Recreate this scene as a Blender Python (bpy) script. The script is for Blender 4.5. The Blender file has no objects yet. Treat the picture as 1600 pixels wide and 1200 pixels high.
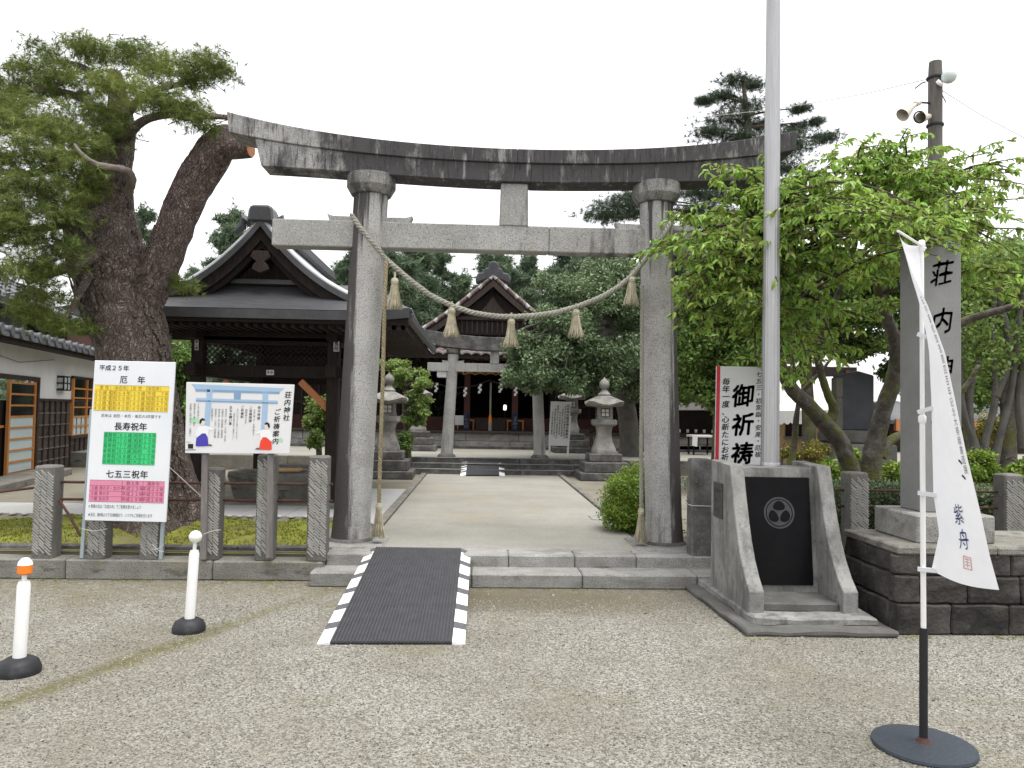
import bpy, bmesh, math, random
import numpy as np
from mathutils import Vector, Matrix, Euler, noise as mnoise

random.seed(7); rng = np.random.default_rng(7)
SC = bpy.context.scene
COL = SC.collection
rad = math.radians

# ---------------------------------------------------------------- camera
CAM = Vector((0.0, 0.0, 1.6))
FPX = 1200.0                                   # focal length in pixels of the 1600 px wide photograph
cd = bpy.data.cameras.new('camera'); cam = bpy.data.objects.new('camera', cd); COL.objects.link(cam)
cam.location = CAM
cam.rotation_euler = Euler((rad(90 + 2.05), rad(-1.0), rad(-2.4)), 'XYZ')
cd.sensor_width = 36.0; cd.lens = FPX / 1600 * 36; cd.clip_start = 0.05; cd.clip_end = 2000
SC.camera = cam
RC = cam.rotation_euler.to_matrix()

# ---------------------------------------------------------------- sky, sun, exposure (overcast)
SUN_EL, SUN_AZ = 76.0, 130.0                    # nearly overhead behind the thin cloud
W = bpy.data.worlds.new('World'); SC.world = W; W.use_nodes = True
wn = W.node_tree.nodes; wl = W.node_tree.links; wn.clear()
sky = wn.new('ShaderNodeTexSky'); sky.sky_type = 'NISHITA'; sky.sun_disc = False
sky.sun_elevation = rad(SUN_EL); sky.sun_rotation = rad(SUN_AZ); sky.air_density = 1.5; sky.dust_density = 4.0
mixw = wn.new('ShaderNodeMixRGB'); mixw.inputs[0].default_value = 0.92
mixw.inputs[2].default_value = (6.0, 6.0, 6.1, 1)      # the closed cloud deck in front of the clear sky
wl.new(sky.outputs[0], mixw.inputs[1])
bg = wn.new('ShaderNodeBackground'); bg.inputs[1].default_value = 0.1
wl.new(mixw.outputs[0], bg.inputs[0])
wo = wn.new('ShaderNodeOutputWorld'); wl.new(bg.outputs[0], wo.inputs[0])
sd = bpy.data.lights.new('sun', 'SUN'); sd.energy = 1.5; sd.angle = rad(30); sd.color = (1, 0.97, 0.93)
so = bpy.data.objects.new('sun', sd); COL.objects.link(so)
_dx, _dy = math.sin(rad(SUN_AZ)), math.cos(rad(SUN_AZ))   # direction towards the sun on the ground plan
sdir = Vector((_dx * math.cos(rad(SUN_EL)), _dy * math.cos(rad(SUN_EL)), math.sin(rad(SUN_EL))))
so.rotation_euler = sdir.to_track_quat('Z', 'Y').to_euler(); so.location = (3, -6, 12)
SC.view_settings.view_transform = 'Standard'; SC.view_settings.look = 'None'
SC.view_settings.exposure = 1.4; SC.view_settings.gamma = 1.0; SC.view_settings.use_curve_mapping = False
SC.render.engine = 'CYCLES'; SC.cycles.max_bounces = 6; SC.cycles.transparent_max_bounces = 6
SC.cycles.use_denoising = True; SC.render.film_transparent = False

# ---------------------------------------------------------------- surveying helpers: a photograph pixel and a known distance or height give a point of the place
def ray(px, py): return RC @ Vector(((px - 800) / FPX, -(py - 600) / FPX, -1))
def P(px, py, Y):
    d = ray(px, py); return CAM + d * (Y / d.y)
def G(px, py, z):
    d = ray(px, py); return CAM + d * ((z - CAM.z) / d.z)
def PX(px, py, X):
    d = ray(px, py); return CAM + d * (X / d.x)

# ---------------------------------------------------------------- materials
MATS = {}
def mat(name, cols, scale=6, detail=5, rough=.8, bump=.15, bscale=40, spec=.3, metal=0, speck=None, stains=(), rnd=0, trans=0, stretch=(1, 1, 1), island=0, coat=0):
    m = bpy.data.materials.new(name); m.use_nodes = True; MATS[name] = m
    nt = m.node_tree; N = nt.nodes; L = nt.links
    b = N['Principled BSDF']; b.inputs['Roughness'].default_value = rough; b.inputs['Metallic'].default_value = metal
    b.inputs['Specular IOR Level'].default_value = spec; b.inputs['Coat Weight'].default_value = coat
    tc = N.new('ShaderNodeTexCoord'); oi = N.new('ShaderNodeObjectInfo')
    mp = N.new('ShaderNodeMapping'); mp.inputs['Scale'].default_value = stretch; L.new(tc.outputs['Object'], mp.inputs[0])
    off = N.new('ShaderNodeVectorMath'); off.operation = 'SCALE'; off.inputs[0].default_value = (37, 53, 71); L.new(oi.outputs['Random'], off.inputs['Scale'])
    L.new(off.outputs[0], mp.inputs['Location'])
    V = mp.outputs[0]
    n = N.new('ShaderNodeTexNoise'); n.inputs['Scale'].default_value = scale; n.inputs['Detail'].default_value = detail; n.inputs['Roughness'].default_value = .62
    L.new(V, n.inputs[0])
    cr = N.new('ShaderNodeValToRGB'); e = cr.color_ramp.elements
    k = len(cols)
    if k == 1: cols = [cols[0], cols[0]]; k = 2
    while len(e) < k: e.new(.5)
    for i, c in enumerate(cols):
        e[i].position = .28 + .44 * i / (k - 1); e[i].color = (*c, 1)
    L.new(n.outputs[0], cr.inputs[0]); C = cr.outputs[0]
    if speck:                                            # mineral grains
        for (sc_, sscale, lo, hi, amt) in (speck if isinstance(speck, list) else [speck]):
            sn = N.new('ShaderNodeTexNoise'); sn.inputs['Scale'].default_value = sscale; sn.inputs['Detail'].default_value = 2; L.new(tc.outputs['Object'], sn.inputs[0])
            mr = N.new('ShaderNodeMapRange'); mr.inputs[1].default_value = lo; mr.inputs[2].default_value = hi; mr.inputs[4].default_value = amt
            L.new(sn.outputs[0], mr.inputs[0])
            mx = N.new('ShaderNodeMixRGB'); L.new(mr.outputs[0], mx.inputs[0]); L.new(C, mx.inputs[1]); mx.inputs[2].default_value = (*sc_, 1); C = mx.outputs[0]
    for st in stains:                                    # (colour, scale xyz, lo, hi, amount, optional ramp (axis, from, to))
        sc_, sv, lo, hi, amt = st[:5]
        m2 = N.new('ShaderNodeMapping'); m2.inputs['Scale'].default_value = sv; L.new(tc.outputs['Object'], m2.inputs[0])
        sn = N.new('ShaderNodeTexNoise'); sn.inputs['Scale'].default_value = 1; sn.inputs['Detail'].default_value = 6; sn.inputs['Roughness'].default_value = .65; L.new(m2.outputs[0], sn.inputs[0])
        val = sn.outputs[0]
        if len(st) > 5:
            ax, a0, a1, gain = st[5]
            sx = N.new('ShaderNodeSeparateXYZ'); L.new(tc.outputs['Object'], sx.inputs[0])
            g = N.new('ShaderNodeMapRange'); g.inputs[1].default_value = a0; g.inputs[2].default_value = a1; g.inputs[3].default_value = -gain; g.inputs[4].default_value = gain
            L.new(sx.outputs[ax], g.inputs[0])
            ad = N.new('ShaderNodeMath'); ad.operation = 'ADD'; L.new(val, ad.inputs[0]); L.new(g.outputs[0], ad.inputs[1]); val = ad.outputs[0]
        mr = N.new('ShaderNodeMapRange'); mr.inputs[1].default_value = lo; mr.inputs[2].default_value = hi; mr.inputs[4].default_value = amt; L.new(val, mr.inputs[0])
        mx = N.new('ShaderNodeMixRGB'); L.new(mr.outputs[0], mx.inputs[0]); L.new(C, mx.inputs[1]); mx.inputs[2].default_value = (*sc_, 1); C = mx.outputs[0]
    if rnd or island:
        src = oi.outputs['Random']; amt = rnd
        if island:
            gi = N.new('ShaderNodeNewGeometry'); src = gi.outputs['Random Per Island']; amt = island
        hs = N.new('ShaderNodeHueSaturation')
        for inp, w in (('Value', amt), ('Hue', amt * .07 if island else 0)):
            mr = N.new('ShaderNodeMapRange'); base = 1 if inp == 'Value' else .5
            mr.inputs[3].default_value = base - w; mr.inputs[4].default_value = base + w; L.new(src, mr.inputs[0]); L.new(mr.outputs[0], hs.inputs[inp])
        L.new(C, hs.inputs['Color']); C = hs.outputs[0]
    L.new(C, b.inputs['Base Color'])
    if bump:
        bn = N.new('ShaderNodeTexNoise'); bn.inputs['Scale'].default_value = bscale; bn.inputs['Detail'].default_value = 6; L.new(V, bn.inputs[0])
        bp = N.new('ShaderNodeBump'); bp.inputs['Strength'].default_value = bump; bp.inputs['Distance'].default_value = .02
        L.new(bn.outputs[0], bp.inputs['Height']); L.new(bp.outputs[0], b.inputs['Normal'])
    if trans:
        tl = N.new('ShaderNodeBsdfTranslucent'); L.new(C, tl.inputs[0]); ms = N.new('ShaderNodeMixShader'); ms.inputs[0].default_value = trans
        L.new(b.outputs[0], ms.inputs[1]); L.new(tl.outputs[0], ms.inputs[2]); L.new(ms.outputs[0], N['Material Output'].inputs[0])
    return m
def plain(name, c, rough=.6, **k): return mat(name, [tuple(x * .93 for x in c), c], scale=9, rough=rough, bump=k.pop('bump', .03), **k)

GRSP = [((.042, .041, .043), 108, .55, .64, .66), ((.60, .59, .56), 85, .60, .68, .5)]
mat('granite', [(.26, .255, .245), (.37, .365, .35), (.42, .41, .39)], scale=3, speck=GRSP, rough=.85, bump=.25, bscale=120,
    stains=[((.045, .042, .042), (7, 7, .8), .58, .72, .6)])
mat('granite_beam', [(.20, .195, .19), (.30, .295, .285), (.40, .39, .37)], scale=4, speck=GRSP, rough=.88, bump=.3, bscale=90,
    stains=[((.045, .042, .044), (3.2, 2, 1.7), .40, .55, .93, (0, -2.4, -1.0, .13)), ((.33, .325, .315), (13, 7, 2.0), .57, .69, .75), ((.03, .028, .03), (37, 18, 4), .52, .63, .75), ((.035, .034, .035), (16, 16, 16), .66, .70, .7)])
mat('granite_tie', [(.27, .265, .25), (.38, .375, .36)], scale=3, speck=GRSP, rough=.85, bump=.25, bscale=110,
    stains=[((.05, .046, .046), (5, 2, 1.0), .52, .66, .85, (0, -1.2, 2.6, .16)), ((.22, .19, .10), (2, 2, 2), .62, .75, .35)])
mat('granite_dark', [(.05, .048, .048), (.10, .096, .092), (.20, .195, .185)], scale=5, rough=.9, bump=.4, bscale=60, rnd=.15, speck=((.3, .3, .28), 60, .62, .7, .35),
    stains=[((.07, .085, .03), (3, 3, 3), .55, .7, .4)])
mat('granite_ridge', [(.28, .275, .255), (.40, .39, .365)], scale=9, rough=.9, bump=.2, stains=[((.14, .15, .08), (5, 5, 3), .55, .7, .5)])
mat('granite_post', [(.12, .116, .108), (.20, .192, .18)], scale=5, rough=.9, bump=.35, bscale=80, rnd=.12, speck=GRSP[0],
    stains=[((.10, .12, .05), (5, 5, 3), .55, .7, .45), ((.05, .05, .05), (9, 9, 1.4), .58, .7, .5)])
mat('granite_step', [(.22, .215, .20), (.33, .325, .31)], scale=4, rough=.9, bump=.3, bscale=90, rnd=.08, speck=GRSP[0],
    stains=[((.09, .09, .07), (2.2, 6, 6), .50, .68, .6), ((.06, .06, .05), (3, 3, 7), .56, .68, .6)])
mat('granite_kerb', [(.15, .144, .125), (.25, .24, .217)], scale=4, rough=.9, bump=.35, bscale=70, rnd=.1, speck=GRSP[0],
    stains=[((.05, .05, .045), (3, 3, 9), .56, .66, .75), ((.14, .13, .06), (3, 3, 4), .52, .7, .45)])
mat('lantern_stone', [(.13, .125, .12), (.27, .26, .24), (.38, .37, .34)], scale=4, rough=.9, bump=.4, bscale=60, speck=GRSP[0], stains=[((.06, .055, .05), (4, 4, 1.5), .5, .66, .6)])
mat('concrete', [(.15, .149, .14), (.235, .232, .22), (.31, .305, .29)], scale=3.5, rough=.88, bump=.3, bscale=60, stains=[((.06, .06, .056), (5, 5, 1.1), .48, .66, .7), ((.09, .09, .084), (14, 14, 9), .54, .66, .55), ((.50, .49, .46), (9, 9, 9), .64, .72, .5)])
mat('concrete_dark', [(.075, .073, .068), (.14, .137, .128)], scale=4, rough=.85, bump=.25, bscale=60, stains=[((.07, .07, .066), (4, 4, 1.4), .5, .68, .6), ((.36, .35, .33), (9, 9, 9), .64, .74, .5)])
mat('platform_stone', [(.018, .0165, .0155), (.042, .038, .035), (.085, .077, .071)], scale=5, rough=.92, bump=.6, bscale=35, rnd=.25, stains=[((.15, .145, .13), (8, 8, 8), .6, .72, .4), ((.06, .06, .03), (3, 3, 3), .6, .72, .3)])
mat('path_concrete', [(.235, .228, .20), (.285, .277, .245), (.325, .316, .283)], scale=1.2, rough=.92, bump=.25, bscale=160, speck=[((.11, .10, .08), 110, .52, .64, .6), ((.42, .40, .35), 95, .56, .66, .5)],
    stains=[((.25, .22, .16), (.9, .5, 1), .52, .70, .55), ((.20, .19, .155), (.5, 2.2, 1), .54, .7, .5)])
mat('pale_slab', [(.36, .36, .352), (.42, .42, .41)], scale=3, rough=.85, bump=.1, rnd=.05)
mat('black_stone', [(.004, .004, .005), (.007, .007, .008)], scale=8, rough=.3, bump=.02, spec=.08)
mat('crest_etch', [(.035, .036, .04), (.06, .062, .066)], scale=20, rough=.6, bump=.05)
mat('bronze_plate', [(.05, .055, .05), (.10, .105, .095)], scale=14, rough=.5, metal=.4, bump=.5, bscale=60)
mat('memorial_slate', [(.07, .072, .085), (.11, .112, .13)], scale=4, rough=.7, bump=.1)
mat('aluminium', [(.34, .34, .35), (.45, .45, .455)], scale=4, rough=.40, metal=.6, bump=.05, stretch=(20, 20, .6), stains=[((.30, .30, .29), (9, 9, .7), .56, .74, .4)])
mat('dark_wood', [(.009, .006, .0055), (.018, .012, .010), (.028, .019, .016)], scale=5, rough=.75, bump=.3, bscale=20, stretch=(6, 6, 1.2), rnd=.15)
mat('brown_wood', [(.026, .018, .015), (.046, .032, .027), (.068, .049, .042)], scale=5, rough=.75, bump=.25, bscale=20, stretch=(6, 6, 1), rnd=.15)
mat('red_wood', [(.05, .018, .014), (.08, .028, .022)], scale=5, rough=.65, bump=.15, stretch=(5, 5, 1), rnd=.12)
mat('new_wood', [(.42, .16, .06), (.52, .21, .085)], scale=4, rough=.6, bump=.1, stretch=(8, 8, 1))
mat('door_wood', [(.50, .21, .06), (.62, .28, .09)], scale=6, rough=.5, bump=.08, stretch=(6, 6, 1), rnd=.08)
mat('clad_wood', [(.050, .036, .030), (.085, .064, .054), (.115, .09, .076)], scale=3, rough=.85, bump=.3, bscale=30, stretch=(1, 1, 6), rnd=.2)
mat('batten_wood', [(.035, .024, .02), (.06, .043, .036)], scale=6, rough=.8, bump=.2, rnd=.15)
mat('grey_wood', [(.13, .12, .115), (.22, .205, .195)], scale=5, rough=.85, bump=.2, stretch=(6, 6, 1))
mat('plaster', [(.72, .71, .69), (.80, .795, .78)], scale=2, rough=.9, bump=.08, stains=[((.55, .53, .5), (1.5, 1.5, .5), .6, .8, .4)])
mat('roof_tile_dark', [(.035, .036, .04), (.065, .066, .072)], scale=6, rough=.6, bump=.3, bscale=20)
mat('roof_tile_grey', [(.055, .06, .066), (.10, .105, .115), (.15, .155, .165)], scale=4, rough=.42, bump=.15, spec=.5, rnd=.25)
mat('roof_tile_brown', [(.085, .055, .052), (.14, .098, .092), (.19, .145, .138)], scale=4, rough=.45, bump=.15, spec=.5, rnd=.25, stains=[((.35, .33, .32), (5, 5, 5), .6, .74, .5)])
mat('roof_tile_pale', [(.36, .33, .33), (.48, .45, .445)], scale=5, rough=.5, bump=.1, rnd=.15)
mat('roof_copper', [(.36, .37, .38), (.45, .46, .47), (.53, .54, .555)], scale=3, rough=.45, metal=.25, bump=.08, bscale=25, rnd=.12)
mat('roof_bark', [(.065, .066, .071), (.105, .106, .113)], scale=4, rough=.42, metal=.3, bump=.15, stretch=(1, 6, 1), stains=[((.12, .12, .13), (3, 9, 3), .58, .75, .5)])
mat('maroon_wall', [(.085, .045, .042), (.11, .06, .056)], scale=3, rough=.8, bump=.05)
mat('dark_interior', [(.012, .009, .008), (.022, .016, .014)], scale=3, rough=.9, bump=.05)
mat('gold', [(.45, .24, .045), (.62, .36, .08)], scale=10, rough=.4, metal=.5, bump=.05)
mat('straw_core', [(.13, .115, .08), (.19, .17, .12)], scale=20, rough=.95, bump=.2)
mat('straw', [(.24, .215, .15), (.36, .325, .235), (.45, .41, .31)], scale=20, rough=.9, bump=.2, bscale=60, island=.18)
mat('rope', [(.22, .213, .18), (.32, .312, .27)], scale=30, rough=.9, bump=.3, bscale=90, island=.08)
mat('old_rope', [(.21, .175, .10), (.32, .28, .18)], scale=30, rough=.9, bump=.3, bscale=90, island=.1)
mat('rust_iron', [(.055, .028, .022), (.10, .052, .04)], scale=14, rough=.8, bump=.2, metal=.2)
mat('rubber', [(.036, .036, .041), (.056, .056, .062)], scale=10, rough=.7, bump=.15, stains=[((.16, .155, .15), (30, 30, 30), .68, .75, .5)])
mat('rubber_dark', [(.016, .017, .02), (.03, .031, .035)], scale=5, rough=.55, bump=.1, stains=[((.10, .10, .095), (6, 6, 6), .58, .74, .4)])
mat('ramp_white', [(.66, .655, .635), (.76, .755, .735)], scale=6, rough=.7, bump=.1, stains=[((.30, .29, .28), (9, 9, 9), .62, .74, .6)])
mat('ramp_grey', [(.07, .07, .08), (.12, .12, .13)], scale=40, rough=.7, bump=.3)
mat('plastic_white', [(.72, .72, .71), (.80, .80, .79)], scale=3, rough=.38, bump=.02, spec=.4, stains=[((.45, .44, .41), (4, 4, 1), .62, .78, .4)])
mat('sign_white', [(.66, .69, .72), (.73, .75, .775)], scale=2, rough=.5, bump=.01, stains=[((.48, .48, .45), (6, 6, 1.2), .62, .80, .35)])
mat('board_grey', [(.63, .635, .64), (.70, .70, .70)], scale=2, rough=.5, bump=.01, stains=[((.42, .42, .39), (5, 5, 1.0), .62, .80, .4)])
plain('paint_blue_grey', (.34, .40, .43), .5); plain('orange', (.85, .22, .02), .4); plain('ink', (.012, .012, .014), .6); plain('ink_navy', (.03, .05, .16), .6)
plain('ink_soft', (.10, .10, .10), .6); plain('yellow_print', (.80, .60, .06), .5); plain('green_print', (.05, .58, .20), .5); plain('pink_print', (.66, .24, .36), .5)
plain('yellow_ink', (.30, .20, .02), .6); plain('green_ink', (.01, .16, .06), .6); plain('pink_ink', (.28, .05, .11), .6)
plain('torii_blue', (.33, .47, .63), .5); plain('torii_blue_dark', (.20, .32, .48), .5); plain('robe_white', (.78, .79, .80), .5); plain('skirt_blue', (.06, .05, .38), .5); plain('skirt_red', (.75, .06, .03), .5)
plain('print_green', (.40, .62, .42), .5); plain('skin_print', (.75, .62, .52), .5); plain('red_paint', (.55, .03, .05), .45); plain('cloth_white', (.80, .81, .84), .9, trans=.3)
plain('seal_red', (.62, .36, .36), .7); plain('navy_cloth', (.02, .035, .075), .9); plain('paper', (.80, .80, .78), .9); plain('lamp_glass', (.60, .66, .64), .3); plain('pale_pane', (.60, .72, .73), .35)
plain('tent', (.74, .74, .73), .8); plain('tan', (.50, .33, .17), .8); plain('grey_metal', (.25, .26, .27), .5, metal=.4); plain('dark_metal', (.03, .03, .033), .5, metal=.4)
plain('disc_steel', (.055, .065, .08), .5, metal=.35, bump=.2); plain('horn', (.55, .50, .44), .6); plain('wire_dark', (.05, .05, .055), .7); plain('wire_pale', (.50, .48, .44), .7)
plain('lantern_paper', (.62, .58, .55), .8); plain('glass_dark', (.015, .018, .017), .08, spec=.6, bump=0)
mat('pole_wood', [(.085, .077, .07), (.15, .138, .127)], scale=5, rough=.85, bump=.3, stretch=(6, 6, .7))
mat('cut_wood', [(.36, .15, .075), (.46, .22, .12)], scale=12, rough=.8, bump=.2)
mat('bark', [(.035, .03, .026), (.08, .07, .06), (.15, .14, .125)], scale=9, rough=.95, bump=.9, bscale=24, stains=[((.10, .11, .025), (3.5, 3.5, 2), .47, .60, .8), ((.22, .215, .20), (7, 7, 7), .62, .70, .6)])
mat('bark_grey', [(.075, .07, .062), (.14, .13, .118)], scale=6, rough=.9, bump=.4, bscale=20, stains=[((.09, .10, .05), (3, 3, 2), .52, .66, .5)])
mat('dead_wood', [(.16, .135, .12), (.27, .235, .21)], scale=8, rough=.9, bump=.3)
mat('twig', [(.05, .038, .03), (.09, .07, .055)], scale=12, rough=.9, bump=.2)
mat('needles', [(.075, .115, .035), (.16, .205, .05), (.28, .31, .075)], scale=1.4, rough=.6, bump=0, island=.30, trans=.25)
mat('needles_dark', [(.05, .075, .05), (.085, .115, .07)], scale=1.2, rough=.7, bump=0, island=.3, trans=.2)
mat('cedar', [(.08, .12, .075), (.125, .175, .105), (.17, .225, .13)], scale=.6, rough=.75, bump=0, island=.3, trans=.2)
mat('holly', [(.085, .13, .06), (.13, .185, .085), (.19, .25, .12)], scale=.9, rough=.48, bump=0, island=.35, trans=.2, spec=.4)
mat('cherry_leaf', [(.165, .265, .045), (.275, .40, .075), (.40, .52, .12)], scale=1.6, rough=.45, bump=0, island=.4, trans=.45, spec=.4)
mat('cherry_single', [(.20, .33, .05), (.34, .47, .09)], scale=2, rough=.42, bump=.06, rnd=.28, trans=.42, spec=.4)
mat('tree_leaf', [(.085, .145, .035), (.135, .21, .05), (.19, .28, .07)], scale=.8, rough=.5, bump=0, island=.32, trans=.35)
mat('maple_leaf', [(.13, .20, .05), (.19, .27, .07), (.25, .33, .095)], scale=1.0, rough=.55, bump=0, island=.3, trans=.35)
mat('bush_leaf', [(.12, .19, .03), (.20, .29, .045), (.29, .38, .065)], scale=3, rough=.5, bump=0, island=.3, trans=.3)
mat('yellow_leaf', [(.14, .15, .03), (.22, .20, .04), (.26, .19, .06)], scale=2, rough=.55, bump=0, island=.3, trans=.3)
mat('moss', [(.12, .105, .055), (.16, .16, .04), (.21, .23, .035), (.28, .29, .045)], scale=2.2, detail=8, rough=.95, bump=.6, bscale=30, stains=[((.16, .13, .085), (1.8, 1.8, 1.8), .55, .68, .75)])
mat('moss_mound', [(.13, .145, .03), (.21, .23, .036), (.29, .29, .05)], scale=5, rough=.95, bump=.7, bscale=40)
mat('dirt', [(.15, .135, .10), (.20, .185, .148), (.235, .217, .18)], scale=1.5, detail=8, rough=.95, bump=.4, bscale=60, stains=[((.15, .16, .07), (.5, .5, .5), .52, .68, .5)])
mat('cobble_white', [(.34, .33, .30), (.48, .47, .44)], scale=6, rough=.8, bump=.1, rnd=.15)
mat('pebbles', [(.14, .133, .114), (.205, .195, .168), (.285, .275, .245)], scale=2.5, rough=.9, bump=0, island=.5)
mat('pine_hill', [(.035, .05, .03), (.055, .075, .045)], scale=.3, rough=.9, bump=.2)

def bark_material(name, dark, mid, light, extra, scale=23):
    m = mat(name, [dark, mid, light], scale=7, rough=.95, bump=0, stains=extra)
    nt = m.node_tree; N = nt.nodes; L = nt.links; b = N['Principled BSDF']; tc = N.new('ShaderNodeTexCoord')
    wn_ = N.new('ShaderNodeTexNoise'); wn_.inputs['Scale'].default_value = 5; L.new(tc.outputs['Object'], wn_.inputs[0])
    ad = N.new('ShaderNodeMixRGB'); ad.blend_type = 'ADD'; ad.inputs[0].default_value = .26; L.new(tc.outputs['Object'], ad.inputs[1]); L.new(wn_.outputs['Color'], ad.inputs[2])
    mp = N.new('ShaderNodeMapping'); mp.inputs['Scale'].default_value = (1, 1, .34); L.new(ad.outputs[0], mp.inputs[0])
    v = N.new('ShaderNodeTexVoronoi'); v.feature = 'DISTANCE_TO_EDGE'; v.inputs['Scale'].default_value = scale; L.new(mp.outputs[0], v.inputs[0])
    v2 = N.new('ShaderNodeTexVoronoi'); v2.feature = 'DISTANCE_TO_EDGE'; v2.inputs['Scale'].default_value = scale * 2.6; L.new(mp.outputs[0], v2.inputs[0])
    mr = N.new('ShaderNodeMapRange'); mr.inputs[1].default_value = .0; mr.inputs[2].default_value = .13; mr.inputs[3].default_value = .35; L.new(v.outputs['Distance'], mr.inputs[0])
    m2 = N.new('ShaderNodeMapRange'); m2.inputs[1].default_value = .0; m2.inputs[2].default_value = .18; m2.inputs[3].default_value = .55; L.new(v2.outputs['Distance'], m2.inputs[0])
    mu = N.new('ShaderNodeMath'); mu.operation = 'MULTIPLY'; L.new(mr.outputs[0], mu.inputs[0]); L.new(m2.outputs[0], mu.inputs[1])
    src = b.inputs['Base Color'].links[0].from_socket
    mx = N.new('ShaderNodeMixRGB'); L.new(mu.outputs[0], mx.inputs[0]); mx.inputs[1].default_value = (.05, .038, .033, 1); L.new(src, mx.inputs[2]); L.new(mx.outputs[0], b.inputs['Base Color'])
    bp = N.new('ShaderNodeBump'); bp.inputs['Strength'].default_value = 1; bp.inputs['Distance'].default_value = .035; L.new(mu.outputs[0], bp.inputs['Height']); L.new(bp.outputs[0], b.inputs['Normal'])
    return m
bark_material('pine_bark', (.12, .09, .078), (.24, .19, .165), (.36, .30, .265), [((.20, .08, .045), (1.2, 1.2, .9), .60, .72, .55), ((.13, .13, .08), (3, 3, 2), .56, .72, .4)])
bark_material('pine_bark_pink', (.17, .122, .108), (.29, .22, .20), (.40, .33, .305), [((.28, .26, .24), (2.2, 2.2, 1), .58, .70, .6)], 26)

def gravel_material():
    m = bpy.data.materials.new('gravel_ground'); m.use_nodes = True; MATS['gravel_ground'] = m
    nt = m.node_tree; N = nt.nodes; L = nt.links; b = N['Principled BSDF']; b.inputs['Roughness'].default_value = .95; b.inputs['Specular IOR Level'].default_value = .15
    tc = N.new('ShaderNodeTexCoord'); V = tc.outputs['Object']
    vo = N.new('ShaderNodeTexVoronoi'); vo.inputs['Scale'].default_value = 95; L.new(V, vo.inputs[0])
    sx = N.new('ShaderNodeSeparateColor'); L.new(vo.outputs['Color'], sx.inputs[0])
    cr = N.new('ShaderNodeValToRGB'); e = cr.color_ramp.elements; e[0].color = (.10, .096, .083, 1); e[1].color = (.375, .364, .326, 1); e.new(.5).color = (.226, .218, .191, 1)
    L.new(sx.outputs[0], cr.inputs[0]); C = cr.outputs[0]
    def noise(sc, d=6):
        n = N.new('ShaderNodeTexNoise'); n.inputs['Scale'].default_value = sc; n.inputs['Detail'].default_value = d; n.inputs['Roughness'].default_value = .65; L.new(V, n.inputs[0]); return n.outputs[0]
    def math_(op, a, c):
        k = N.new('ShaderNodeMath'); k.operation = op
        for i, x in enumerate((a, c)):
            if isinstance(x, (int, float)): k.inputs[i].default_value = x
            else: L.new(x, k.inputs[i])
        return k.outputs[0]
    def rng_(v, a, c, d0=0, d1=1):
        k = N.new('ShaderNodeMapRange'); k.inputs[1].default_value = a; k.inputs[2].default_value = c; k.inputs[3].default_value = d0; k.inputs[4].default_value = d1; L.new(v, k.inputs[0]); return k.outputs[0]
    def mix(f, c, a):
        k = N.new('ShaderNodeMixRGB'); L.new(f, k.inputs[0]); L.new(a, k.inputs[1]); k.inputs[2].default_value = (*c, 1); return k.outputs[0]
    xyz = N.new('ShaderNodeSeparateXYZ'); L.new(V, xyz.inputs[0])
    n1, n2, n3 = noise(.7), noise(3.5), noise(14)
    # broad tone changes of the raked gravel, moss and mud: a mossy rut, damp moss along the kerb, a muddy patch before the steps
    C = mix(rng_(n1, .40, .64, 0, .6), (.15, .136, .10), C)
    a0, a1 = G(0, 1102, 0), G(500, 928, 0); dv = (a1 - a0); ln = math.hypot(dv.x, dv.y); nx, ny = -dv.y / ln, dv.x / ln
    dist = math_('ABSOLUTE', math_('ADD', math_('ADD', math_('MULTIPLY', xyz.outputs[0], nx), math_('MULTIPLY', xyz.outputs[1], ny)), -(a0.x * nx + a0.y * ny)), 0)
    dist = math_('ADD', dist, math_('MULTIPLY', math_('ADD', n2, -.5), .22))
    rut = math_('MULTIPLY', rng_(dist, .02, .15, 1, 0), rng_(n3, .30, .55, .3, 1))
    rut = math_('MULTIPLY', rut, rng_(xyz.outputs[0], -1.9, -1.0, 1, 0))
    C = mix(math_('MULTIPLY', rut, .85), (.10, .093, .03), C)
    kd = math_('ADD', math_('ADD', xyz.outputs[1], -6.95), math_('MULTIPLY', math_('ADD', n2, -.5), 1.5))
    kb = math_('MULTIPLY', rng_(kd, -.9, .25, 0, 1), rng_(n3, .30, .62, .15, 1))
    C = mix(math_('MULTIPLY', kb, .75), (.11, .095, .048), C)
    gx = math_('MULTIPLY', math_('ADD', xyz.outputs[0], -.55), 1 / 1.2); gy = math_('MULTIPLY', math_('ADD', xyz.outputs[1], -6.55), 1 / .45)
    gd = math_('ADD', math_('ADD', math_('MULTIPLY', gx, gx), math_('MULTIPLY', gy, gy)), math_('MULTIPLY', math_('ADD', n2, -.5), 2.2))
    C = mix(rng_(gd, .2, 1.3, .7, 0), (.105, .088, .055), C)
    ol = rng_(noise(1.3), .55, .70, 0, .5); C = mix(ol, (.14, .13, .065), C)
    L.new(C, b.inputs['Base Color'])
    bp = N.new('ShaderNodeBump'); bp.inputs['Strength'].default_value = .6; bp.inputs['Distance'].default_value = .010; bp.invert = True
    L.new(vo.outputs['Distance'], bp.inputs['Height']); L.new(bp.outputs[0], b.inputs['Normal'])
gravel_material()

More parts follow.
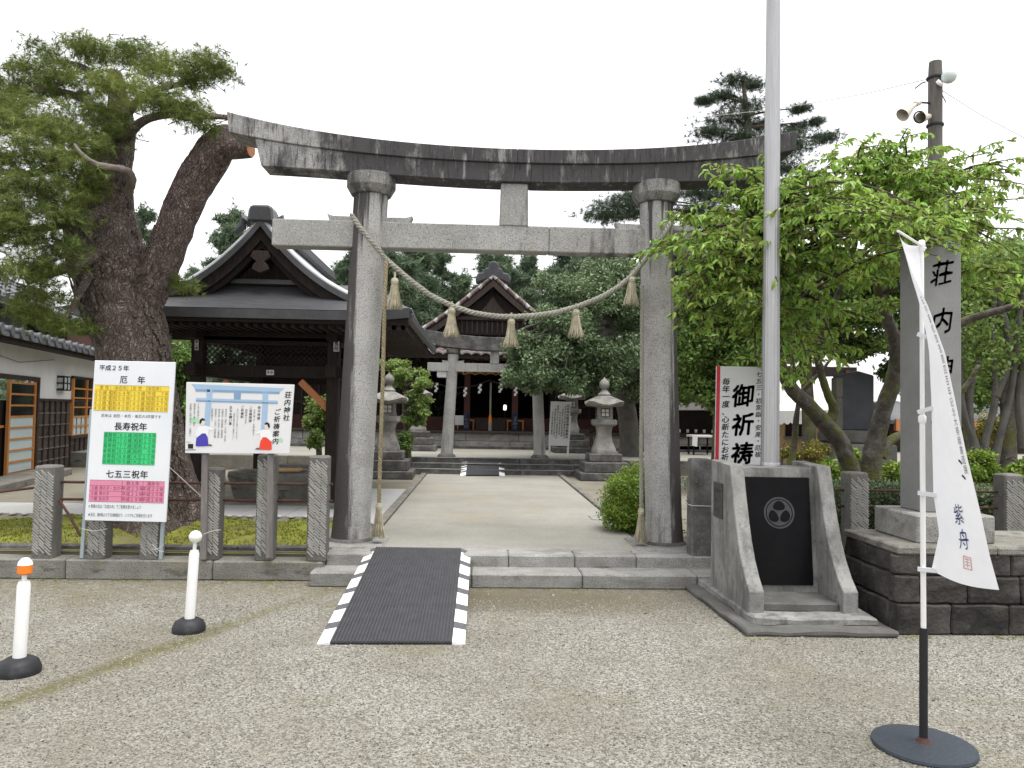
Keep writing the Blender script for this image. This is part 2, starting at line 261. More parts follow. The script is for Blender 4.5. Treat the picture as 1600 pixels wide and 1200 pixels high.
# ---------------------------------------------------------------- object helpers
def tag(o, label=None, cat=None, group=None, kind=None):
    if label: o['label'] = label
    if cat: o['category'] = cat
    if group: o['group'] = group
    if kind: o['kind'] = kind
    return o
def thing(name, label, cat, loc=(0, 0, 0), group=None):
    o = bpy.data.objects.new(name, None); COL.objects.link(o); o.location = loc; o.empty_display_size = .2
    return tag(o, label, cat, group)
def link(name, me, m=None, parent=None, world=True):
    if m is not None and not me.materials: me.materials.append(MATS[m] if isinstance(m, str) else m)
    o = bpy.data.objects.new(name, me); COL.objects.link(o)
    if parent:
        o.parent = parent
        if world and parent.type == 'EMPTY': o.matrix_parent_inverse = Matrix.Translation(parent.location).inverted()
    return o
def place(name, me, parent, loc, rot=(0, 0, 0), scale=(1, 1, 1)):
    """a piece that shares mesh data; loc in world coordinates"""
    o = link(name, me, None, parent); o.location = loc; o.rotation_euler = rot; o.scale = scale
    return o
class MB:
    def __init__(s): s.v = []; s.f = []
    def add(s, vs, fs):
        k = len(s.v); s.v += [tuple(v) for v in vs]; s.f += [tuple(i + k for i in f) for f in fs]; return s
    def hexa(s, p): return s.add(p, [(3, 2, 1, 0), (4, 5, 6, 7), (0, 1, 5, 4), (1, 2, 6, 5), (2, 3, 7, 6), (3, 0, 4, 7)])
    def box(s, x0, x1, y0, y1, z0, z1): return s.hexa([(x0, y0, z0), (x1, y0, z0), (x1, y1, z0), (x0, y1, z0), (x0, y0, z1), (x1, y0, z1), (x1, y1, z1), (x0, y1, z1)])
    def bar(s, a, b, w, h=None, up=(0, 0, 1)):
        a, b = Vector(a), Vector(b); d = (b - a).normalized(); up = Vector(up); r = d.cross(up)
        if r.length < 1e-4: r = Vector((1, 0, 0))
        r.normalize(); u = r.cross(d); h = h or w; r = r * w / 2; u = u * h / 2
        return s.hexa([a - r - u, a + r - u, a + r + u, a - r + u, b - r - u, b + r - u, b + r + u, b - r + u])
    def prism(s, poly, fn, a, b):
        """poly: 2-D outline; fn(p, q, depth) -> world"""
        n = len(poly); vs = [fn(p, q, a) for p, q in poly] + [fn(p, q, b) for p, q in poly]
        return s.add(vs, [tuple(range(n - 1, -1, -1)), tuple(range(n, 2 * n))] + [(i, (i + 1) % n, n + (i + 1) % n, n + i) for i in range(n)])
    def tube(s, pts, rads, n=8, cap=True, twist=0.0, jit=0.0):
        pts = [Vector(p) for p in pts]; m = len(pts)
        if not hasattr(rads, '__len__'): rads = [rads] * m
        k = len(s.v); ref = None
        for i in range(m):
            d = (pts[min(i + 1, m - 1)] - pts[max(i - 1, 0)]).normalized()
            if ref is None:
                ref = Vector((0, 0, 1)) if abs(d.z) < .9 else Vector((1, 0, 0))
            r = d.cross(ref)
            if r.length < 1e-4: r = d.cross(Vector((0, 1, 0.1)))
            r.normalize(); u = r.cross(d); ref = u.cross(r) if False else u
            for j in range(n):
                a = 2 * math.pi * j / n + twist * i; q = rads[i] * (1 + (random.uniform(-jit, jit) if jit else 0))
                s.v.append(tuple(pts[i] + r * math.cos(a) * q + u * math.sin(a) * q))
        for i in range(m - 1):
            for j in range(n):
                a, b = k + i * n + j, k + i * n + (j + 1) % n; s.f.append((a, b, b + n, a + n))
        if cap: s.f.append(tuple(k + j for j in range(n - 1, -1, -1))); s.f.append(tuple(k + (m - 1) * n + j for j in range(n)))
        return s
    def lathe(s, prof, c=(0, 0, 0), n=16, sq=False, rot=0):
        k = len(s.v); m = len(prof)
        for r, z in prof:
            for j in range(n):
                a = 2 * math.pi * (j + .5) / n + rot; s.v.append((c[0] + r * math.cos(a), c[1] + r * math.sin(a), c[2] + z))
        for i in range(m - 1):
            for j in range(n):
                a, b = k + i * n + j, k + i * n + (j + 1) % n; s.f.append((a, b, b + n, a + n))
        s.f.append(tuple(k + j for j in range(n - 1, -1, -1))); s.f.append(tuple(k + (m - 1) * n + j for j in range(n)))
        return s
    def grid(s, rows):
        k = len(s.v); m = len(rows[0])
        for r in rows: s.v += [tuple(p) for p in r]
        for i in range(len(rows) - 1):
            for j in range(m - 1):
                a = k + i * m + j; s.f.append((a, a + 1, a + m + 1, a + m))
        return s
    def quad(s, *p): return s.add(p, [tuple(range(len(p)))])
    def mesh(s, name='mesh', m=None, smooth=False, bevel=0, seg=1, cuts=0, rough=0, rscale=3, solid=0, sharp=40):
        me = bpy.data.meshes.new(name); me.from_pydata(s.v, [], s.f)
        if bevel or cuts or solid:
            bm = bmesh.new(); bm.from_mesh(me)
            if solid:
                bmesh.ops.recalc_face_normals(bm, faces=bm.faces); bmesh.ops.solidify(bm, geom=bm.faces[:], thickness=solid)
            if bevel:
                bmesh.ops.recalc_face_normals(bm, faces=bm.faces)
                ed = [e for e in bm.edges if len(e.link_faces) == 2 and e.calc_face_angle(0) > rad(28)]
                bmesh.ops.bevel(bm, geom=ed, offset=bevel, segments=seg, affect='EDGES', clamp_overlap=True)
            if cuts: bmesh.ops.subdivide_edges(bm, edges=bm.edges[:], cuts=cuts, use_grid_fill=True)
            if rough:
                for v in bm.verts:
                    v.co += mnoise.noise_vector(v.co * rscale) * rough + mnoise.noise_vector(v.co * rscale * 3.1) * rough * .4
            bm.to_mesh(me); bm.free()
        elif rough:
            for v in me.vertices: v.co += mnoise.noise_vector(v.co * rscale) * rough
        if smooth:
            me.shade_smooth()
            try: me.set_sharp_from_angle(angle=rad(sharp))
            except Exception: pass
        if m: me.materials.append(MATS[m])
        return me
    def build(s, name, m, parent=None, **k):
        o = link(name, s.mesh(name, m, **k), None, parent)
        if name in ('lettering', 'table_rules', 'twigs', 'branches', 'chisel_ridges', 'lattice'): o['kind'] = 'stuff'   # too small or too many to pick apart
        return o
def npmesh(name, V, F, m):
    """fast mesh from numpy arrays; F is (n, k)"""
    me = bpy.data.meshes.new(name); V = np.asarray(V, np.float32); F = np.asarray(F, np.int32); n, k = F.shape
    me.vertices.add(len(V)); me.vertices.foreach_set('co', V.ravel()); me.loops.add(n * k); me.loops.foreach_set('vertex_index', F.ravel())
    me.polygons.add(n); me.polygons.foreach_set('loop_start', np.arange(0, n * k, k, dtype=np.int32)); me.polygons.foreach_set('loop_total', np.full(n, k, np.int32))
    me.update(); me.validate(); me.materials.append(MATS[m]); return me
def copy_tree(o, parent=None):
    c = o.copy(); COL.objects.link(c)
    if parent: c.parent = parent
    for ch in o.children: copy_tree(ch, c)
    return c
def rot_frames(n, up_bias=0.0, droop=None):
    """n random orthonormal frames (n,3,3): rows are x (width), y (length), z (normal)"""
    nz = rng.normal(size=(n, 3)); nz[:, 2] = np.abs(nz[:, 2]) + up_bias; nz /= np.linalg.norm(nz, axis=1)[:, None]
    y = rng.normal(size=(n, 3))
    if droop is not None: y[:, 2] += droop
    y -= (y * nz).sum(1)[:, None] * nz; y /= np.linalg.norm(y, axis=1)[:, None]
    return np.stack([np.cross(y, nz), y, nz], 1)
def scatter(T, F, pos, frames, size):
    """copies of template T (k,3) with faces F at pos with frames and sizes"""
    n = len(pos); k = len(T); V = pos[:, None, :] + np.einsum('kc,ncd->nkd', T, frames) * size[:, None, None]
    FF = (np.asarray(F)[None] + (np.arange(n) * k)[:, None, None]).reshape(-1, len(F[0])); return V.reshape(-1, 3), FF
LEAF_T = np.array([(0, 0, 0), (-.28, .35, .07), (0, .42, -.02), (.28, .35, .07), (0, 1, -.12), (-.2, .72, .03), (.2, .72, .03)]); LEAF_F = [(0, 2, 1), (0, 3, 2), (1, 2, 5), (2, 3, 6), (2, 4, 5), (2, 6, 4)]
SMALL_T = np.array([(0, 0, 0), (-.27, .5, .05), (0, 1, -.03), (.27, .5, .05)]); SMALL_F = [(0, 3, 1), (1, 3, 2)]
def needle_tuft(n=14, w=.035, lo=.7):
    V = []; F = []; r = random.Random(3)
    for i in range(n):
        a = r.uniform(0, 2 * math.pi); t = math.acos(r.uniform(-.15, 1)); d = Vector((math.sin(t) * math.cos(a), math.cos(t), math.sin(t) * math.sin(a)))
        s = d.cross(Vector((r.random(), r.random(), r.random()))).normalized() * w; L = r.uniform(lo, 1); k = len(V)
        V += [s, -s, d * L]; F.append((k, k + 1, k + 2))
    return np.array([tuple(v) for v in V]), F
TUFT_T, TUFT_F = needle_tuft(); FAR_T, FAR_F = needle_tuft(6, .075, .7); FINE_T, FINE_F = needle_tuft(18, .027, .6)
def ellipsoid_points(n, c, r, shell=.55):
    u = rng.normal(size=(n, 3)); u /= np.linalg.norm(u, axis=1)[:, None]
    q = rng.uniform(shell ** 3, 1, n) ** (1 / 3); q *= 1 + .18 * np.sin(u[:, 0] * 7 + c[0] * 9) * np.cos(u[:, 2] * 6 + c[1] * 5)
    return np.asarray(c) + u * q[:, None] * np.asarray(r)
def curve_pts(a, b, sag=0.0, n=6, wob=0.0, side=None):
    a, b = Vector(a), Vector(b); out = []
    off = Vector((random.uniform(-1, 1), random.uniform(-1, 1), random.uniform(-.5, .5))) * wob
    for i in range(n + 1):
        t = i / n; p = a.lerp(b, t); w = math.sin(math.pi * t); p = p + off * w; p.z += sag * w; out.append(p)
    return out

# ---------------------------------------------------------------- lettering
GLYPH = {}
def glyph(ch, bold=0):
    key = ch
    if key not in GLYPH:
        c = bpy.data.curves.new('g', 'FONT'); c.body = ch; c.size = 1; c.resolution_u = 2
        o = bpy.data.objects.new('g', c); COL.objects.link(o); dg = bpy.context.evaluated_depsgraph_get()
        me = bpy.data.meshes.new_from_object(o.evaluated_get(dg))
        vs = [(v.co.x, v.co.y) for v in me.vertices]; fs = [tuple(p.vertices) for p in me.polygons]
        w = 1.0 if ord(ch) > 0x2000 else (max((v[0] for v in vs), default=.2) + .06)
        GLYPH[key] = (vs, fs, w); bpy.data.objects.remove(o); bpy.data.curves.remove(c); bpy.data.meshes.remove(me)
    return GLYPH[key]
def text_into(mb, fn, s, u, v, size, vertical=False, bold=.0, aspect=1.0, pitch=1.0, align='l', brush=0.0):
    """fn(u, v) -> world point; u to the right, v down; (u, v) is the first character's top left (or centre line)"""
    ws = [glyph(ch, bold)[2] if ch not in ' \u3000' else (1.0 if ch == '\u3000' else .4) for ch in s]
    if not vertical and align == 'c': u = u - sum(ws) * size * aspect * pitch / 2
    cu, cv = u, v
    for ch, w in zip(s, ws):
        if ch not in ' \u3000':
            vs, fs, _ = glyph(ch, bold); pts = []
            for x, y in vs:
                if brush: x, y = x + brush * (y - .4) * .25, y + brush * (x - .5) * .30 + brush * .05 * math.sin(9 * x + 5 * y)
                if vertical and ch in 'ー': x, y = .5 - (y - .38), .38 + (x - .5)
                if vertical: pts.append(fn(cu + (x - .5) * size * aspect, cv + (.88 - y) * size))
                else: pts.append(fn(cu + x * size * aspect, cv + (.88 - y) * size))
            mb.add(pts, fs)
            if bold:                             # heavier strokes: the same glyph laid again a little to each side
                o0 = fn(cu, cv); du = (fn(cu + size * aspect, cv) - o0) * bold; dv_ = (fn(cu, cv + size) - o0) * bold
                for kx, ky in ((1, 1), (-1, 1), (1, -1), (-1, -1)): mb.add([p + du * kx + dv_ * ky for p in pts], fs)
        if vertical: cv += size * pitch * (1 if ch != '\u3000' else .8)
        else: cu += w * size * aspect * pitch
def chars_on(fn, s, u, v, size, m, parent, **k):
    """large vertical writing, each character a piece of its own"""
    pitch = k.get('pitch', 1.0)
    for i, ch in enumerate(s):
        mb = MB(); text_into(mb, fn, ch, u, v + i * size * pitch, size, True, **{a: b for a, b in k.items() if a != 'pitch'}); mb.build('character', m, parent)
def board_map(tl, tr, br, bl, off, W=1.0, H=1.0):
    tl, tr, br, bl = map(Vector, (tl, tr, br, bl)); n = (tr - tl).cross(tl - bl).normalized()
    if n.y > 0: n = -n
    def fn(u, v):
        a = tl.lerp(tr, u / W); b = bl.lerp(br, u / W); return a.lerp(b, v / H) + n * off
    return fn, n
def slab(tl, tr, br, bl, t, name, m, parent, bevel=.003):
    fn, n = board_map(tl, tr, br, bl, 0); p = [Vector(x) for x in (tl, tr, br, bl)]
    return MB().hexa([q - n * t for q in p] + p).build(name, m, parent, bevel=bevel)
# ================================================================ the setting
AX = 0.325                                   # the shrine's axis: both gates, the path and the hall stand on it
Z1, Z2 = 0.235, 0.54                         # level of the first precinct and of the terrace behind the second gate
def sheet(name, m, x0, x1, y0, y1, z, parent=None, n=1):
    mb = MB(); xs = np.linspace(x0, x1, n + 1); ys = np.linspace(y0, y1, n + 1)
    mb.grid([[(x, y, z) for x in xs] for y in ys]); return tag(mb.build(name, m, parent), kind='structure')
sheet('ground', 'gravel_ground', -300, 300, -60, 500, 0)
precinct = tag(MB().box(-300, 300, 7.48, 480, .02, Z1 - .012).build('precinct_ground', 'dirt'), kind='structure')

# pebbles lying on the gravel court (nobody could count them)
n = 90000
px = rng.uniform(-4.6, 5.2, n); py = 3.0 + 3.6 * rng.random(n) ** 1.25
T = np.array([(1, 0, 0), (-.5, .85, 0), (-.5, -.85, 0), (0.1, 0, .75), (0, .1, -.5)]); Fp = [(0, 1, 3), (1, 2, 3), (2, 0, 3)]
fr = rot_frames(n, 1.2); sz = rng.uniform(.003, .0075, n) * (1 + .5 * (rng.random(n) > .93))
V, F = scatter(T, Fp, np.stack([px, py, np.full(n, .001)], 1), fr, sz)
nb_ = 500; bp_x = rng.uniform(-4.6, 5.2, nb_); bp_y = rng.uniform(3.0, 7.0, nb_); fr2 = rot_frames(nb_, 1.5); V2, F2 = scatter(T, Fp, np.stack([bp_x, bp_y, np.full(nb_, .001)], 1), fr2, rng.uniform(.009, .017, nb_)); F = np.concatenate([F, F2 + len(V)]); V = np.concatenate([V, V2])
tag(link('gravel', npmesh('gravel', V, F, 'pebbles')), 'loose grey gravel scattered over the forecourt', kind='stuff')

# the concrete approach between the gates, its edging stones and the pale slabs
path = tag(MB().box(-1.09, 1.70, 7.60, 16.5, Z1 - .01, Z1 + .004).build('path', 'path_concrete'), kind='structure')
kerb = tag(bpy.data.objects.new('path_kerb', None), kind='structure'); COL.objects.link(kerb)
for side, X in ((-1, -1.16), (1, 1.77)):
    y = 9.0 if side < 0 else 10.2
    while y < 16.3:
        L_ = random.uniform(1.1, 1.5); y1 = min(y + L_, 16.4)
        MB().box(X - .055, X + .055, y, y1 - .012, Z1 - .02, Z1 + .035).build('kerb_stone', 'granite_kerb', kerb, bevel=.012)
        y = y1
slabs = tag(bpy.data.objects.new('pale_paving', None), kind='structure'); COL.objects.link(slabs)
for i in range(9):                            # pale paving before the water basin
    x0 = -6.6 + i * .6; MB().box(x0, x0 + .592, 9.75, 10.75, Z1 - .02, Z1 + .012 + random.uniform(0, .004)).build('paving_slab', 'pale_slab', slabs, bevel=.006)
MB().hexa([Vector((x, y, z)) for z in (Z1 - .02, Z1 + .016) for x, y in ((-1.198, 9.1), (-1.22, 13.2), (-2.1, 13.2), (-2.1, 10.76))]).build('paving_slab', 'pale_slab', slabs, bevel=.006)
for a, b in ((1.84, 10.2),):
    MB().box(1.45, 1.95, 9.75, 10.15, Z1 - .01, Z1 + .016).build('paving_slab', 'granite_step', slabs, bevel=.008)

# two steps up from the court
steps = tag(bpy.data.objects.new('front_steps', None), kind='structure'); COL.objects.link(steps)
def stones(parent, name, m, xs, y0, y1, z0, z1, bev=.012, gap=.006, rough=.004):
    for a, b in zip(xs[:-1], xs[1:]):
        MB().box(a + gap / 2, b - gap / 2, y0, y1, z0, z1).build(name, m, parent, bevel=bev, cuts=2, rough=rough, rscale=6)
stones(steps, 'step_stone', 'granite_step', [-1.50, -.85, -.05, .96, 2.02, 2.6], 7.0, 7.34, 0, .13)
stones(steps, 'step_stone', 'granite_step', [-1.42, -.75, .30, .93, 1.52, 2.5], 7.325, 7.70, 0, Z1 + .006)
for x in (-1.29, 1.95):                       # plinth slabs under the gate's columns
    MB().box(x - .36, x + .36, 7.62, 8.35, Z1 - .02, Z1 + .02).build('plinth_slab', 'granite_step', steps, bevel=.012)

# low kerb wall on the left that carries the fence
lk = tag(bpy.data.objects.new('kerb_wall', None), kind='structure'); COL.objects.link(lk)
stones(lk, 'kerb_stone', 'granite_kerb', [-9.5, -7.9, -6.2, -4.9, -3.75, -2.43, -1.42], 7.22, 7.46, 0, .18, rough=.006)
rk = tag(bpy.data.objects.new('kerb_wall_right', None), kind='structure'); COL.objects.link(rk)
stones(rk, 'kerb_stone', 'granite_kerb', [2.5, 3.6, 4.8, 6.1, 7.3, 8.6], 7.25, 7.5, 0, .22, rough=.006)

# moss bed behind the left kerb, with an edging of white cobbles and small dark edging stones
xs = np.linspace(-8.5, -1.12, 60); ys = np.linspace(7.46, 9.66, 26); mb = MB()
def moss_z(x, y):
    t = (y - 7.46) / 2.2; e = min(1, 6 * t, 6 * (1 - t), 5 * (-1.12 - x + .02))
    return Z1 - .03 + max(0, e) * (.035 + .05 * mnoise.noise(Vector((x * 1.1, y * 1.1, 3))) + .03 * mnoise.noise(Vector((x * 4, y * 4, 1)))) + .10 * math.exp(-((x + 3.9) ** 2 + (y - 8.9) ** 2) / .7)
mb.grid([[(x, y, moss_z(x, y)) for x in xs] for y in ys]); moss = tag(mb.build('moss_bed', 'moss', smooth=True), kind='structure')
n = 26000                                     # moss pile and short blades
mx_ = rng.uniform(-6.0, -1.2, n); my_ = rng.uniform(7.5, 9.6, n); keep = np.array([mnoise.noise(Vector((a * 1.3, b * 1.3, 7))) > -.12 for a, b in zip(mx_, my_)]); mx_, my_ = mx_[keep], my_[keep]
pos = np.array([(a, b, moss_z(a, b)) for a, b in zip(mx_, my_)]); k = len(pos)
fr = rot_frames(k, 0, 1.6); V, F = scatter(SMALL_T, SMALL_F, pos, fr, rng.uniform(.012, .03, k))
tag(link('moss_pile', npmesh('moss_pile', V, F, 'moss_mound')), 'yellow green moss and short grass behind the fence posts', kind='stuff')
cobm = MB(); bmc = bmesh.new(); bmesh.ops.create_icosphere(bmc, subdivisions=1, radius=1); cob = bpy.data.meshes.new('cobble'); bmc.to_mesh(cob); bmc.free(); cob.materials.append(MATS['cobble_white']); cob.shade_smooth()
x = -6.2
while x < -1.25:
    w = random.uniform(.05, .09); place('cobble', cob, moss, (x + w, 9.70 + random.uniform(-.02, .02), Z1 + .01), (0, 0, random.uniform(0, 3)), (w * .85, .045, .022)); x += 2 * w + .02
stones(lk, 'edging_stone', 'granite_dark', [-6.5, -5.6, -4.75, -3.9, -3.1, -2.3, -1.45], 7.5, 7.6, .1, Z1 + .03, rough=.008)

# three steps and the terrace behind the second gate
terrace = tag(MB().box(-60, 60, 17.32, 60, .1, Z2).build('terrace', 'path_concrete'), kind='structure')
st2 = tag(bpy.data.objects.new('terrace_steps', None), kind='structure'); COL.objects.link(st2)
for k, (y0, y1, z1) in enumerate(((16.5, 16.86, .335), (16.84, 17.18, .437), (17.16, 17.6, Z2 + .004))):
    stones(st2, 'step_stone', 'granite_dark', [-2.5, -1.5, -.3, .9, 2.0, 2.9], y0, y1, .15, z1, rough=.005)
    MB().box(-2.49, 2.89, y0 - .004, y0 + .09, z1 + .002, z1 + .012).build('step_nosing', 'granite_step', st2)
stones(st2, 'edging_stone', 'granite_kerb', [2.9, 4.4, 6.0, 7.5, 9.0], 17.1, 17.34, .15, Z2 + .01)
stones(st2, 'edging_stone', 'granite_kerb', [-9, -7.5, -6, -4.2, -2.5], 17.1, 17.34, .15, Z2 + .01)

# ================================================================ the great stone gate
gate = thing('torii_gate', 'large weathered grey granite torii gate at the top of the front steps', 'torii gate', (AX, 8, Z1))
Yf, Yb = 7.84, 8.16
def sym(pts, Y):
    q = [P(a, b, Y) for a, b in pts]; c_ = np.polyfit([(v.x - AX) ** 2 for v in q], [v.z for v in q], 2); return [c_[0], 0, c_[1], 0, c_[2]]     # even in the distance from the axis
ktop = sym([(355, 177), (413, 189), (487, 205), (571, 218), (629, 225), (760, 231), (797, 232), (1073, 227), (1190, 212)], Yf)
kbot = sym([(363, 209), (390, 216), (471, 230), (576, 242), (707, 250), (797, 255), (1050, 253), (1190, 238)], Yf)
sbot = sym([(407, 260), (492, 270), (560, 274), (650, 278), (760, 281), (797, 283), (1000, 283), (1110, 273)], Yf)
HX = AX - P(355, 177, Yf).x; HS = AX - P(398, 217, Yf).x; HB = AX - P(408, 260, Yf).x
def beam(top, bot, h_top, h_bot, ya, yb, a, b, nseg=10):
    """curved beam piece between axis offsets a..b; its ends are cut on the slant at the beam's tips"""
    mb = MB(); rows = []
    for i in range(nseg + 1):
        s = a + (b - a) * i / nseg
        st, sb_ = s * h_top, s * h_bot
        zt, zb = np.polyval(top, abs(st)), np.polyval(bot, abs(sb_))
        rows.append([(AX + sb_, ya, zb), (AX + st, ya, zt), (AX + st, yb, zt), (AX + sb_, yb, zb)])
    k = 0
    for r in rows: mb.v += r
    for i in range(nseg):
        for j in range(4):
            p, q = i * 4 + j, i * 4 + (j + 1) % 4; mb.f.append((p, p + 4, q + 4, q))
    mb.f.append((0, 1, 2, 3)); mb.f.append(tuple(nseg * 4 + j for j in (3, 2, 1, 0)))
    return mb
for a, b in ((-1, .0045), (.005, 1)):
    beam(ktop, kbot, HX, HX - .03, Yf - .025, Yb + .05, a, b, 26).build('top_lintel', 'granite_beam', gate, bevel=.006)
for a, b in ((-1, .0595), (.06, 1)):
    beam(kbot, sbot, HS, HB, Yf, Yb, a, b, 26).build('second_lintel', 'granite_beam', gate, bevel=.006)
zt_col = P(580, 303, 8).z
mat('granite_cap', [(.13, .125, .12), (.20, .195, .185), (.28, .275, .26)], scale=5, speck=GRSP, rough=.88, bump=.3, bscale=90, stains=[((.045, .042, .042), (9, 9, 3), .48, .62, .8)])
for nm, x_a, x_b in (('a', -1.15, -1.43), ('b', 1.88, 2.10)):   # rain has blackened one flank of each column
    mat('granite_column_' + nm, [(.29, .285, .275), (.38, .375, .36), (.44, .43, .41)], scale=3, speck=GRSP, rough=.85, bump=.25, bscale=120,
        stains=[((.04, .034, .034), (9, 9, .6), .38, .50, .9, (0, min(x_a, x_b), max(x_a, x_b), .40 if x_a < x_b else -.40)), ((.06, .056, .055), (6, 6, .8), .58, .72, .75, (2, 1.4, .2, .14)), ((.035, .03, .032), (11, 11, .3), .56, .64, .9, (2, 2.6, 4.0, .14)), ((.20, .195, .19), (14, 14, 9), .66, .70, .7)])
for s in (-1, 1):
    xb, xt = AX + s * 1.625, AX + s * 1.50
    mb = MB(); pts = []; rr = []
    for i in range(13):
        t = i / 12; pts.append((xb + (xt - xb) * t, 8.0, Z1 + .012 + (zt_col - Z1) * t)); rr.append(.188 - .012 * t + (.012 if i == 0 else 0))
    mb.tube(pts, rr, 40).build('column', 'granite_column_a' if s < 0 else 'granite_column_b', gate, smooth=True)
    zd = zt_col; ztop = float(np.polyval(sbot, 1.5)) + .01
    prof = [(.185, zd - .03), (.205, zd - .025), (.252, zd + .055), (.252, ztop)]
    MB().lathe(prof, (xt, 8, 0), 28).build('column_cap', 'granite_cap', gate, smooth=True, sharp=25)
    MB().lathe([(.235, Z1 - .02), (.225, Z1 + .03), (.195, Z1 + .055)], (xb, 8, 0), 32).build('column_foot', 'granite_dark', gate, smooth=True)
zn0, zn1 = P(424, 383, 7.9).z, P(424, 341, 7.9).z
xn = AX - P(424, 383, 7.9).x
MB().box(AX - xn, AX - 1.3, 7.9, 8.1, zn0, zn1).build('tie_beam', 'granite_tie', gate, bevel=.01)
MB().box(AX - 1.36, AX + .36, 7.902, 8.098, zn0 + .004, zn1 - .004).build('tie_beam', 'granite_tie', gate, bevel=.01)
MB().box(AX + .363, AX + 1.36, 7.902, 8.098, zn0 + .004, zn1 - .004).build('tie_beam', 'granite_tie', gate, bevel=.01)
MB().box(AX + 1.3, AX + xn, 7.9, 8.1, zn0, zn1).build('tie_beam', 'granite_tie', gate, bevel=.01)
gx = P(803, 350, 7.88).x
MB().hexa([(gx - .15, 7.89, zn1 - .012), (gx + .15, 7.89, zn1 - .012), (gx + .15, 8.11, zn1 - .012), (gx - .15, 8.11, zn1 - .012), (gx - .14, 7.89, P(800, 286, 7.89).z), (gx + .14, 7.89, P(800, 286, 7.89).z), (gx + .14, 8.11, P(800, 286, 7.89).z), (gx - .14, 8.11, P(800, 286, 7.89).z)]).build('centre_strut', 'granite_tie', gate, bevel=.01)
for s in (-1, 1):
    for d in (-1, 1):                        # wedges on both sides of each column, with flared ends
        x0 = AX + s * 1.50 + d * .15; x1 = x0 + d * .29
        pr = [(x0, zn1 - .02), (x1 - d * .035, zn1 - .02), (x1, zn1 + .075), (x1 - d * .06, zn1 + .055), (x0, zn1 + .05)]
        MB().prism(pr, lambda p, q, dd: (p, dd, q), 7.93, 8.07).build('wedge', 'granite', gate, bevel=.006)

# ---------------------------------------------------------------- straw rope with tassels across the gate
def strand_rope(mb, path, R, pitch=.11, n=3, step=.016, sides=6):
    path = [Vector(p) for p in path]; L = [0]
    for a, b in zip(path[:-1], path[1:]): L.append(L[-1] + (b - a).length)
    N_ = max(8, int(L[-1] / step)); pts = []
    xs_ = np.linspace(0, L[-1], N_)
    arr = np.array([tuple(p) for p in path]); C_ = np.stack([np.interp(xs_, L, arr[:, i]) for i in range(3)], 1)
    for _ in range(3): C_[1:-1] = (C_[:-2] + C_[1:-1] * 2 + C_[2:]) / 4
    for k in range(n):
        q = []
        for i in range(N_):
            d = Vector(C_[min(i + 1, N_ - 1)] - C_[max(i - 1, 0)]).normalized(); r = d.cross(Vector((.05, 1, .02))).normalized(); u = r.cross(d)
            a = 2 * math.pi * (xs_[i] / pitch + k / n); q.append(Vector(C_[i]) + (r * math.cos(a) + u * math.sin(a)) * R * .52)
        mb.tube(q, R * .56, sides)
    return mb
def tassel_mesh(name, h, w, m, n=210):
    mb = MB(); r_ = random.Random(5)
    mb.lathe([(w * .16, -h * .22), (w * .24, -h * .2), (w * .26, -h * .12), (w * .2, -h * .02), (w * .08, 0)], n=12)
    mb.lathe([(w * .34, -h * .93), (w * .27, -h * .6), (w * .16, -h * .2)], n=14)
    for i in range(n):
        a = r_.uniform(0, 2 * math.pi); q = r_.uniform(.72, 1.08); e = (math.cos(a) * w * .5 * q, math.sin(a) * w * .5 * q, -h * r_.uniform(.9, 1.06)); t = (math.cos(a) * w * .2, math.sin(a) * w * .2, -h * .18)
        m_ = (e[0] * .62, e[1] * .62, -h * .62); mb.tube([t, m_, e], [.003, .0045, .0025], 3)
    return mb.mesh(name, m)
rope = thing('straw_rope', 'thick twisted straw rope with five tassels hanging across the large gate', 'rope', (AX, 7.76, Z1))
YR = 7.74
mpts = [P(549, 335, 7.80), P(560, 352, 7.76), P(580, 377, 7.74), P(603, 405, 7.80)] + [P(a, b, YR) for a, b in ((640, 437), (672, 461), (706, 478), (740, 489), (775, 494), (800, 495), (835, 493), (870, 488), (905, 478), (940, 464), (965, 449), (985, 433))] + [P(1003, 412, 7.74), P(1020, 392, 7.73), P(1037, 367, 7.74), P(1052, 342, 7.80)]
strand_rope(MB(), mpts, .027, pitch=.13).build('twisted_rope', 'rope', rope, smooth=True)
tas = tassel_mesh('tassel', .30, .155, 'straw')
for a, b in ((617, 434), (706, 480), (799, 498), (900, 483), (987, 432)):
    p = P(a, b, YR); place('tassel', tas, rope, p + Vector((0, 0, .0)), (0, 0, random.uniform(0, 6)), (1, 1, random.uniform(.93, 1.05)))
    MB().tube([p + Vector((0, 0, .06)), p - Vector((0, 0, .03))], .012, 6).build('tassel_cord', 'straw', rope)
hang = tassel_mesh('rope_end', .34, .13, 'straw')
for tops, name in (([(604, 405, 7.78), (601, 470, 7.74), (598, 600, 7.76), (594, 720, 7.80), (592, 790, 7.82)], 'l'), ([(1003, 445, 7.74), (1003, 560, 7.76), (1002, 690, 7.80), (1002, 798, 7.84)], 'r')):
    pts = [P(*t) for t in tops]
    strand_rope(MB(), pts, .021, pitch=.11).build('hanging_rope', 'old_rope' if name == 'l' else 'rope', rope, smooth=True)
    place('tassel', hang, rope, pts[-1] + Vector((0, 0, .03)))
MB().tube([P(1052, 342, 7.78), P(1045, 400, 7.76), P(1040, 430, 7.77)], .01, 5).build('tassel_cord', 'rope', rope)
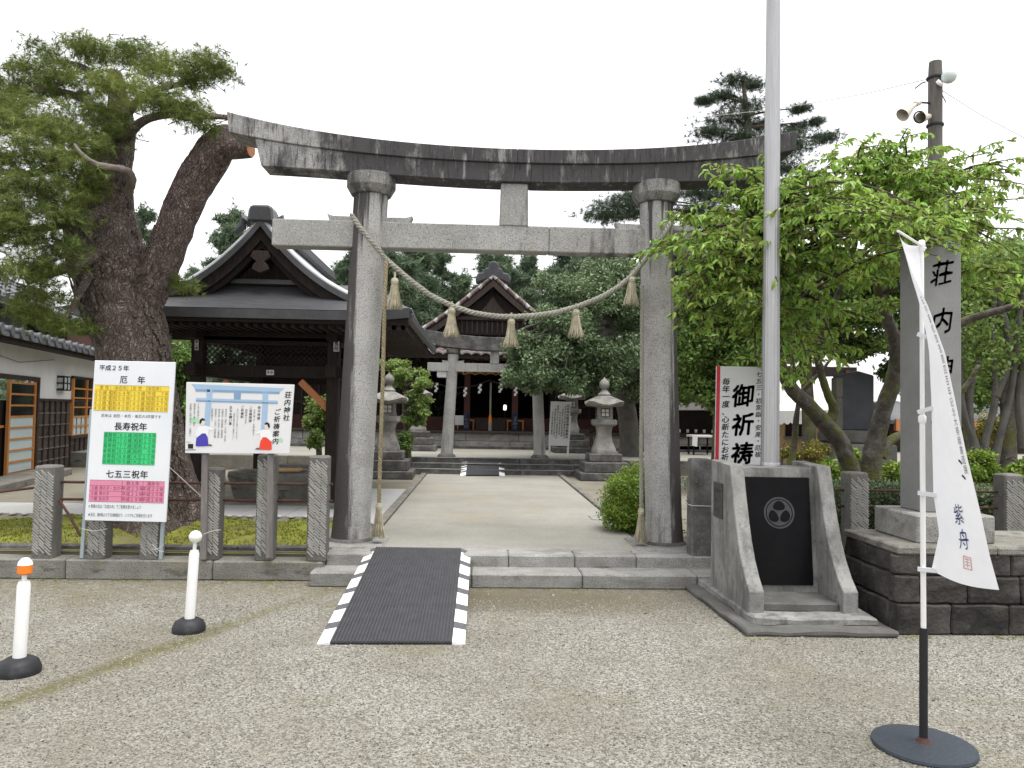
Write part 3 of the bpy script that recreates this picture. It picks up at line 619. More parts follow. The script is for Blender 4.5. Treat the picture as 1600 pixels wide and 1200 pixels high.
# ================================================================ rubber ramps over the steps
def ramp(name, label, bl, br, tr, tl, zlo, zhi, nstripe, wide, loc):
    t = thing(name, label, 'ramp', loc)
    bl, br, tr, tl = map(Vector, (bl, br, tr, tl)); n = 60
    mb = MB(); m2 = 34
    for k in range(m2):                      # ribbed mat: fine ridges along its length
        for (u0, u1, dz) in ((k / m2, (k + .55) / m2, .007), ((k + .55) / m2, (k + 1) / m2, .0)):
            a, b, c, d = bl.lerp(br, u0), bl.lerp(br, u1), tl.lerp(tr, u1), tl.lerp(tr, u0); up = Vector((0, 0, dz))
            mb.hexa([a - Vector((0, 0, .01)), b - Vector((0, 0, .01)), c - Vector((0, 0, .06)), d - Vector((0, 0, .06)), a + up, b + up, c + up, d + up])
    mb.build('ribbed_mat', 'rubber', t)
    for side, (a0, a1) in ((-1, (bl, tl)), (1, (br, tr))):
        out0 = Vector((side * wide, 0, -a0.z + zlo + .006)); out1 = Vector((side * wide, 0, -.035))
        for k in range(2 * nstripe):
            u0 = (k // 2 + (0 if k % 2 == 0 else .68)) / nstripe; u1 = (k // 2 + (.68 if k % 2 == 0 else 1)) / nstripe
            p0, p1 = a0.lerp(a1, u0), a0.lerp(a1, u1); q0, q1 = p0 + out0.lerp(out1, u0), p1 + out0.lerp(out1, u1)
            dz = Vector((0, 0, -.03)); e = Vector((side * .002, 0, 0))
            MB().hexa([p0 + dz + e, q0 + dz, q1 + dz, p1 + dz + e, p0 + e, q0, q1, p1 + e]).build('edge_stripe', 'ramp_white' if k % 2 == 0 else 'ramp_grey', t)
    mb = MB(); b2 = Vector((0, 0, zlo)); 
    mb.hexa([Vector((bl.x, bl.y + .1, zlo)), Vector((br.x, br.y + .1, zlo)), Vector((tr.x, tr.y - .3, zlo)), Vector((tl.x, tl.y - .3, zlo)), bl + Vector((0, .1, -.01)), br + Vector((0, .1, -.01)), tr + Vector((0, -.3, -.1)), tl + Vector((0, -.3, -.1))]).build('ramp_body', 'rubber_dark', t)
    return t
zr = Z1 + .03
ramp('access_ramp', 'black ribbed rubber ramp with white edge stripes lying on the front steps', G(516, 1003, .02), G(706, 1003, .02), G(721, 857, zr), G(588, 855, zr), 0, Z1, 6, .09, (-.5, 6.5, 0))
ramp('access_ramp', 'small dark ramp with white edge blocks on the steps of the second gate', G(728, 742, Z1 + .03), G(780, 742, Z1 + .03), P(779, 715, 17.5), P(731, 715, 17.5), Z1, Z2, 4, .12, (AX - .2, 16.8, Z1))

# ================================================================ left fence: chiselled stone posts and iron pipes
def stone_post(x, y, z0, z1, w, parent, m='granite_post', d=None, lean=0):
    """square post, chamfered top, with diagonal chisel grooves cut as ridges on its faces"""
    d = d or w; mb = MB(); h = z1 - z0
    mb.hexa([(x - w / 2, y - d / 2, z0), (x + w / 2, y - d / 2, z0), (x + w / 2, y + d / 2, z0), (x - w / 2, y + d / 2, z0), (x - w / 2 + lean, y - d / 2, z1), (x + w / 2 + lean, y - d / 2, z1), (x + w / 2 + lean, y + d / 2, z1), (x - w / 2 + lean, y + d / 2, z1)])
    o = link('post', mb.mesh('post', m, bevel=.016, cuts=2, rough=.004, rscale=9), None, parent)
    g = MB(); k = 0; zz = z0 + .05
    while zz < z1 - .1:
        for c in range(3):
            a0 = x - w / 2 + w * (.06 + .30 * c) + random.uniform(0, .01) + lean * (zz - z0) / h; r0 = zz + random.uniform(-.004, .004) + .017 * (c % 2)
            g.bar((a0, y - d / 2 - .001, r0 + .052), (a0 + w * .29, y - d / 2 - .001, r0), .011, .013, up=(0, 1, 0))
        zz += .026
    g.build('chisel_ridges', 'granite_ridge', o)
    return o
lf = thing('stone_fence', 'chiselled granite posts with rusty iron pipes along the left kerb', 'fence', (-2.7, 7.3, .18))
for a, top, w in ((75, 727, .185), (158, 727, .17), (240, 727, .17), (333, 731, .165), (417, 710, .165), (498, 712, .18)):
    b = G(a - 4, 873, .18); z1 = P(a, top, 7.32).z
    stone_post(P(a, 800, 7.33).x, 7.33, .17, z1, w, lf)
for ya, yb, x0, x1 in ((753, 757, 90, 520), (780, 783, 90, 520)):
    pts = [P(x0, ya, 7.36), P(333, (ya + yb) / 2 - 0, 7.36), P(x1, yb, 7.36)]; MB().tube(pts, .0125, 8).build('pipe_rail', 'rust_iron', lf, smooth=True)
MB().tube([P(93, 782, 7.3), P(108, 805, 7.25), P(126, 838, 7.24)], .012, 8).build('bent_pipe', 'rust_iron', lf, smooth=True)
MB().tube([P(-30, 772, 7.36), P(70, 760, 7.36)], .0125, 8).build('pipe_rail', 'rust_iron', lf, smooth=True)

# ================================================================ left sign: table of years
def legs_board(name, label, loc, legs, m_leg='paint_blue_grey', w=.032):
    t = thing(name, label, 'sign', loc)
    for a, b in legs: MB().bar(a, b, w, w * .8, up=(0, 1, 0)).build('leg', m_leg, t, bevel=.003)
    return t
YS = 7.16
c = [P(148, 563, YS + .02), P(274, 566, YS + .02), P(259, 816, YS), P(132, 813, YS)]
s1 = legs_board('year_sign', 'tall white sign with yellow green and pink tables tied to the fence', (-3.4, 7.25, .18), [(P(144, 640, YS + .035), P(128, 872, YS + .10)), (P(266, 640, YS + .035), P(251, 874, YS + .10))])
slab(*c, .022, 'board', 'sign_white', s1)
fn, nn = board_map(*c, .003, 127, 250); fn0, _ = board_map(*c, .0015, 127, 250)
def print_rect(f, u0, v0, u1, v1, name, m, parent): return MB().quad(f(u0, v1), f(u1, v1), f(u1, v0), f(u0, v0)).build(name, m, parent)
def lines(f, us, vs, u0, u1, v0, v1, w, name, m, parent):
    mb = MB()
    for u in us: mb.quad(f(u - w, v1), f(u + w, v1), f(u + w, v0), f(u - w, v0))
    for v in vs: mb.quad(f(u0, v + w), f(u1, v + w), f(u1, v - w), f(u0, v - w))
    mb.build(name, m, parent)
mb = MB(); text_into(mb, fn, '平成２５年', 8, 6.5, 9.4, bold=.012); mb.build('lettering', 'ink_navy', s1)
mb = MB()
text_into(mb, fn, '厄　年', 62, 23, 12.6, bold=.01, align='c', pitch=1.1)
text_into(mb, fn, '長寿祝年', 63, 96, 13, bold=.012, align='c')
text_into(mb, fn, '七五三祝年', 62, 170.5, 13, bold=.012, align='c', pitch=1.03)
text_into(mb, fn, '厄年は 前厄・本厄・後厄の3年間です', 63, 83.5, 5.6, align='c')
text_into(mb, fn, '※祭典の日は「お宮の中」でご祈祷を受けましょう', 5, 224.5, 6.4, aspect=.56)
text_into(mb, fn, '★当日、朝9時より夕方5時頃まで、いつでもご祈祷を行います', 5, 237.5, 6.4, aspect=.56)
mb.build('lettering', 'ink', s1)
yt = print_rect(fn0, 3, 38.5, 120, 78.5, 'yellow_table', 'yellow_print', s1); mb = MB()
for r, row in enumerate(('男 性 （本厄年） 女 性 （本厄年）', '２５歳 昭和６４年 １９歳 平成　７年', '３３歳 昭和５６年 ３３歳 昭和５６年', '４２歳 昭和４７年 ４２歳 昭和４７年', '４９歳 昭和４０年 ４９歳 昭和４０年')):
    text_into(mb, fn, row, 61, 39 + r * 8, 7, align='c', aspect=.98 if r else .9)
mb.build('lettering', 'yellow_ink', yt); lines(fn, (60.5, 28, 85), [38.5 + 8 * i for i in range(6)], 3, 120, 38.5, 78.5, .22, 'table_rules', 'yellow_ink', yt)
gt = print_rect(fn0, 22, 112, 104, 162, 'green_table', 'green_print', s1); mb = MB()
for r, row in enumerate(('還暦祝 ６１歳 昭和２８年', '古稀祝 ７０歳 昭和１９年', '喜寿祝 ７７歳 昭和１２年', '傘寿祝 ８０歳 昭和　９年', '米寿祝 ８８歳 大正１５年', '卒寿祝 ９０歳 大正１３年')):
    text_into(mb, fn, row, 63, 112.6 + r * 8.3, 7.2, align='c', aspect=.98)
mb.build('lettering', 'green_ink', gt); lines(fn, (45, 68), [112 + 8.33 * i for i in range(7)], 22, 104, 112, 162, .22, 'table_rules', 'green_ink', gt)
pt = print_rect(fn0, 4.5, 187, 122, 220.5, 'pink_table', 'pink_print', s1); mb = MB()
for r, row in enumerate((('', '数え年', '満年令'), ('３歳 男の子・女の子', '平成２３年', '平成２２年'), ('５歳 男の子', '平成２１年', '平成２０年'), ('７歳 女の子', '平成１９年', '平成１８年'))):
    text_into(mb, fn, row[0], 7, 187.6 + r * 8.3, 6.6, aspect=.82)
    text_into(mb, fn, row[1], 72, 187.6 + r * 8.3, 6.8, align='c'); text_into(mb, fn, row[2], 104, 187.6 + r * 8.3, 6.8, align='c')
mb.build('lettering', 'pink_ink', pt); lines(fn, (55.5, 88), [187 + 8.4 * i for i in range(5)], 4.5, 122, 187, 220.5, .22, 'table_rules', 'pink_ink', pt)
for a, b, sg in ((P(128, 826, 7.15), P(168, 826, 7.2), .0), (P(236, 858, 7.12), P(256, 850, 7.12), .0), (P(238, 850, 7.12), P(256, 862, 7.12), 0)):
    MB().tube(curve_pts(a, b, -.02), .003, 5).build('tie_wire', 'wire_pale', s1)

# ================================================================ second sign: prayer guide with a printed gate and two figures
c = [P(291, 597, 7.16), P(460, 601, 7.16), P(452, 709, 7.16), P(289, 708, 7.16)]
s2 = legs_board('guide_sign', 'wide white sign with a blue printed gate on grey posts at the fence', (-2.4, 7.23, .18), [(P(322, 650, 7.215), P(318, 874, 7.21)), (P(424, 650, 7.21), P(421, 872, 7.205))], 'grey_wood', .055)
slab(*c, .015, 'board', 'board_grey', s2)
fn, nn = board_map(*c, .003, 1500, 1000); f0, _ = board_map(*c, .0012, 1500, 1000); f2, _ = board_map(*c, .0022, 1500, 1000)
def poly(f, pts, name, m, parent): return MB().quad(*[f(a - 55, b - 75) for a, b in pts]).build(name, m, parent)
pr = poly(f0, [(125, 100), (1420, 130), (1360, 185), (180, 170)], 'printed_gate', 'torii_blue', s2)
poly(f2, [(180, 170), (1360, 185), (1355, 215), (190, 205)], 'printed_beam', 'torii_blue_dark', pr); poly(f0, [(195, 295), (1340, 312), (1340, 355), (195, 345)], 'printed_beam', 'torii_blue', pr)
poly(f2, [(195, 325), (1340, 340), (1340, 358), (195, 347)], 'printed_beam', 'torii_blue_dark', pr); poly(f2, [(720, 208), (820, 210), (818, 306), (725, 304)], 'printed_strut', 'torii_blue_dark', pr)
poly(f2, [(345, 160), (425, 165), (392, 700), (315, 700)], 'printed_column', 'torii_blue', pr); poly(f2, [(1122, 175), (1200, 178), (1208, 745), (1128, 745)], 'printed_column', 'torii_blue', pr)
mb = MB()
def vt(s, x, y, sz, pitch=1.0, bold=0.0, brush=0.0): text_into(mb, fn, s, x - 55, y - 75, sz, True, bold, 1, pitch, brush=brush)
vt('荘内神社', 1478, 175, 98, 1.12, .012, .25); vt('ご祈祷案内', 1345, 425, 94, 1.12, .012, .25)
mb.build('lettering', 'ink', s2); mb = MB()
vt('受付時間', 1085, 395, 44, 1.15, .008); vt('ご祈祷時間', 968, 400, 44, 1.05, .008); vt('ご祈祷料', 850, 392, 44, 1.05, .008); vt('主なお願い事', 688, 398, 44, 1.05, .008)
vt('午前九時より　午後五時まで', 1022, 440, 30); vt('随時承ります', 905, 440, 36); vt('五〇〇〇円よりお受けしております', 785, 435, 27); vt('（電話の御予約をご遠慮下さい）', 738, 480, 27)
vt('家内安全・厄除け・八方除（方位除）', 622, 440, 29); vt('交通安全・商売繁盛・事業繁栄', 573, 440, 30); vt('病気平癒・身上安全・学業成就', 525, 440, 30); vt('初宮参り・七五三・安産祈願', 477, 440, 32); vt('合格祈願など', 428, 435, 30)
vt('その他の御祈祷も', 232, 370, 26); vt('御相談を承ります　神社', 178, 370, 30); vt('お気軽にお尋ね下さい　社務所へ', 125, 370, 32)
mb.build('lettering', 'ink_soft', s2)
def figure(name, dx, sx, skirt, hair):
    def q(pts): return [(dx + sx * a, b) for a, b in pts]
    o = poly(f0, q([(-95, 130), (-40, 20), (10, 0), (45, 20), (110, 40), (70, 165), (0, 200), (-60, 210)]), name, 'robe_white', s2)
    return o
for dx, dy, sx, skirt, nm in ((300, 690, 1, 'skirt_blue', 'priest_print'), (1205, 735, -1, 'skirt_red', 'maiden_print')):
    Q = lambda pts: [(dx + sx * a, dy + b) for a, b in pts]
    o = poly(fn, Q([(-60, 10), (-30, -5), (40, -5), (95, 10), (150, 40), (145, 58), (90, 50), (70, 150), (30, 165), (-60, 175), (-110, 130)]), nm, 'robe_white', s2)
    fx, _ = board_map(*c, .0036, 1500, 1000); fy, _ = board_map(*c, .0044, 1500, 1000)
    poly(fx, Q([(-5, 105), (45, 105), (75, 160), (90, 270), (60, 285), (-60, 290), (-95, 280), (-85, 170)]), 'skirt', skirt, o)
    poly(fx, Q([(-42, -60), (-20, -95), (18, -95), (32, -60), (22, -15), (0, -2), (-25, -15)]), 'face', 'skin_print', o)
    poly(fy, Q([(-48, -50), (-38, -92), (-5, -112), (25, -98), (30, -72), (-8, -78), (-22, -40), (-40, -28)]), 'hair', 'ink', o)
    poly(fn, Q([(60, 285), (70, 262), (120, 255), (150, 282)]), 'cushion', 'ink_soft', o)
poly(f0, [(95, 945), (172, 945), (172, 1012), (98, 1012)], 'printed_box', 'ink', s2); poly(f0, [(60, 1025), (215, 1022), (200, 1034), (65, 1036)], 'printed_box', 'ink_soft', s2)
for pts in ([(110, 590), (180, 560), (250, 590), (255, 650), (180, 660), (105, 640)], [(1370, 860), (1420, 845), (1455, 880), (1440, 915), (1385, 905)], [(70, 905), (140, 915), (130, 930), (75, 930)], [(1250, 880), (1290, 860), (1300, 900), (1262, 912)]): poly(f0, pts, 'printed_cloud', 'print_green', s2)
MB().tube(curve_pts(P(318, 835, 7.15), P(345, 828, 7.2), .01), .003, 5).build('tie_wire', 'wire_pale', s2)
MB().tube(curve_pts(P(265, 730, 7.3), P(318, 779, 7.3), 0), .004, 5).build('tie_wire', 'wire_pale', s2)

# ================================================================ bollards
def bollard(label, base, top, r, head):
    b = thing('bollard', label, 'bollard', base, 'white posts on round rubber feet'); base = Vector(base); d = (Vector(top) - base); n = d.normalized(); H = d.length
    foot = MB().lathe([(r, 0), (r * 1.02, r * .18), (r * 1.0, r * .3), (r * .86, r * .62), (r * .55, r * .8), (r * .3, r * .82)], n=32).mesh('foot', 'rubber_dark', smooth=True, sharp=50)
    place('foot', foot, b, base); q = r * .31
    MB().tube([base + n * r * .5, base + n * (H - .16), base + n * (H - .135)], [q, q, q * .8], 20).build('post', 'plastic_white', b, smooth=True)
    MB().tube([base + n * (H - .15), base + n * (H - .08)], q * .38, 12).build('neck', 'plastic_white', b, smooth=True)
    if head == 'orange':
        MB().tube([base + n * (H - .095), base + n * (H - .085), base + n * (H - .04)], [q * .8, q * 1.12, q * 1.1], 20).build('head', 'orange', b, smooth=True)
        MB().tube([base + n * (H - .039), base + n * (H - .02), base + n * H], [q * 1.12, q * 1.0, q * .5], 20).build('cap', 'plastic_white', b, smooth=True)
    else:
        me = bpy.data.meshes.new('head'); bm = bmesh.new(); bmesh.ops.create_uvsphere(bm, u_segments=20, v_segments=12, radius=.045); bm.to_mesh(me); bm.free(); me.materials.append(MATS['plastic_white']); me.shade_smooth()
        place('head', me, b, base + n * (H - .04))
    pts = [base + Vector((-r * .45 + .02 * math.cos(a), -r * .55 + .014 * math.sin(a), r * .74)) for a in np.linspace(0, 6.28, 9)]
    return b
B1 = G(29, 1052, 0); bollard('white bollard with an orange band on its head standing in the gravel', B1, P(40, 872, B1.y), .118, 'orange')
B2 = G(295, 986, 0); bollard('white bollard with a ball head standing in the gravel near the fence', B2, P(306, 830, B2.y), .112, 'ball')

# ================================================================ flagpole monument
mon = thing('flagpole_monument', 'concrete flagpole plinth with sweeping side wings and a black crest slab', 'monument', (2.5, 6.2, 0))
x0, x1 = 1.95, 3.06
MB().prism([(1.90, 7.1), (1.96, 5.54), (3.08, 5.52), (3.12, 7.1)], lambda p, q, d: (p, q, d), 0, .05).build('base_slab', 'concrete_dark', mon, bevel=.015, cuts=7, rough=.022, rscale=6)
MB().prism([(2.02, 7.0), (2.06, 5.68), (3.0, 5.66), (3.04, 7.0)], lambda p, q, d: (p, q, d), .04, .105).build('upper_slab', 'concrete', mon, bevel=.014, cuts=7, rough=.014, rscale=8)
wing = [(6.78, .1), (5.80, .1), (5.80, .265), (5.90, .355), (5.99, .47), (6.07, .61), (6.14, .78), (6.20, .95), (6.245, 1.10), (6.275, 1.19), (6.78, 1.205)]
XI0, XI1 = 2.185, 2.80
for a, b in ((XI0 - .115, XI0), (XI1, XI1 + .115)):
    MB().prism(wing, lambda p, q, d: (d, p, q), a, b).build('side_wing', 'concrete', mon, bevel=.006)
mb = MB().hexa([(XI0, 6.24, .1), (XI1, 6.24, .1), (XI1, 6.75, .1), (XI0, 6.75, .1), (XI0, 6.36, 1.165), (XI1, 6.36, 1.165), (XI1, 6.75, 1.165), (XI0, 6.75, 1.165)]); mb.build('core_block', 'concrete', mon)
MB().box(XI0 + .002, XI1 - .002, 5.86, 6.26, .1, .165).build('inner_step', 'concrete_dark', mon, bevel=.01, cuts=2, rough=.005, rscale=7)
def mon_face(u, v, off=0):                   # u across 0..1, v up 0..1 on the leaning face
    y = 6.24 + .12 * v; return Vector((XI0 + (XI1 - XI0) * u, y - off, .1 + 1.065 * v - off * .11))
def fpoly(pts, off, name, m, parent, t=None):
    mb = MB(); n = len(pts)
    if t: mb.add([mon_face(u, v, off - t) for u, v in pts] + [mon_face(u, v, off) for u, v in pts], [tuple(range(n - 1, -1, -1)), tuple(range(n, 2 * n))] + [(i, (i + 1) % n, n + (i + 1) % n, n + i) for i in range(n)])
    else: mb.add([mon_face(u, v, off) for u, v in pts], [tuple(range(n))])
    return mb.build(name, m, parent)
plate = fpoly([(.06, .115), (.93, .115), (.93, .93), (.06, .93)], .022, 'crest_slab', 'black_stone', mon, .04)
cu, cv, cr_ = .50, .66, .175; asp = (XI1 - XI0) / 1.071
def ring_pts(r0, r1, n=40):
    mb = MB(); 
    for i in range(n):
        a, b = 2 * math.pi * i / n, 2 * math.pi * (i + 1) / n
        mb.quad(*[mon_face(cu + r * math.sin(t), cv + r * math.cos(t) * asp, .0245) for r, t in ((r0, a), (r0, b), (r1, b), (r1, a))])
    return mb
ring_pts(cr_ * 1.06, cr_ * 1.20).build('crest_ring', 'crest_etch', plate)
ring_pts(0, cr_ * .98).build('crest_field', 'crest_etch', plate)
for k in range(3):                           # three heart-shaped leaves meeting at the centre
    ang = math.pi / 3 + k * 2 * math.pi / 3 + math.pi; pts = []
    for i in range(24):
        t = 2 * math.pi * i / 24; hx = .62 * math.sin(t) * (1 - .12 * math.cos(t)); hy = .52 * math.cos(t) - .18 * abs(math.sin(t / 2)) ** 6 * (-1) ; hx *= .78; hy = hy * .86 + .50
        u, v = hx * math.cos(ang) + hy * math.sin(ang), -hx * math.sin(ang) + hy * math.cos(ang)
        pts.append((cu + u * cr_ * .96, cv + v * cr_ * .96 * asp))
    lf_ = fpoly(pts, .0265, 'crest_leaf', 'black_stone', plate)
bp_ = MB().prism([(6.68, .72), (6.44, .72), (6.44, 1.02), (6.68, 1.02)], lambda p, q, d: (d, p, q), XI0 - .115 - .012, XI0 - .11).build('bronze_plaque', 'bronze_plate', mon, bevel=.003)
fx_ = lambda u, v: Vector((XI0 - .129, 6.67 - u, 1.0 - v)); mb = MB()
for r, s in enumerate(('国旗掲揚塔', '奉納', '平成三年')): text_into(mb, fx_, s, .02 + .0, .03 + r * .085, .04)
mb.build('lettering', 'crest_etch', bp_)
# the pole
fpx = P(1203, 727, 6.58).x
fp = thing('flagpole', 'tall tapering aluminium flagpole rising from the crest monument', 'flagpole', (fpx, 6.58, 1.165))
tp = P(1209.5, -160, 6.58); n_ = 28
mb = MB(); pts = [Vector((fpx, 6.58, 1.16)).lerp(tp, t) for t in (0, .25, .5, .75, 1)]; k = len(mb.v)
for i, p in enumerate(pts):
    r = .079 - .024 * i / 4
    for j in range(72):
        a = 2 * math.pi * j / 72; q = r * (1 - (.05 if j % 4 == 0 else 0)); mb.v.append((p.x + q * math.cos(a), p.y + q * math.sin(a), p.z))
for i in range(4):
    for j in range(72): mb.f.append((i * 72 + j, i * 72 + (j + 1) % 72, (i + 1) * 72 + (j + 1) % 72, (i + 1) * 72 + j))
mb.build('pole', 'aluminium', fp, smooth=True, sharp=60)
MB().lathe([(.083, 0), (.083, .03), (.08, .035)], (fpx, 6.58, 1.165), 32).build('pole_collar', 'aluminium', fp, smooth=True)

# ================================================================ prayer sign behind the monument
Y3 = 7.75; c = [P(1120, 572, Y3), P(1200, 573.5, Y3), P(1197, 790, Y3), P(1116, 790, Y3)]
s3 = thing('prayer_sign', 'upright white sign with red edge and bold black brush characters behind the monument', 'sign', (2.6, Y3, Z1))
slab(*c, .03, 'board', 'board_grey', s3)
fn, nn = board_map(*c, .003, 80, 217); f0, _ = board_map(*c, .002, 80, 217)
print_rect(f0, 0, 0, 5.5, 217, 'red_edge', 'red_paint', s3); mb = MB()
chars_on(fn, '御祈祷', 42, 27, 37, 'ink', s3, bold=.022, aspect=.95, pitch=1.22, brush=.35); text_into(mb, fn, '毎年一度、心新たにお祈りを', 15, 18, 11.6, True, .012, 1.05, 1.02, brush=.3); text_into(mb, fn, '七五三・初宮詣・安産・厄祓', 66, 7, 9.5, True, .008, 1, 1.1, brush=.3)
mb.build('lettering', 'ink', s3)
for a in (1130, 1188): MB().bar(P(a, 770, Y3 + .05), (P(a, 770, Y3 + .05).x, Y3 + .05, Z1), .05).build('leg', 'grey_wood', s3)
sp = thing('stone_post', 'dark old stone post bound with wire beside the right gate column', 'post', (2.18, 7.45, Z1))
xp = P(1094, 760, 7.45).x
MB().box(xp - .105, xp + .10, 7.36, 7.55, .2, P(1094, 717, 7.4).z).build('shaft', 'granite_dark', sp, bevel=.015, cuts=3, rough=.008, rscale=7)
zw = P(1094, 790, 7.36).z; mb = MB(); mb.tube([(xp - .112, 7.35, zw), (xp + .107, 7.352, zw - .005), (xp + .107, 7.557, zw), (xp - .112, 7.557, zw), (xp - .112, 7.35, zw)], .005, 6); mb.build('binding_wire', 'wire_pale', sp)

# ================================================================ stone platform with the inscribed pillar
plat = thing('stone_platform', 'dark rough-hewn block platform at the right carrying the inscribed pillar', 'platform', (3.8, 6.2, 0))
XL, YF, YB2, XR, ZT = 3.10, 5.60, 6.50, 5.6, .645
MB().box(XL + .07, XR - .05, YF + .07, YB2 - .05, 0, ZT - .05).build('fill', 'concrete_dark', plat)
zc = [0, .225, .43, ZT - .06]
def block(x0, x1, y0, y1, z0, z1): MB().box(x0 + .004, x1 - .004, y0, y1, z0 + .004, z1 - .004).build('stone_block', 'platform_stone', plat, bevel=.012, cuts=3, rough=.013, rscale=8)
for k in range(3):
    x = XL; y0 = YF + .0; first = True
    widths = [.20 if k % 2 else .42]
    while x < XR - .05:
        w = widths[0] if first else random.uniform(.36, .5); first = False; w = min(w, XR - x); block(x, x + w, YF + .018 * k, YF + .12, zc[k], zc[k + 1]); x += w
    y = YF + .12
    while y < YB2 - .03:
        w = min(random.uniform(.3, .42), YB2 - y); block(XL + .018 * k, XL + .12, y, y + w, zc[k], zc[k + 1]); y += w
for a, b in ((XL + .03, 3.9), (3.9, 4.7), (4.7, XR)):
    MB().box(a + .003, b - .003, YF + .03, YB2, ZT - .06, ZT).build('cap_stone', 'granite_kerb', plat, bevel=.012, cuts=2, rough=.005, rscale=7)
pil = thing('inscribed_pillar', 'tall square granite pillar with carved black characters on the block platform', 'stone pillar', (3.65, 6.1, ZT))
bx0 = 3.36; MB().box(bx0, 3.98, 5.78, 6.42, ZT, .86).build('pillar_base', 'granite_step', pil, bevel=.012)
pA, pB = P(1440, 600, 5.95).x, P(1503, 600, 5.95).x; ptop = P(1470, 380, 5.95).z
mat('granite_pillar', [(.19, .19, .187), (.25, .25, .246)], scale=3, speck=((.12, .12, .12), 160, .56, .66, .5), rough=.85, bump=.2, bscale=120, stains=[((.18, .18, .175), (3, 3, .8), .56, .72, .4)])
plain('ink_worn', (.035, .032, .03), .8)
MB().box(pA, pB, 5.95, 6.27, .86, ptop).build('shaft', 'granite_pillar', pil, bevel=.01)
MB().add([(pA, 5.95, ptop), (pB, 5.95, ptop), (pB, 6.27, ptop), (pA, 6.27, ptop), ((pA + pB) / 2, 6.11, ptop + .08)], [(0, 1, 4), (1, 2, 4), (2, 3, 4), (3, 0, 4)]).build('cap', 'granite_pillar', pil)
mb = MB(); f_ = lambda u, v: Vector((u, 5.948, v))
zt = P(1470, 405, 5.95).z
chars_on(lambda u, v: Vector((u, 5.9475, zt - v)), '荘内神社', (pA + pB) / 2 + .005, 0, .22, 'ink_worn', pil, bold=.008, aspect=.86, pitch=1.75, brush=.6)

# ================================================================ right fence
rf = thing('stone_fence', 'grey stone posts with thin iron pipes before the dark hedge on the right', 'fence', (4.5, 7.45, .22))
for a, top in ((1216, 740), (1335, 737), (1455, 738), (1575, 740), (1690, 742)):
    X = P(a, 780, 7.4).x; z1 = P(a, top, 7.4).z
    mb = MB(); o = stone_post(X, 7.4, .2, z1, .19, rf)
for a in (767, 792): MB().tube([P(1150, a - 3, 7.42), P(1450, a, 7.42), P(1800, a + 5, 7.42)], .0125, 8).build('pipe_rail', 'rust_iron', rf, smooth=True)

# ================================================================ white banner on its stand
fb = G(1443, 1168, 0); FX, FY = fb.x, fb.y
ban = thing('banner_flag', 'white calligraphy banner flag twisting on a pole with round black stand', 'flag', fb)
MB().lathe([(.232, 0), (.235, .008), (.232, .02), (.05, .028)], fb, 48).build('stand_disc', 'disc_steel', ban, smooth=True, sharp=30)
MB().tube([fb + Vector((0, 0, .02)), P(1443, 981, FY)], .0195, 16).build('stand_tube', 'dark_metal', ban, smooth=True)
MB().lathe([(.04, .026), (.026, .04), (.02, .05)], fb, 20).build('weld_collar', 'rust_iron', ban, smooth=True)
pt_ = P(1440, 384, FY); mid = P(1441, 655, FY)
MB().tube([P(1443, 981, FY), mid], .0125, 12).build('pole', 'plastic_white', ban, smooth=True)
MB().tube([mid, pt_], .0105, 12).build('pole', 'plastic_white', ban, smooth=True)
MB().lathe([(.014, -.02), (.0185, -.012), (.0185, .012), (.014, .02)], mid, 14).build('pole_joint', 'plastic_white', ban, smooth=True)
MB().lathe([(.013, -.03), (.017, -.02), (.017, .02), (.01, .028)], pt_, 14).build('pole_cap', 'plastic_white', ban, smooth=True)
tip = P(1403, 361, 3.44); MB().tube([pt_ + (pt_ - tip) * .18 , tip], .006, 8).build('top_rod', 'plastic_white', ban, smooth=True)
vv = [0, .11, .22, .34, .46, .6, .75, .88, 1.0]
inn = [(1436, 384), (1440, 440), (1446, 500), (1453, 552), (1456, 625), (1457, 700), (1458, 772), (1467, 835), (1455, 891)]
inY = [FY, FY - .02, FY - .03, FY - .02, FY - .04, FY - .02, FY - .04, FY - .09, FY - .02]
out = [(1403, 361, 3.44), (1425, 424, 3.38), (1452, 480, 3.34), (1478, 553, 3.33), (1494, 632, 3.34), (1510, 712, 3.36), (1531, 800, 3.40), (1546, 868, 3.43), (1561, 922, 3.46)]
def lerp_list(L, v):
    return np.array([np.interp(v, vv, [q[i] for q in L]) for i in range(len(L[0]))])
def flag_pt(u, v):                           # u from the pole to the free edge, v down
    a = lerp_list([tuple(P(*i, y)) for i, y in zip(inn, inY)], v); b = lerp_list([tuple(P(*o)) for o in out], v)
    p = a + (b - a) * u; d = (b - a)[:2]; L_ = max(1e-3, math.hypot(*d)); nx_, ny_ = d[1] / L_, -d[0] / L_
    w = math.sin(math.pi * u) * (.010 + .008 * math.sin(v * 5 + 1)) + .003 * math.sin(u * 7 + v * 5) * min(1, v * 4)
    return Vector((p[0] + nx_ * w, p[1] + ny_ * w, p[2] - .02 * math.sin(math.pi * u)))
cache = {}
rows = [[flag_pt(u, v) for u in np.linspace(0, 1, 17)] for v in np.linspace(0, 1, 61)]
MB().grid(rows).build('cloth', 'cloth_white', ban, smooth=True, sharp=180)
arr = np.array([[tuple(p) for p in r] for r in rows])
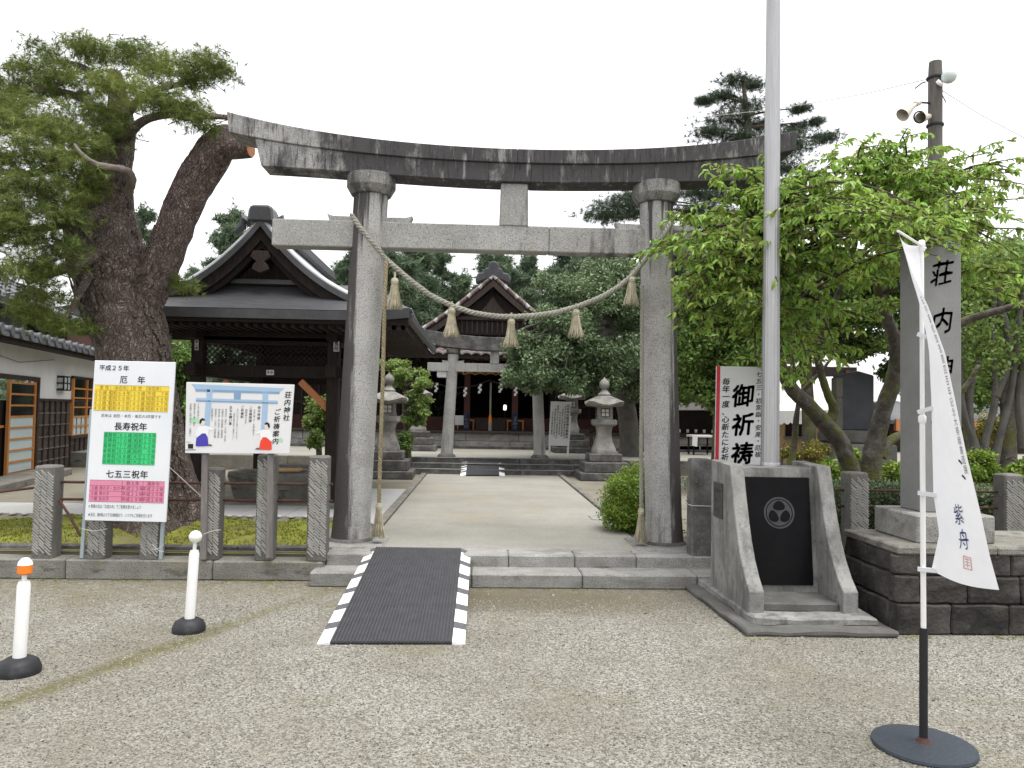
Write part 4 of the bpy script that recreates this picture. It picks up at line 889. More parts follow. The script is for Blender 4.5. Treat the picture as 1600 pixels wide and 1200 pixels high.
def flag_fast(u, v, off=.004):
    a, b = min(max(u, 0), .999) * 16, min(max(v, 0), .999) * 60; i, j = int(a), int(b); fu, fv = a - i, b - j
    q = (arr[j, i] * (1 - fu) + arr[j, i + 1] * fu) * (1 - fv) + (arr[j + 1, i] * (1 - fu) + arr[j + 1, i + 1] * fu) * fv
    nrm = np.cross(arr[j, i + 1] - arr[j, i], arr[j + 1, i] - arr[j, i]); nrm /= np.linalg.norm(nrm) + 1e-9
    tc_ = np.array(CAM) - q
    if nrm @ tc_ < 0: nrm = -nrm
    return Vector(q + nrm * off)
mb = MB(); FW, FH = .44, 1.68
ft = lambda u, v: flag_fast(u / FW, v / FH)
text_into(mb, ft, '荘内藩校致道館四百年記念大祭献書道展', .405, .30, .043, True, .0, .85, 1.02); 
mb.build('lettering', 'ink_soft', ban); mb = MB()
chars_on(ft, '紫舟', .25, 1.235, .115, 'ink_navy', ban, aspect=.85, pitch=1.12, brush=.6); chars_on(ft, '丶丶', .37, 1.0, .07, 'ink', ban, bold=.02, pitch=1.0, brush=.6)
mb = MB(); u0, v0 = .225, 1.51
for a, b, c2, d2 in ((0, .008, 0, .075), (.055, .063, 0, .075), (0, .063, 0, .006), (0, .063, .069, .075), (.015, .048, .012, .02), (.015, .048, .03, .036), (.015, .048, .046, .052), (.028, .034, .012, .062)):
    mb.quad(ft(u0 + a, v0 + d2), ft(u0 + b, v0 + d2), ft(u0 + b, v0 + c2), ft(u0 + a, v0 + c2))
mb.build('red_seal', 'seal_red', ban)
for y_, k in ((522, .28), (644, .48), (770, .748), (889, .995)):
    a = P(1434, y_, FY - .01); b = flag_fast(.06, k, 0); MB().bar(a, b, .016, .02).build('loop', 'cloth_white', ban)
# ================================================================ second stone gate
g2 = thing('torii_gate', 'smaller grey stone torii gate on the terrace steps before the hall', 'torii gate', (AX, 17.5, Z2))
Y2 = 17.5
kt2 = sym([(656, 513), (690, 519), (730, 524), (771, 527)], 17.34); kb2 = sym([(663, 536), (700, 542), (730, 546), (771, 548)], 17.34)
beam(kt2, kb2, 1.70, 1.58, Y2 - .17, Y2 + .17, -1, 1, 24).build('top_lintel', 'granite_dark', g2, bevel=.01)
zc2 = P(708, 553, Y2).z
for s in (-1, 1):
    xb, xt = AX + s * 1.06, AX + s * .95
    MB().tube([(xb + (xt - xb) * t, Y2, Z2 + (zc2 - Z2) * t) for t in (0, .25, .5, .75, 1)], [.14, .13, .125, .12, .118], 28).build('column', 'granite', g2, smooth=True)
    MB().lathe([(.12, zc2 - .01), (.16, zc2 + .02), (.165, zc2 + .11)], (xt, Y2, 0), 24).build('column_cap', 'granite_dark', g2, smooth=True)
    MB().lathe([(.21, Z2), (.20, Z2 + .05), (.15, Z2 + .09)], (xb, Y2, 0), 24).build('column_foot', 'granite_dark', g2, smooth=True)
    for d in (-1, 1):
        x0 = xt + d * .09; x1 = x0 + d * .16; zz = P(690, 567, Y2).z
        MB().prism([(x0, zz - .01), (x1 - d * .02, zz - .01), (x1, zz + .06), (x0, zz + .045)], lambda p, q, dd: (p, dd, q), Y2 - .06, Y2 + .06).build('wedge', 'granite', g2)
zz0, zz1 = P(690, 580, Y2 - .08).z, P(690, 566.5, Y2 - .08).z
MB().box(AX - 1.53, AX + 1.53, Y2 - .08, Y2 + .08, zz0, zz1).build('tie_beam', 'granite', g2, bevel=.008)
MB().box(AX - .11, AX + .09, Y2 - .09, Y2 + .09, zz1 - .004, P(771, 547, Y2).z).build('centre_strut', 'granite', g2, bevel=.008)

# ================================================================ stone lanterns
def sq_ring(hw, z, lift=0, p=4.0, n=24):
    out = []
    for j in range(n):
        a = 2 * math.pi * (j + .5) / n; c, s = math.cos(a), math.sin(a); r = hw / (abs(c) ** p + abs(s) ** p) ** (1 / p)
        corner = (abs(c * s) * 2) ** 3; out.append((r * c, r * s, z + lift * corner))
    return out
def ring_solid(rings):
    mb = MB(); n = len(rings[0])
    for r in rings: mb.v += r
    for i in range(len(rings) - 1):
        for j in range(n): a, b = i * n + j, i * n + (j + 1) % n; mb.f.append((a, b, b + n, a + n))
    mb.f.append(tuple(range(n - 1, -1, -1))); mb.f.append(tuple((len(rings) - 1) * n + j for j in range(n)))
    return mb
def lantern(label):
    t = thing('stone_lantern', label, 'stone lantern', (0, 0, 0), 'stone lanterns along the approach')
    z = 0
    for hw, h in ((.55, .16), (.45, .21), (.34, .17)):
        MB().box(-hw, hw, -hw, hw, z, z + h).build('plinth_tier', 'granite_dark', t, bevel=.02, cuts=2, rough=.008, rscale=7); z += h
    ring_solid([sq_ring(a, z + b, p=6) for a, b in ((.245, 0), (.245, .04), (.235, .09), (.19, .2), (.155, .32), (.145, .42), (.16, .52), (.175, .56))]).build('shaft', 'lantern_stone', t, smooth=True); z += .56
    ring_solid([sq_ring(a, z + b, p=9) for a, b in ((.20, 0), (.25, .04), (.25, .13), (.22, .145))]).build('middle_platform', 'lantern_stone', t, bevel=.008); z += .145
    ring_solid([sq_ring(a, z + b, p=14) for a, b in ((.165, 0), (.16, .27))]).build('fire_box', 'lantern_stone', t)
    for dx, dy, rz in ((0, -1, 0), (1, 0, math.pi / 2), (-1, 0, -math.pi / 2), (0, 1, math.pi)):
        R_ = Matrix.Rotation(rz, 3, 'Z'); q = lambda a, b, c: R_ @ Vector((a, b, c))
        w = MB(); w.quad(q(-.08, -.167, z + .06), q(.08, -.167, z + .06), q(.08, -.167, z + .215), q(-.08, -.167, z + .215)); wo_ = w.build('paper_window', 'lantern_paper', t)
        b = MB()
        for a0, a1 in (((0, z + .06), (0, z + .215)), ((-.085, z + .137), (.085, z + .137)), ((-.083, z + .055), (-.083, z + .22)), ((.083, z + .055), (.083, z + .22)), ((-.083, z + .218), (.083, z + .218)), ((-.083, z + .057), (.083, z + .057))): b.bar(q(a0[0], -.169, a0[1]), q(a1[0], -.169, a1[1]), .012, .012, up=q(0, 1, 0))
        b.build('muntin', 'dark_wood', wo_)
    z += .27
    ring_solid([sq_ring(a, z + b, l, p=5) for a, b, l in ((.22, -.01, 0), (.37, .0, .06), (.39, .035, .075), (.33, .10, .03), (.24, .17, 0), (.13, .22, 0))]).build('roof', 'lantern_stone', t, smooth=True); z += .22
    MB().lathe([(.13, 0), (.14, .03), (.09, .08), (.05, .13), (.06, .15)], (0, 0, z), 18).build('neck', 'lantern_stone', t, smooth=True)
    MB().lathe([(.05, .14), (.09, .17), (.108, .23), (.10, .29), (.06, .335), (.025, .36), (.0, .40)], (0, 0, z), 20).build('finial', 'lantern_stone', t, smooth=True)
    return t
L1 = lantern('stone lantern on stepped dark plinths right of the path, under the dense tree'); L1.location = (2.60, 16.0, Z1 - .01)
for lab, loc, rz, sc_ in (('stone lantern on stepped dark plinths left of the path, half behind the gate column', (-1.86, 15.75, Z1 - .01), .03, 1.0),
                          ('far stone lantern half hidden by the small layered tree before the hall', (-1.62, 20.3, Z2), 0, .93),
                          ('far stone lantern behind the white notice board on the terrace', (2.45, 20.4, Z2), 0, .93)):
    c_ = copy_tree(L1); c_.location = loc; c_.rotation_euler.z = rz; c_.scale = (sc_,) * 3; c_['label'] = lab

# ================================================================ white notice board by the second gate
YN = 18.2; c = [P(861, 627, YN), P(892, 628, YN), P(888, 697, YN), P(857, 696, YN)]
nb = thing('notice_board', 'narrow white notice board covered in vertical writing beside the second gate', 'sign', (2.0, YN, Z2)); slab(*c, .03, 'board', 'plastic_white', nb)
for a, b in ((862, 858), (891, 887)): MB().bar(P(a, 650, YN + .03), G(b, 710, Z2) if False else Vector((P(b, 709, YN).x, YN + .02, Z2)), .035).build('leg', 'plastic_white', nb)
fn, _ = board_map(*c, .004, 31, 69); mb = MB(); rr = random.Random(2); pool = '神社祭典御祈願家内安全商売繁盛交通安全学業成就厄除開運初宮詣七五三の御案内'
text_into(mb, fn, '荘内神社御祈祷の御案内', 27.5, 4, 4.6, True, .02, 1, 1.06)
for k in range(6): text_into(mb, fn, ''.join(rr.choice(pool) for _ in range(13 - 2 * (k % 3))), 23.2 - k * 3.9, 6 + 5 * (k % 3), 3.5, True, .015, .8, 1.15)
mb.build('lettering', 'ink_soft', nb)

# ================================================================ main hall
hall = thing('shrine_hall', 'dark wooden shrine hall with tiled gable roof at the end of the path', 'shrine hall', (AX, 24, Z2))
YH = 21.6
zb0, zb1 = Z2, P(750, 677, YH).z
r_ = random.Random(4)
for k in range(2):                           # stone base, two courses
    z0_, z1_ = zb0 + (zb1 - zb0) * k / 2, zb0 + (zb1 - zb0) * (k + 1) / 2; x = -7.5 + .4 * k
    while x < 8:
        w = r_.uniform(1.0, 1.6); MB().box(x + .006, x + w - .006, YH, YH + .25, z0_ + .004, z1_ - .004).build('base_stone', 'granite_step', hall, bevel=.008); x += w
MB().box(-7.5, 8, YH - .12, YH + .3, Z2 - .02, Z2 + .07).build('base_kerb', 'granite_dark', hall, bevel=.01)
MB().box(-7.6, 8.1, YH - .08, YH + 8, zb1, zb1 + .06).build('floor_edge', 'brown_wood', hall, bevel=.01)
ZFl = zb1 + .06
MB().box(-7.2, 7.8, 23.4, 23.5, ZFl, 1.4).build('skirting_board', 'red_wood', hall)
def hbox(name, m, x0, x1, y0, y1, z0, z1, **k): return MB().box(x0, x1, y0, y1, z0, z1).build(name, m, hall, **k)
for s in (-1, 1):
    hbox('porch_post', 'red_wood', AX + s * .70 - .09, AX + s * .70 + .09, 22.4, 22.58, ZFl, 3.4, bevel=.015)
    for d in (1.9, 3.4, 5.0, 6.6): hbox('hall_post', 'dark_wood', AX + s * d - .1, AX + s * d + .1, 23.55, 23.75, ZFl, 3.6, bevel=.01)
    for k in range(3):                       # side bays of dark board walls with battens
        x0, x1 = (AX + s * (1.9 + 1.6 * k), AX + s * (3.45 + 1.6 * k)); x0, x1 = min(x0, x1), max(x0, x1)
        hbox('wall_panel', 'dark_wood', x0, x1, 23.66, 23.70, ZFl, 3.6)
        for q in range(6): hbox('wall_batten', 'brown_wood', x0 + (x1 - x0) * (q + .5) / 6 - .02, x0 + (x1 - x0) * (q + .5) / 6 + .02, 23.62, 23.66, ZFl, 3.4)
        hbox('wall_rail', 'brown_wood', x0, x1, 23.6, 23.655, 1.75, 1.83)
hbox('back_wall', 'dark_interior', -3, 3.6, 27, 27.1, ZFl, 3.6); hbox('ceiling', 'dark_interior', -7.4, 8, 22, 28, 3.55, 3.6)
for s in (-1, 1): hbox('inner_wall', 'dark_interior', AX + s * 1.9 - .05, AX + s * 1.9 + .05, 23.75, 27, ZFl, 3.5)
zb = P(760, 585, 22.3).z
hbox('porch_beam', 'red_wood', AX - 1.5, AX + 1.5, 22.36, 22.55, zb, zb + .32, bevel=.02); hbox('upper_beam', 'dark_wood', AX - 4.5, AX + 4.5, 22.6, 22.8, zb + .33, zb + .62)
mb = MB(); n = 14; pts = []
for i in range(8 * n + 1):                   # gilded wave carving under the beam
    t = i / (8 * n); pts.append((AX - .78 + 1.5 * t, 22.33, zb - .02 + .06 * abs(math.sin(math.pi * 5 * t)) ** .7))
mb.tube(pts, .018, 6); mb.tube([(AX - .8, 22.34, zb - .02), (AX - .86, 22.34, zb + .12), (AX - .82, 22.34, zb + .24)], .03, 6); mb.build('gilded_carving', 'gold', hall)
for zz, w in ((zb + .42, .75), (zb + .47, .5)): hbox('gilded_strip', 'gold', AX - w, AX + w, 22.55, 22.58, zz, zz + .03)
# roof: lower porch eave with wavy pan tiles, and the front gable
def tile_roof(name, m, x0, x1, ys, zs, parent, pitch=.26, amp=.05, axis='y'):
    mb = MB(); k = int((x1 - x0) / pitch) * 6; rows = []
    for y, z in zip(ys, zs): rows.append([(x0 + (x1 - x0) * i / k, y, z + amp * abs(math.sin(math.pi * i / 6)) ** .8) for i in range(k + 1)])
    mb.grid(rows); return mb.build(name, m, parent, solid=.03)
ze = P(720, 553, 21.0).z
ys = np.linspace(21.0, 25.0, 12); zs = ze + .55 * ((ys - 21.0) / 2.5) ** 1.15
tile_roof('porch_tiles', 'roof_tile_brown', -5.2, 6.0, ys, zs, hall)
mb = MB(); k = int(11.2 / .26) * 6
for zoff, yo in ((.0, 20.97),):
    top = [(-5.2 + 11.2 * i / k, yo, ze + .045 + .055 * abs(math.sin(math.pi * i / 6)) ** .8) for i in range(k + 1)]; bot = [(x, y + .02, z - .055) for x, y, z in top]; mb.grid([bot, top])
mb.build('eave_tile_edge', 'roof_tile_pale', hall, solid=.02)
hbox('eave_board', 'dark_wood', -5.2, 6.0, 21.05, 21.15, ze - .12, ze + .02)
for i in range(44): hbox('rafter', 'dark_wood', -5.1 + i * .255, -5.02 + i * .255, 21.12, 23.6, ze - .13, ze - .03)
apex = P(767, 433, 22.6); lft = P(657, 517, 22.6); hwG = AX - lft.x + .02; zA, zG = apex.z, lft.z
def gz(t): return zG + (zA - zG) * (1 - t) ** 1.18
for s in (-1, 1):                            # gable roof slopes (corrugated along the eave direction)
    rows = []
    for i in range(17):
        t = i / 16; rows.append([(AX + s * hwG * t, y, gz(t) + .05 * abs(math.sin(math.pi * j / 6)) ** .8) for j, y in enumerate(np.linspace(22.6, 27.5, 73))])
    MB().grid(rows).build('gable_tiles', 'roof_tile_brown', hall, solid=.03)
    mb = MB(); mb2 = MB(); q = []
    for i in range(41):
        t = i / 40; x = AX + s * hwG * t; z = gz(t); q.append((x, z))
    for i in range(40):
        (xa, za), (xb_, zb_) = q[i], q[i + 1]; mb.hexa([(xa, 22.5, za - .30), (xb_, 22.5, zb_ - .28), (xb_, 22.62, zb_ - .28), (xa, 22.62, za - .30), (xa, 22.5, za - .09), (xb_, 22.5, zb_ - .09), (xb_, 22.62, zb_ - .09), (xa, 22.62, za - .09)])
        if i % 2 == 0: mb2.lathe([(.001, -.03), (.058, -.03), (.06, .03), (.02, .05)], ((xa + xb_) / 2, 0, 0), 8)
    mb.build('bargeboard', 'brown_wood', hall)
    for i in range(20):                      # round verge tiles along the gable edge
        t = (i + .5) / 20; p = Vector((AX + s * hwG * t, 22.5, gz(t) + .02)); d = Vector((s * hwG / 20, 0, gz(min(1, t + .05)) - gz(t)))
        MB().tube([p - d * .5 + Vector((0, 0, .03)), p + d * .42], [.05, .062], 8).build('verge_tile', 'roof_tile_pale' if i % 3 == 0 else 'roof_tile_brown', hall, smooth=True)
mb = MB().prism([(AX - hwG * .8, gz(.8) - .3), (AX + hwG * .8, gz(.8) - .3), (AX, zA - .35)], lambda p, q, d: (p, d, q), 22.85, 22.95); mb.build('gable_wall', 'dark_wood', hall)
for i in range(13): hbox('gable_slat', 'brown_wood', AX - .9 + i * .15 - .02, AX - .9 + i * .15 + .02, 22.80, 22.845, gz(.8) - .25, gz(.8) + .12)
hbox('gable_beam', 'brown_wood', AX - 1.25, AX + 1.25, 22.74, 22.84, gz(.8) + .12, gz(.8) + .24, bevel=.02)
mb = MB().prism([(AX, zA - .55), (AX + .22, zA - .85), (AX + .5, zA - 1.15), (AX + .2, zA - 1.1), (AX, zA - 1.28), (AX - .2, zA - 1.1), (AX - .5, zA - 1.15), (AX - .22, zA - .85)], lambda p, q, d: (p, d, q), 22.68, 22.76); mb.build('gable_carving', 'brown_wood', hall, bevel=.02)
mb = MB().prism([(AX - .50, zA - .22), (AX - .53, zA - .05), (AX - .44, zA + .10), (AX - .30, zA + .12), (AX - .26, zA + .24), (AX - .17, zA + .26), (AX - .13, zA + .42), (AX, zA + .47), (AX + .13, zA + .42), (AX + .17, zA + .26), (AX + .26, zA + .24), (AX + .30, zA + .12), (AX + .44, zA + .10), (AX + .53, zA - .05), (AX + .50, zA - .22), (AX, zA - .02)], lambda p, q, d: (p, d, q), 22.45, 22.75); mb.build('ridge_end_tile', 'roof_tile_dark', hall, bevel=.04)
hbox('ridge', 'roof_tile_grey', AX - .16, AX + .16, 22.75, 27.5, zA - .05, zA + .2, bevel=.05)
# furnishings of the porch
def single(name, label, cat, mb, m, **k):
    o = mb.build(name, m, None, **k); return tag(o, label, cat)
bx = thing('offering_box', 'low dark red offering box in the middle of the hall porch', 'offering box', (AX, 22.9, ZFl))
MB().box(AX - .45, AX + .45, 22.75, 23.15, ZFl, ZFl + .34).build('body', 'brown_wood', bx, bevel=.015)
for i in range(8): MB().box(AX - .43 + i * .115, AX - .38 + i * .115, 22.77, 23.13, ZFl + .34, ZFl + .37).build('slat', 'brown_wood', bx)
br_ = thing('bell_rope', 'pale bell rope with orange grip hanging before the offering box', 'bell rope', (AX - .02, 22.35, ZFl))
zt_ = P(766, 598, 22.3).z; zo0, zo1 = P(766, 659, 22.3).z, P(766, 648, 22.3).z; zl = P(766, 673, 22.3).z
strand_rope(MB(), [(AX - .02, 22.3, zt_), (AX - .02, 22.3, zo1)], .028, .2).build('rope', 'rope', br_)
MB().lathe([(.05, zo0), (.045, (zo0 + zo1) / 2), (.032, zo1)], (AX - .02, 22.3, 0), 12).build('grip', 'orange', br_, smooth=True)
MB().lathe([(.055, zl), (.05, zl + .12), (.062, zo0 - .03), (.05, zo0)], (AX - .02, 22.3, 0), 12).build('tassel', 'rope', br_, smooth=True)
for s, lab in ((-1, 'left'), (1, 'right')):
    x = AX + s * .705; b = thing('cloth_streamer', f'navy streamer with white characters on the {lab} porch post', 'streamer', (x, 22.38, ZFl), 'navy streamers on the porch posts')
    z1_ = P(730, 645, 22.38).z; MB().box(x - .08, x + .08, 22.37, 22.385, ZFl + .02, z1_).build('cloth', 'navy_cloth', b); mb = MB()
    text_into(mb, lambda u, v: Vector((x + u, 22.366, z1_ - .02 - v)), '荘内大祭' if s < 0 else 'しあわせ', 0, 0, .105, True, .02, 1, 1.02); mb.build('lettering', 'paper', b)
    be = thing('low_bench', f'yellowish wooden bench in the hall porch, {lab} of the offering box', 'bench', (AX + s * .62, 23.0, ZFl), 'benches beside the offering box')
    xa, xb_ = (AX + s * .48, AX + s * 1.0); xa, xb_ = min(xa, xb_), max(xa, xb_); MB().box(xa, xb_, 22.9, 23.1, ZFl + .27, ZFl + .31).build('seat', 'door_wood', be)
    for xx in (xa + .03, xb_ - .03): MB().box(xx - .02, xx + .02, 22.92, 23.08, ZFl, ZFl + .27).build('leg', 'door_wood', be)
lp = thing('paper_lamp', 'small glowing paper lamp standing inside the dark hall', 'lamp', P(789, 660, 24.0)); q = P(789, 636, 24.0)
mL = bpy.data.materials.new('lamp_glow'); mL.use_nodes = True; MATS['lamp_glow'] = mL; mL.node_tree.nodes['Principled BSDF'].inputs['Emission Color'].default_value = (1, .95, .85, 1); mL.node_tree.nodes['Principled BSDF'].inputs['Emission Strength'].default_value = .7
MB().lathe([(.035, -.1), (.05, -.08), (.05, .04), (.03, .07)], q, 12).build('shade', 'lamp_glow', lp, smooth=True); MB().tube([q - Vector((0, 0, .13)), Vector((q.x, q.y, ZFl))], .015, 6).build('stand', 'dark_metal', lp)
sg = thing('whiteboard', 'plain white board leaning in the porch beside the left post', 'whiteboard', (-.7, 22.5, ZFl)); MB().box(P(711, 650, 22.5).x, P(725, 650, 22.5).x, 22.5, 22.53, P(711, 664, 22.5).z, P(711, 649, 22.5).z).build('board', 'board_grey', sg); MB().box(-.62, -.58, 22.53, 22.56, ZFl, 1.3).build('leg', 'dark_wood', sg)
sh = thing('paper_streamer_rope', 'thin brown rope with white zigzag paper streamers across the hall front', 'rope', (AX, 22.2, 2.2))
pts = [P(664, 590, 22.2), P(682, 599, 22.2), P(705, 606, 22.2), P(727, 605, 22.2), P(745, 602, 22.2), P(764, 594, 22.2), P(785, 601, 22.2), P(805, 606, 22.2), P(830, 604, 22.2)]; MB().tube(pts, .02, 6).build('rope', 'brown_wood', sh)
zig = MB()
for k in range(4):
    x = .025 * (-1) ** k; zig.hexa([(x - .045, -.004 - .004 * k, -.09 * k - .11), (x + .045, -.004 - .004 * k, -.09 * k - .10), (x + .045, .0 - .004 * k, -.09 * k - .10), (x - .045, .0 - .004 * k, -.09 * k - .11), (x - .045, -.004 - .004 * k, -.09 * k - .01), (x + .045, -.004 - .004 * k, -.09 * k), (x + .045, -.004 * k, -.09 * k), (x - .045, -.004 * k, -.09 * k - .01)])
zg = zig.mesh('paper_streamer', 'paper')
for a, b in ((682, 598), (727, 605), (750, 600), (782, 599), (806, 604)): place('paper_streamer', zg, sh, P(a, b, 22.15), (0, 0, 0), (.75, 1, .72))
sb = thing('eave_lantern', 'small white box lantern hanging beside the second gate column', 'lantern', P(690, 575, 20.9)); q = P(690, 586, 20.9); MB().box(q.x - .12, q.x + .14, 20.8, 21.0, q.z - .07, q.z + .12).build('box', 'board_grey', sb, bevel=.02)
MB().add([(q.x - .26, 20.7, q.z + .13), (q.x + .26, 20.7, q.z + .13), (q.x + .26, 21.1, q.z + .13), (q.x - .26, 21.1, q.z + .13), (q.x, 20.9, q.z + .24)], [(3, 2, 1, 0), (0, 1, 4), (1, 2, 4), (2, 3, 4), (3, 0, 4)]).build('roof', 'grey_metal', sb); MB().tube([(q.x, 20.9, q.z + .2), (q.x, 21.2, ze - .05)], .012, 6).build('hanger', 'dark_metal', sb)

# annex to the right of the hall
an = thing('annex_building', 'long dark wooden annex with pale grey roof behind the dense tree', 'building', (7, 25, Z2))
MB().box(4.4, 12, 24.0, 27, Z2, 3.2).build('wall', 'dark_wood', an)
ya = 22.8; za = P(975, 622, ya).z
rows = [[(x, ya + 3.4 * t, za + 1.5 * t + .04 * abs(math.sin(math.pi * i / 5))) for i, x in enumerate(np.linspace(3.6, 13, 181))] for t in np.linspace(0, 1, 6)]; MB().grid(rows).build('roof', 'roof_tile_pale', an, solid=.03)
for i in range(9): MB().box(4.4 + i * .9, 4.52 + i * .9, 23.9, 24.02, Z2, 3.1).build('post', 'red_wood', an)
for i in range(8): MB().box(4.52 + i * .9 + .02, 5.3 + i * .9 - .02, 23.94, 23.99, Z2 + .02, Z2 + .75).build('panel', 'red_wood', an)
for i in (1, 3, 4): MB().box(4.6 + i * .9, 5.2 + i * .9, 23.95, 23.985, Z2 + .95, Z2 + 1.9).build('window', 'pale_pane', an)
mb = thing('wooden_rail', 'brown wooden handrail frame behind the right stone lantern', 'handrail', P(915, 705, 20)); 
for a, b in ((P(905, 674, 20), P(926, 674, 20)), (P(924, 674, 20), P(924, 708, 20)), (P(946, 672, 20), P(946, 706, 20))): MB().bar(a, b, .09, .07, up=(0, 1, 0)).build('rail', 'brown_wood', mb)

# ================================================================ water pavilion
pav = thing('water_pavilion', 'dark wooden water pavilion with curved copper roof behind the left gate column', 'pavilion', (-2.5, 12, Z1))
eL, eR = P(256, 484, 9.6), P(640, 488, 9.6); XC = P(412, 345, 10.0).x; HWp = eR.x - XC
YE0, YE1, YG0, YG1 = 9.6, 14.8, 10.05, 14.3; ZE = (eL.z + eR.z) / 2; ZR = P(412, 350, 10.05).z
def pz(t): return ZE + (ZR - ZE) * (.75 * max(0, 1 - t) ** 2.6 + .25 * max(0, 1 - t) ** .9)
# side slopes as separate overlapping copper sheets
for s in (-1, 1):
    NC, NR = 8, 9
    for r in range(NR):
        for cN in range(NC):
            t0, t1 = r / NR, (r + 1) / NR; off = (.5 if r % 2 else 0) / NC
            u0, u1 = max(0, cN / NC - off), min(1, (cN + 1) / NC - off) if cN < NC - 1 or not r % 2 else 1
            if u1 - u0 < .01: continue
            def yy(u, t):                    # front verge runs back to the gable plane, then out to the eave at the foot
                f = max(0, (t - .72) / .28); a = YG0 - .12 + (YE0 - YG0 + .12) * f; b = YG1 + .12 + (YE1 - YG1 - .12) * f; return a + (b - a) * u
            pts = [(XC + s * HWp * t, yy(u, t), pz(t) + lift + .05 * max(0, t - .8) * 5 * (2 * abs(u - .5)) ** 6) for t, lift in ((t0, .012), ((t0 + t1) / 2, .016), (t1 + .012, .022)) for u in (u0 + .002, u1 - .002)]
            mb = MB(); mb.add(pts, [(0, 1, 3, 2), (2, 3, 5, 4)]); mb.build('roof_sheet', 'roof_copper', pav, solid=.012)
    rows = [[(XC + s * HWp * t, y, pz(t) - .03) for y in (YG0 - .1, YG1 + .1)] for t in np.linspace(0, .72, 14)]; MB().grid(rows).build('roof_underlay', 'dark_wood', pav, solid=.05)
    # bargeboards in two layers
    for (d0, d1, y0, y1, m) in ((.0, .10, YG0 - .2, YG0 - .06, 'roof_bark'), (.11, .27, YG0 - .15, YG0 - .05, 'dark_wood'), (.275, .36, YG0 - .09, YG0 - .01, 'dark_wood')):
        mb = MB(); tt = np.linspace(0, .80, 15)
        for a, b in zip(tt[:-1], tt[1:]):
            xa, xb_, za_, zb_ = XC + s * HWp * a, XC + s * HWp * b, pz(a), pz(b)
            k0 = d0 * (1 - .35 * a); k1 = d1 * (1 - .35 * a); l0 = d0 * (1 - .35 * b); l1 = d1 * (1 - .35 * b)
            mb.hexa([(xa, y0, za_ - k1 + .03), (xb_, y0, zb_ - l1 + .03), (xb_, y1, zb_ - l1 + .03), (xa, y1, za_ - k1 + .03), (xa, y0, za_ - k0 + .03), (xb_, y0, zb_ - l0 + .03), (xb_, y1, zb_ - l0 + .03), (xa, y1, za_ - k0 + .03)])
        mb.build('bargeboard', m, pav)
zs0 = P(412, 443, 10.1).z
for s in (-1, 1):                            # rounded copper roll along each verge
    MB().tube([(XC + s * HWp * t, YG0 - .13 + (YE0 - YG0 + .13) * max(0, (t - .78) / .22) * .4, pz(t) + .035) for t in np.linspace(.0, .9, 22)], [.05] * 22, 10).build('verge_roll', 'roof_copper', pav, smooth=True)
MB().box(XC - .95, XC + .35, 13.62, 13.66, P(412, 590, 10.6).z, ZE - .3).build('rear_board', 'dark_wood', pav)
MB().prism([(XC - HWp * .68, pz(.68) - .12), (XC + HWp * .68, pz(.68) - .12), (XC + HWp * .3, pz(.3) - .3), (XC, ZR - .35), (XC - HWp * .3, pz(.3) - .3)], lambda p, q, d: (p, d, q), YG0 + .12, YG0 + .2).build('gable_wall', 'dark_wood', pav)
MB().bar((XC - .9, YG0 + .08, P(412, 440, 10.1).z), (XC + .9, YG0 + .08, P(412, 440, 10.1).z), .06, .06).build('gable_beam', 'roof_bark', pav)
zz = P(411, 428, 9.95).z; zz += .05; MB().prism([(XC - .11, zz), (XC - .09, zz + .06), (XC - .05, zz + .1), (XC - .13, zz + .16), (XC - .1, zz + .24), (XC + .1, zz + .24), (XC + .13, zz + .16), (XC + .05, zz + .1), (XC + .09, zz + .06), (XC + .11, zz), (XC, zz - .05)], lambda p, q, d: (p, d, q), YG0 - .16, YG0 - .08).build('gable_pendant', 'brown_wood', pav, bevel=.008)
# front skirt roof in strips of bark-like sheet
for k in range(5):
    t0, t1 = k / 5, (k + 1) / 5
    def sk(t, u):
        y = YG0 + .2 + (YE0 - YG0 - .2) * t; z = zs0 + (ZE - zs0) * (1 - (1 - t) ** 1.15); hw = HWp * (.74 + .26 * t); return (XC - hw + 2 * hw * u, y, z + .05 * t * abs(2 * u - 1) ** 6 + .008 * (5 - k) * 0 + .006)
    us = np.linspace(0, 1, 21); MB().grid([[sk(t0, u) for u in us], [sk(t1, u) for u in us]]).build('skirt_sheet', 'roof_bark', pav, solid=.02)
mb = MB(); mb.grid([[(XC - HWp + 2 * HWp * u, YE0 - .01, ZE - .10 + .05 * abs(2 * u - 1) ** 6) for u in np.linspace(0, 1, 25)], [(XC - HWp + 2 * HWp * u, YE0 - .02, ZE + .012 + .05 * abs(2 * u - 1) ** 6) for u in np.linspace(0, 1, 25)]]); mb.build('eave_edge', 'roof_bark', pav, solid=.06)
MB().box(XC - HWp + .02, XC + HWp - .02, YE0 + .0, YE0 + .12, ZE - .14, ZE - .03).build('fascia', 'dark_wood', pav)
for s in (-1, 1): MB().box(XC + s * HWp - .04, XC + s * HWp + .04, YE0 + .05, YE1, ZE - .10, ZE + .01).build('eave_edge', 'roof_bark', pav, bevel=.01)
MB().box(XC - HWp + .05, XC + HWp - .05, YE0 + .06, YE1 - .06, ZE - .13, ZE - .10).build('eave_soffit', 'dark_wood', pav)
for i in range(33): MB().box(XC - HWp + .1 + i * .115, XC - HWp + .15 + i * .115, YE0 + .1, YE0 + 1.3, ZE - .19, ZE - .132).build('rafter', 'dark_wood', pav)
for i in range(34): MB().box(XC + HWp - .75, XC + HWp - .06, YE0 + .1 + i * .15, YE0 + .15 + i * .15, ZE - .19, ZE - .133).build('rafter', 'brown_wood', pav)
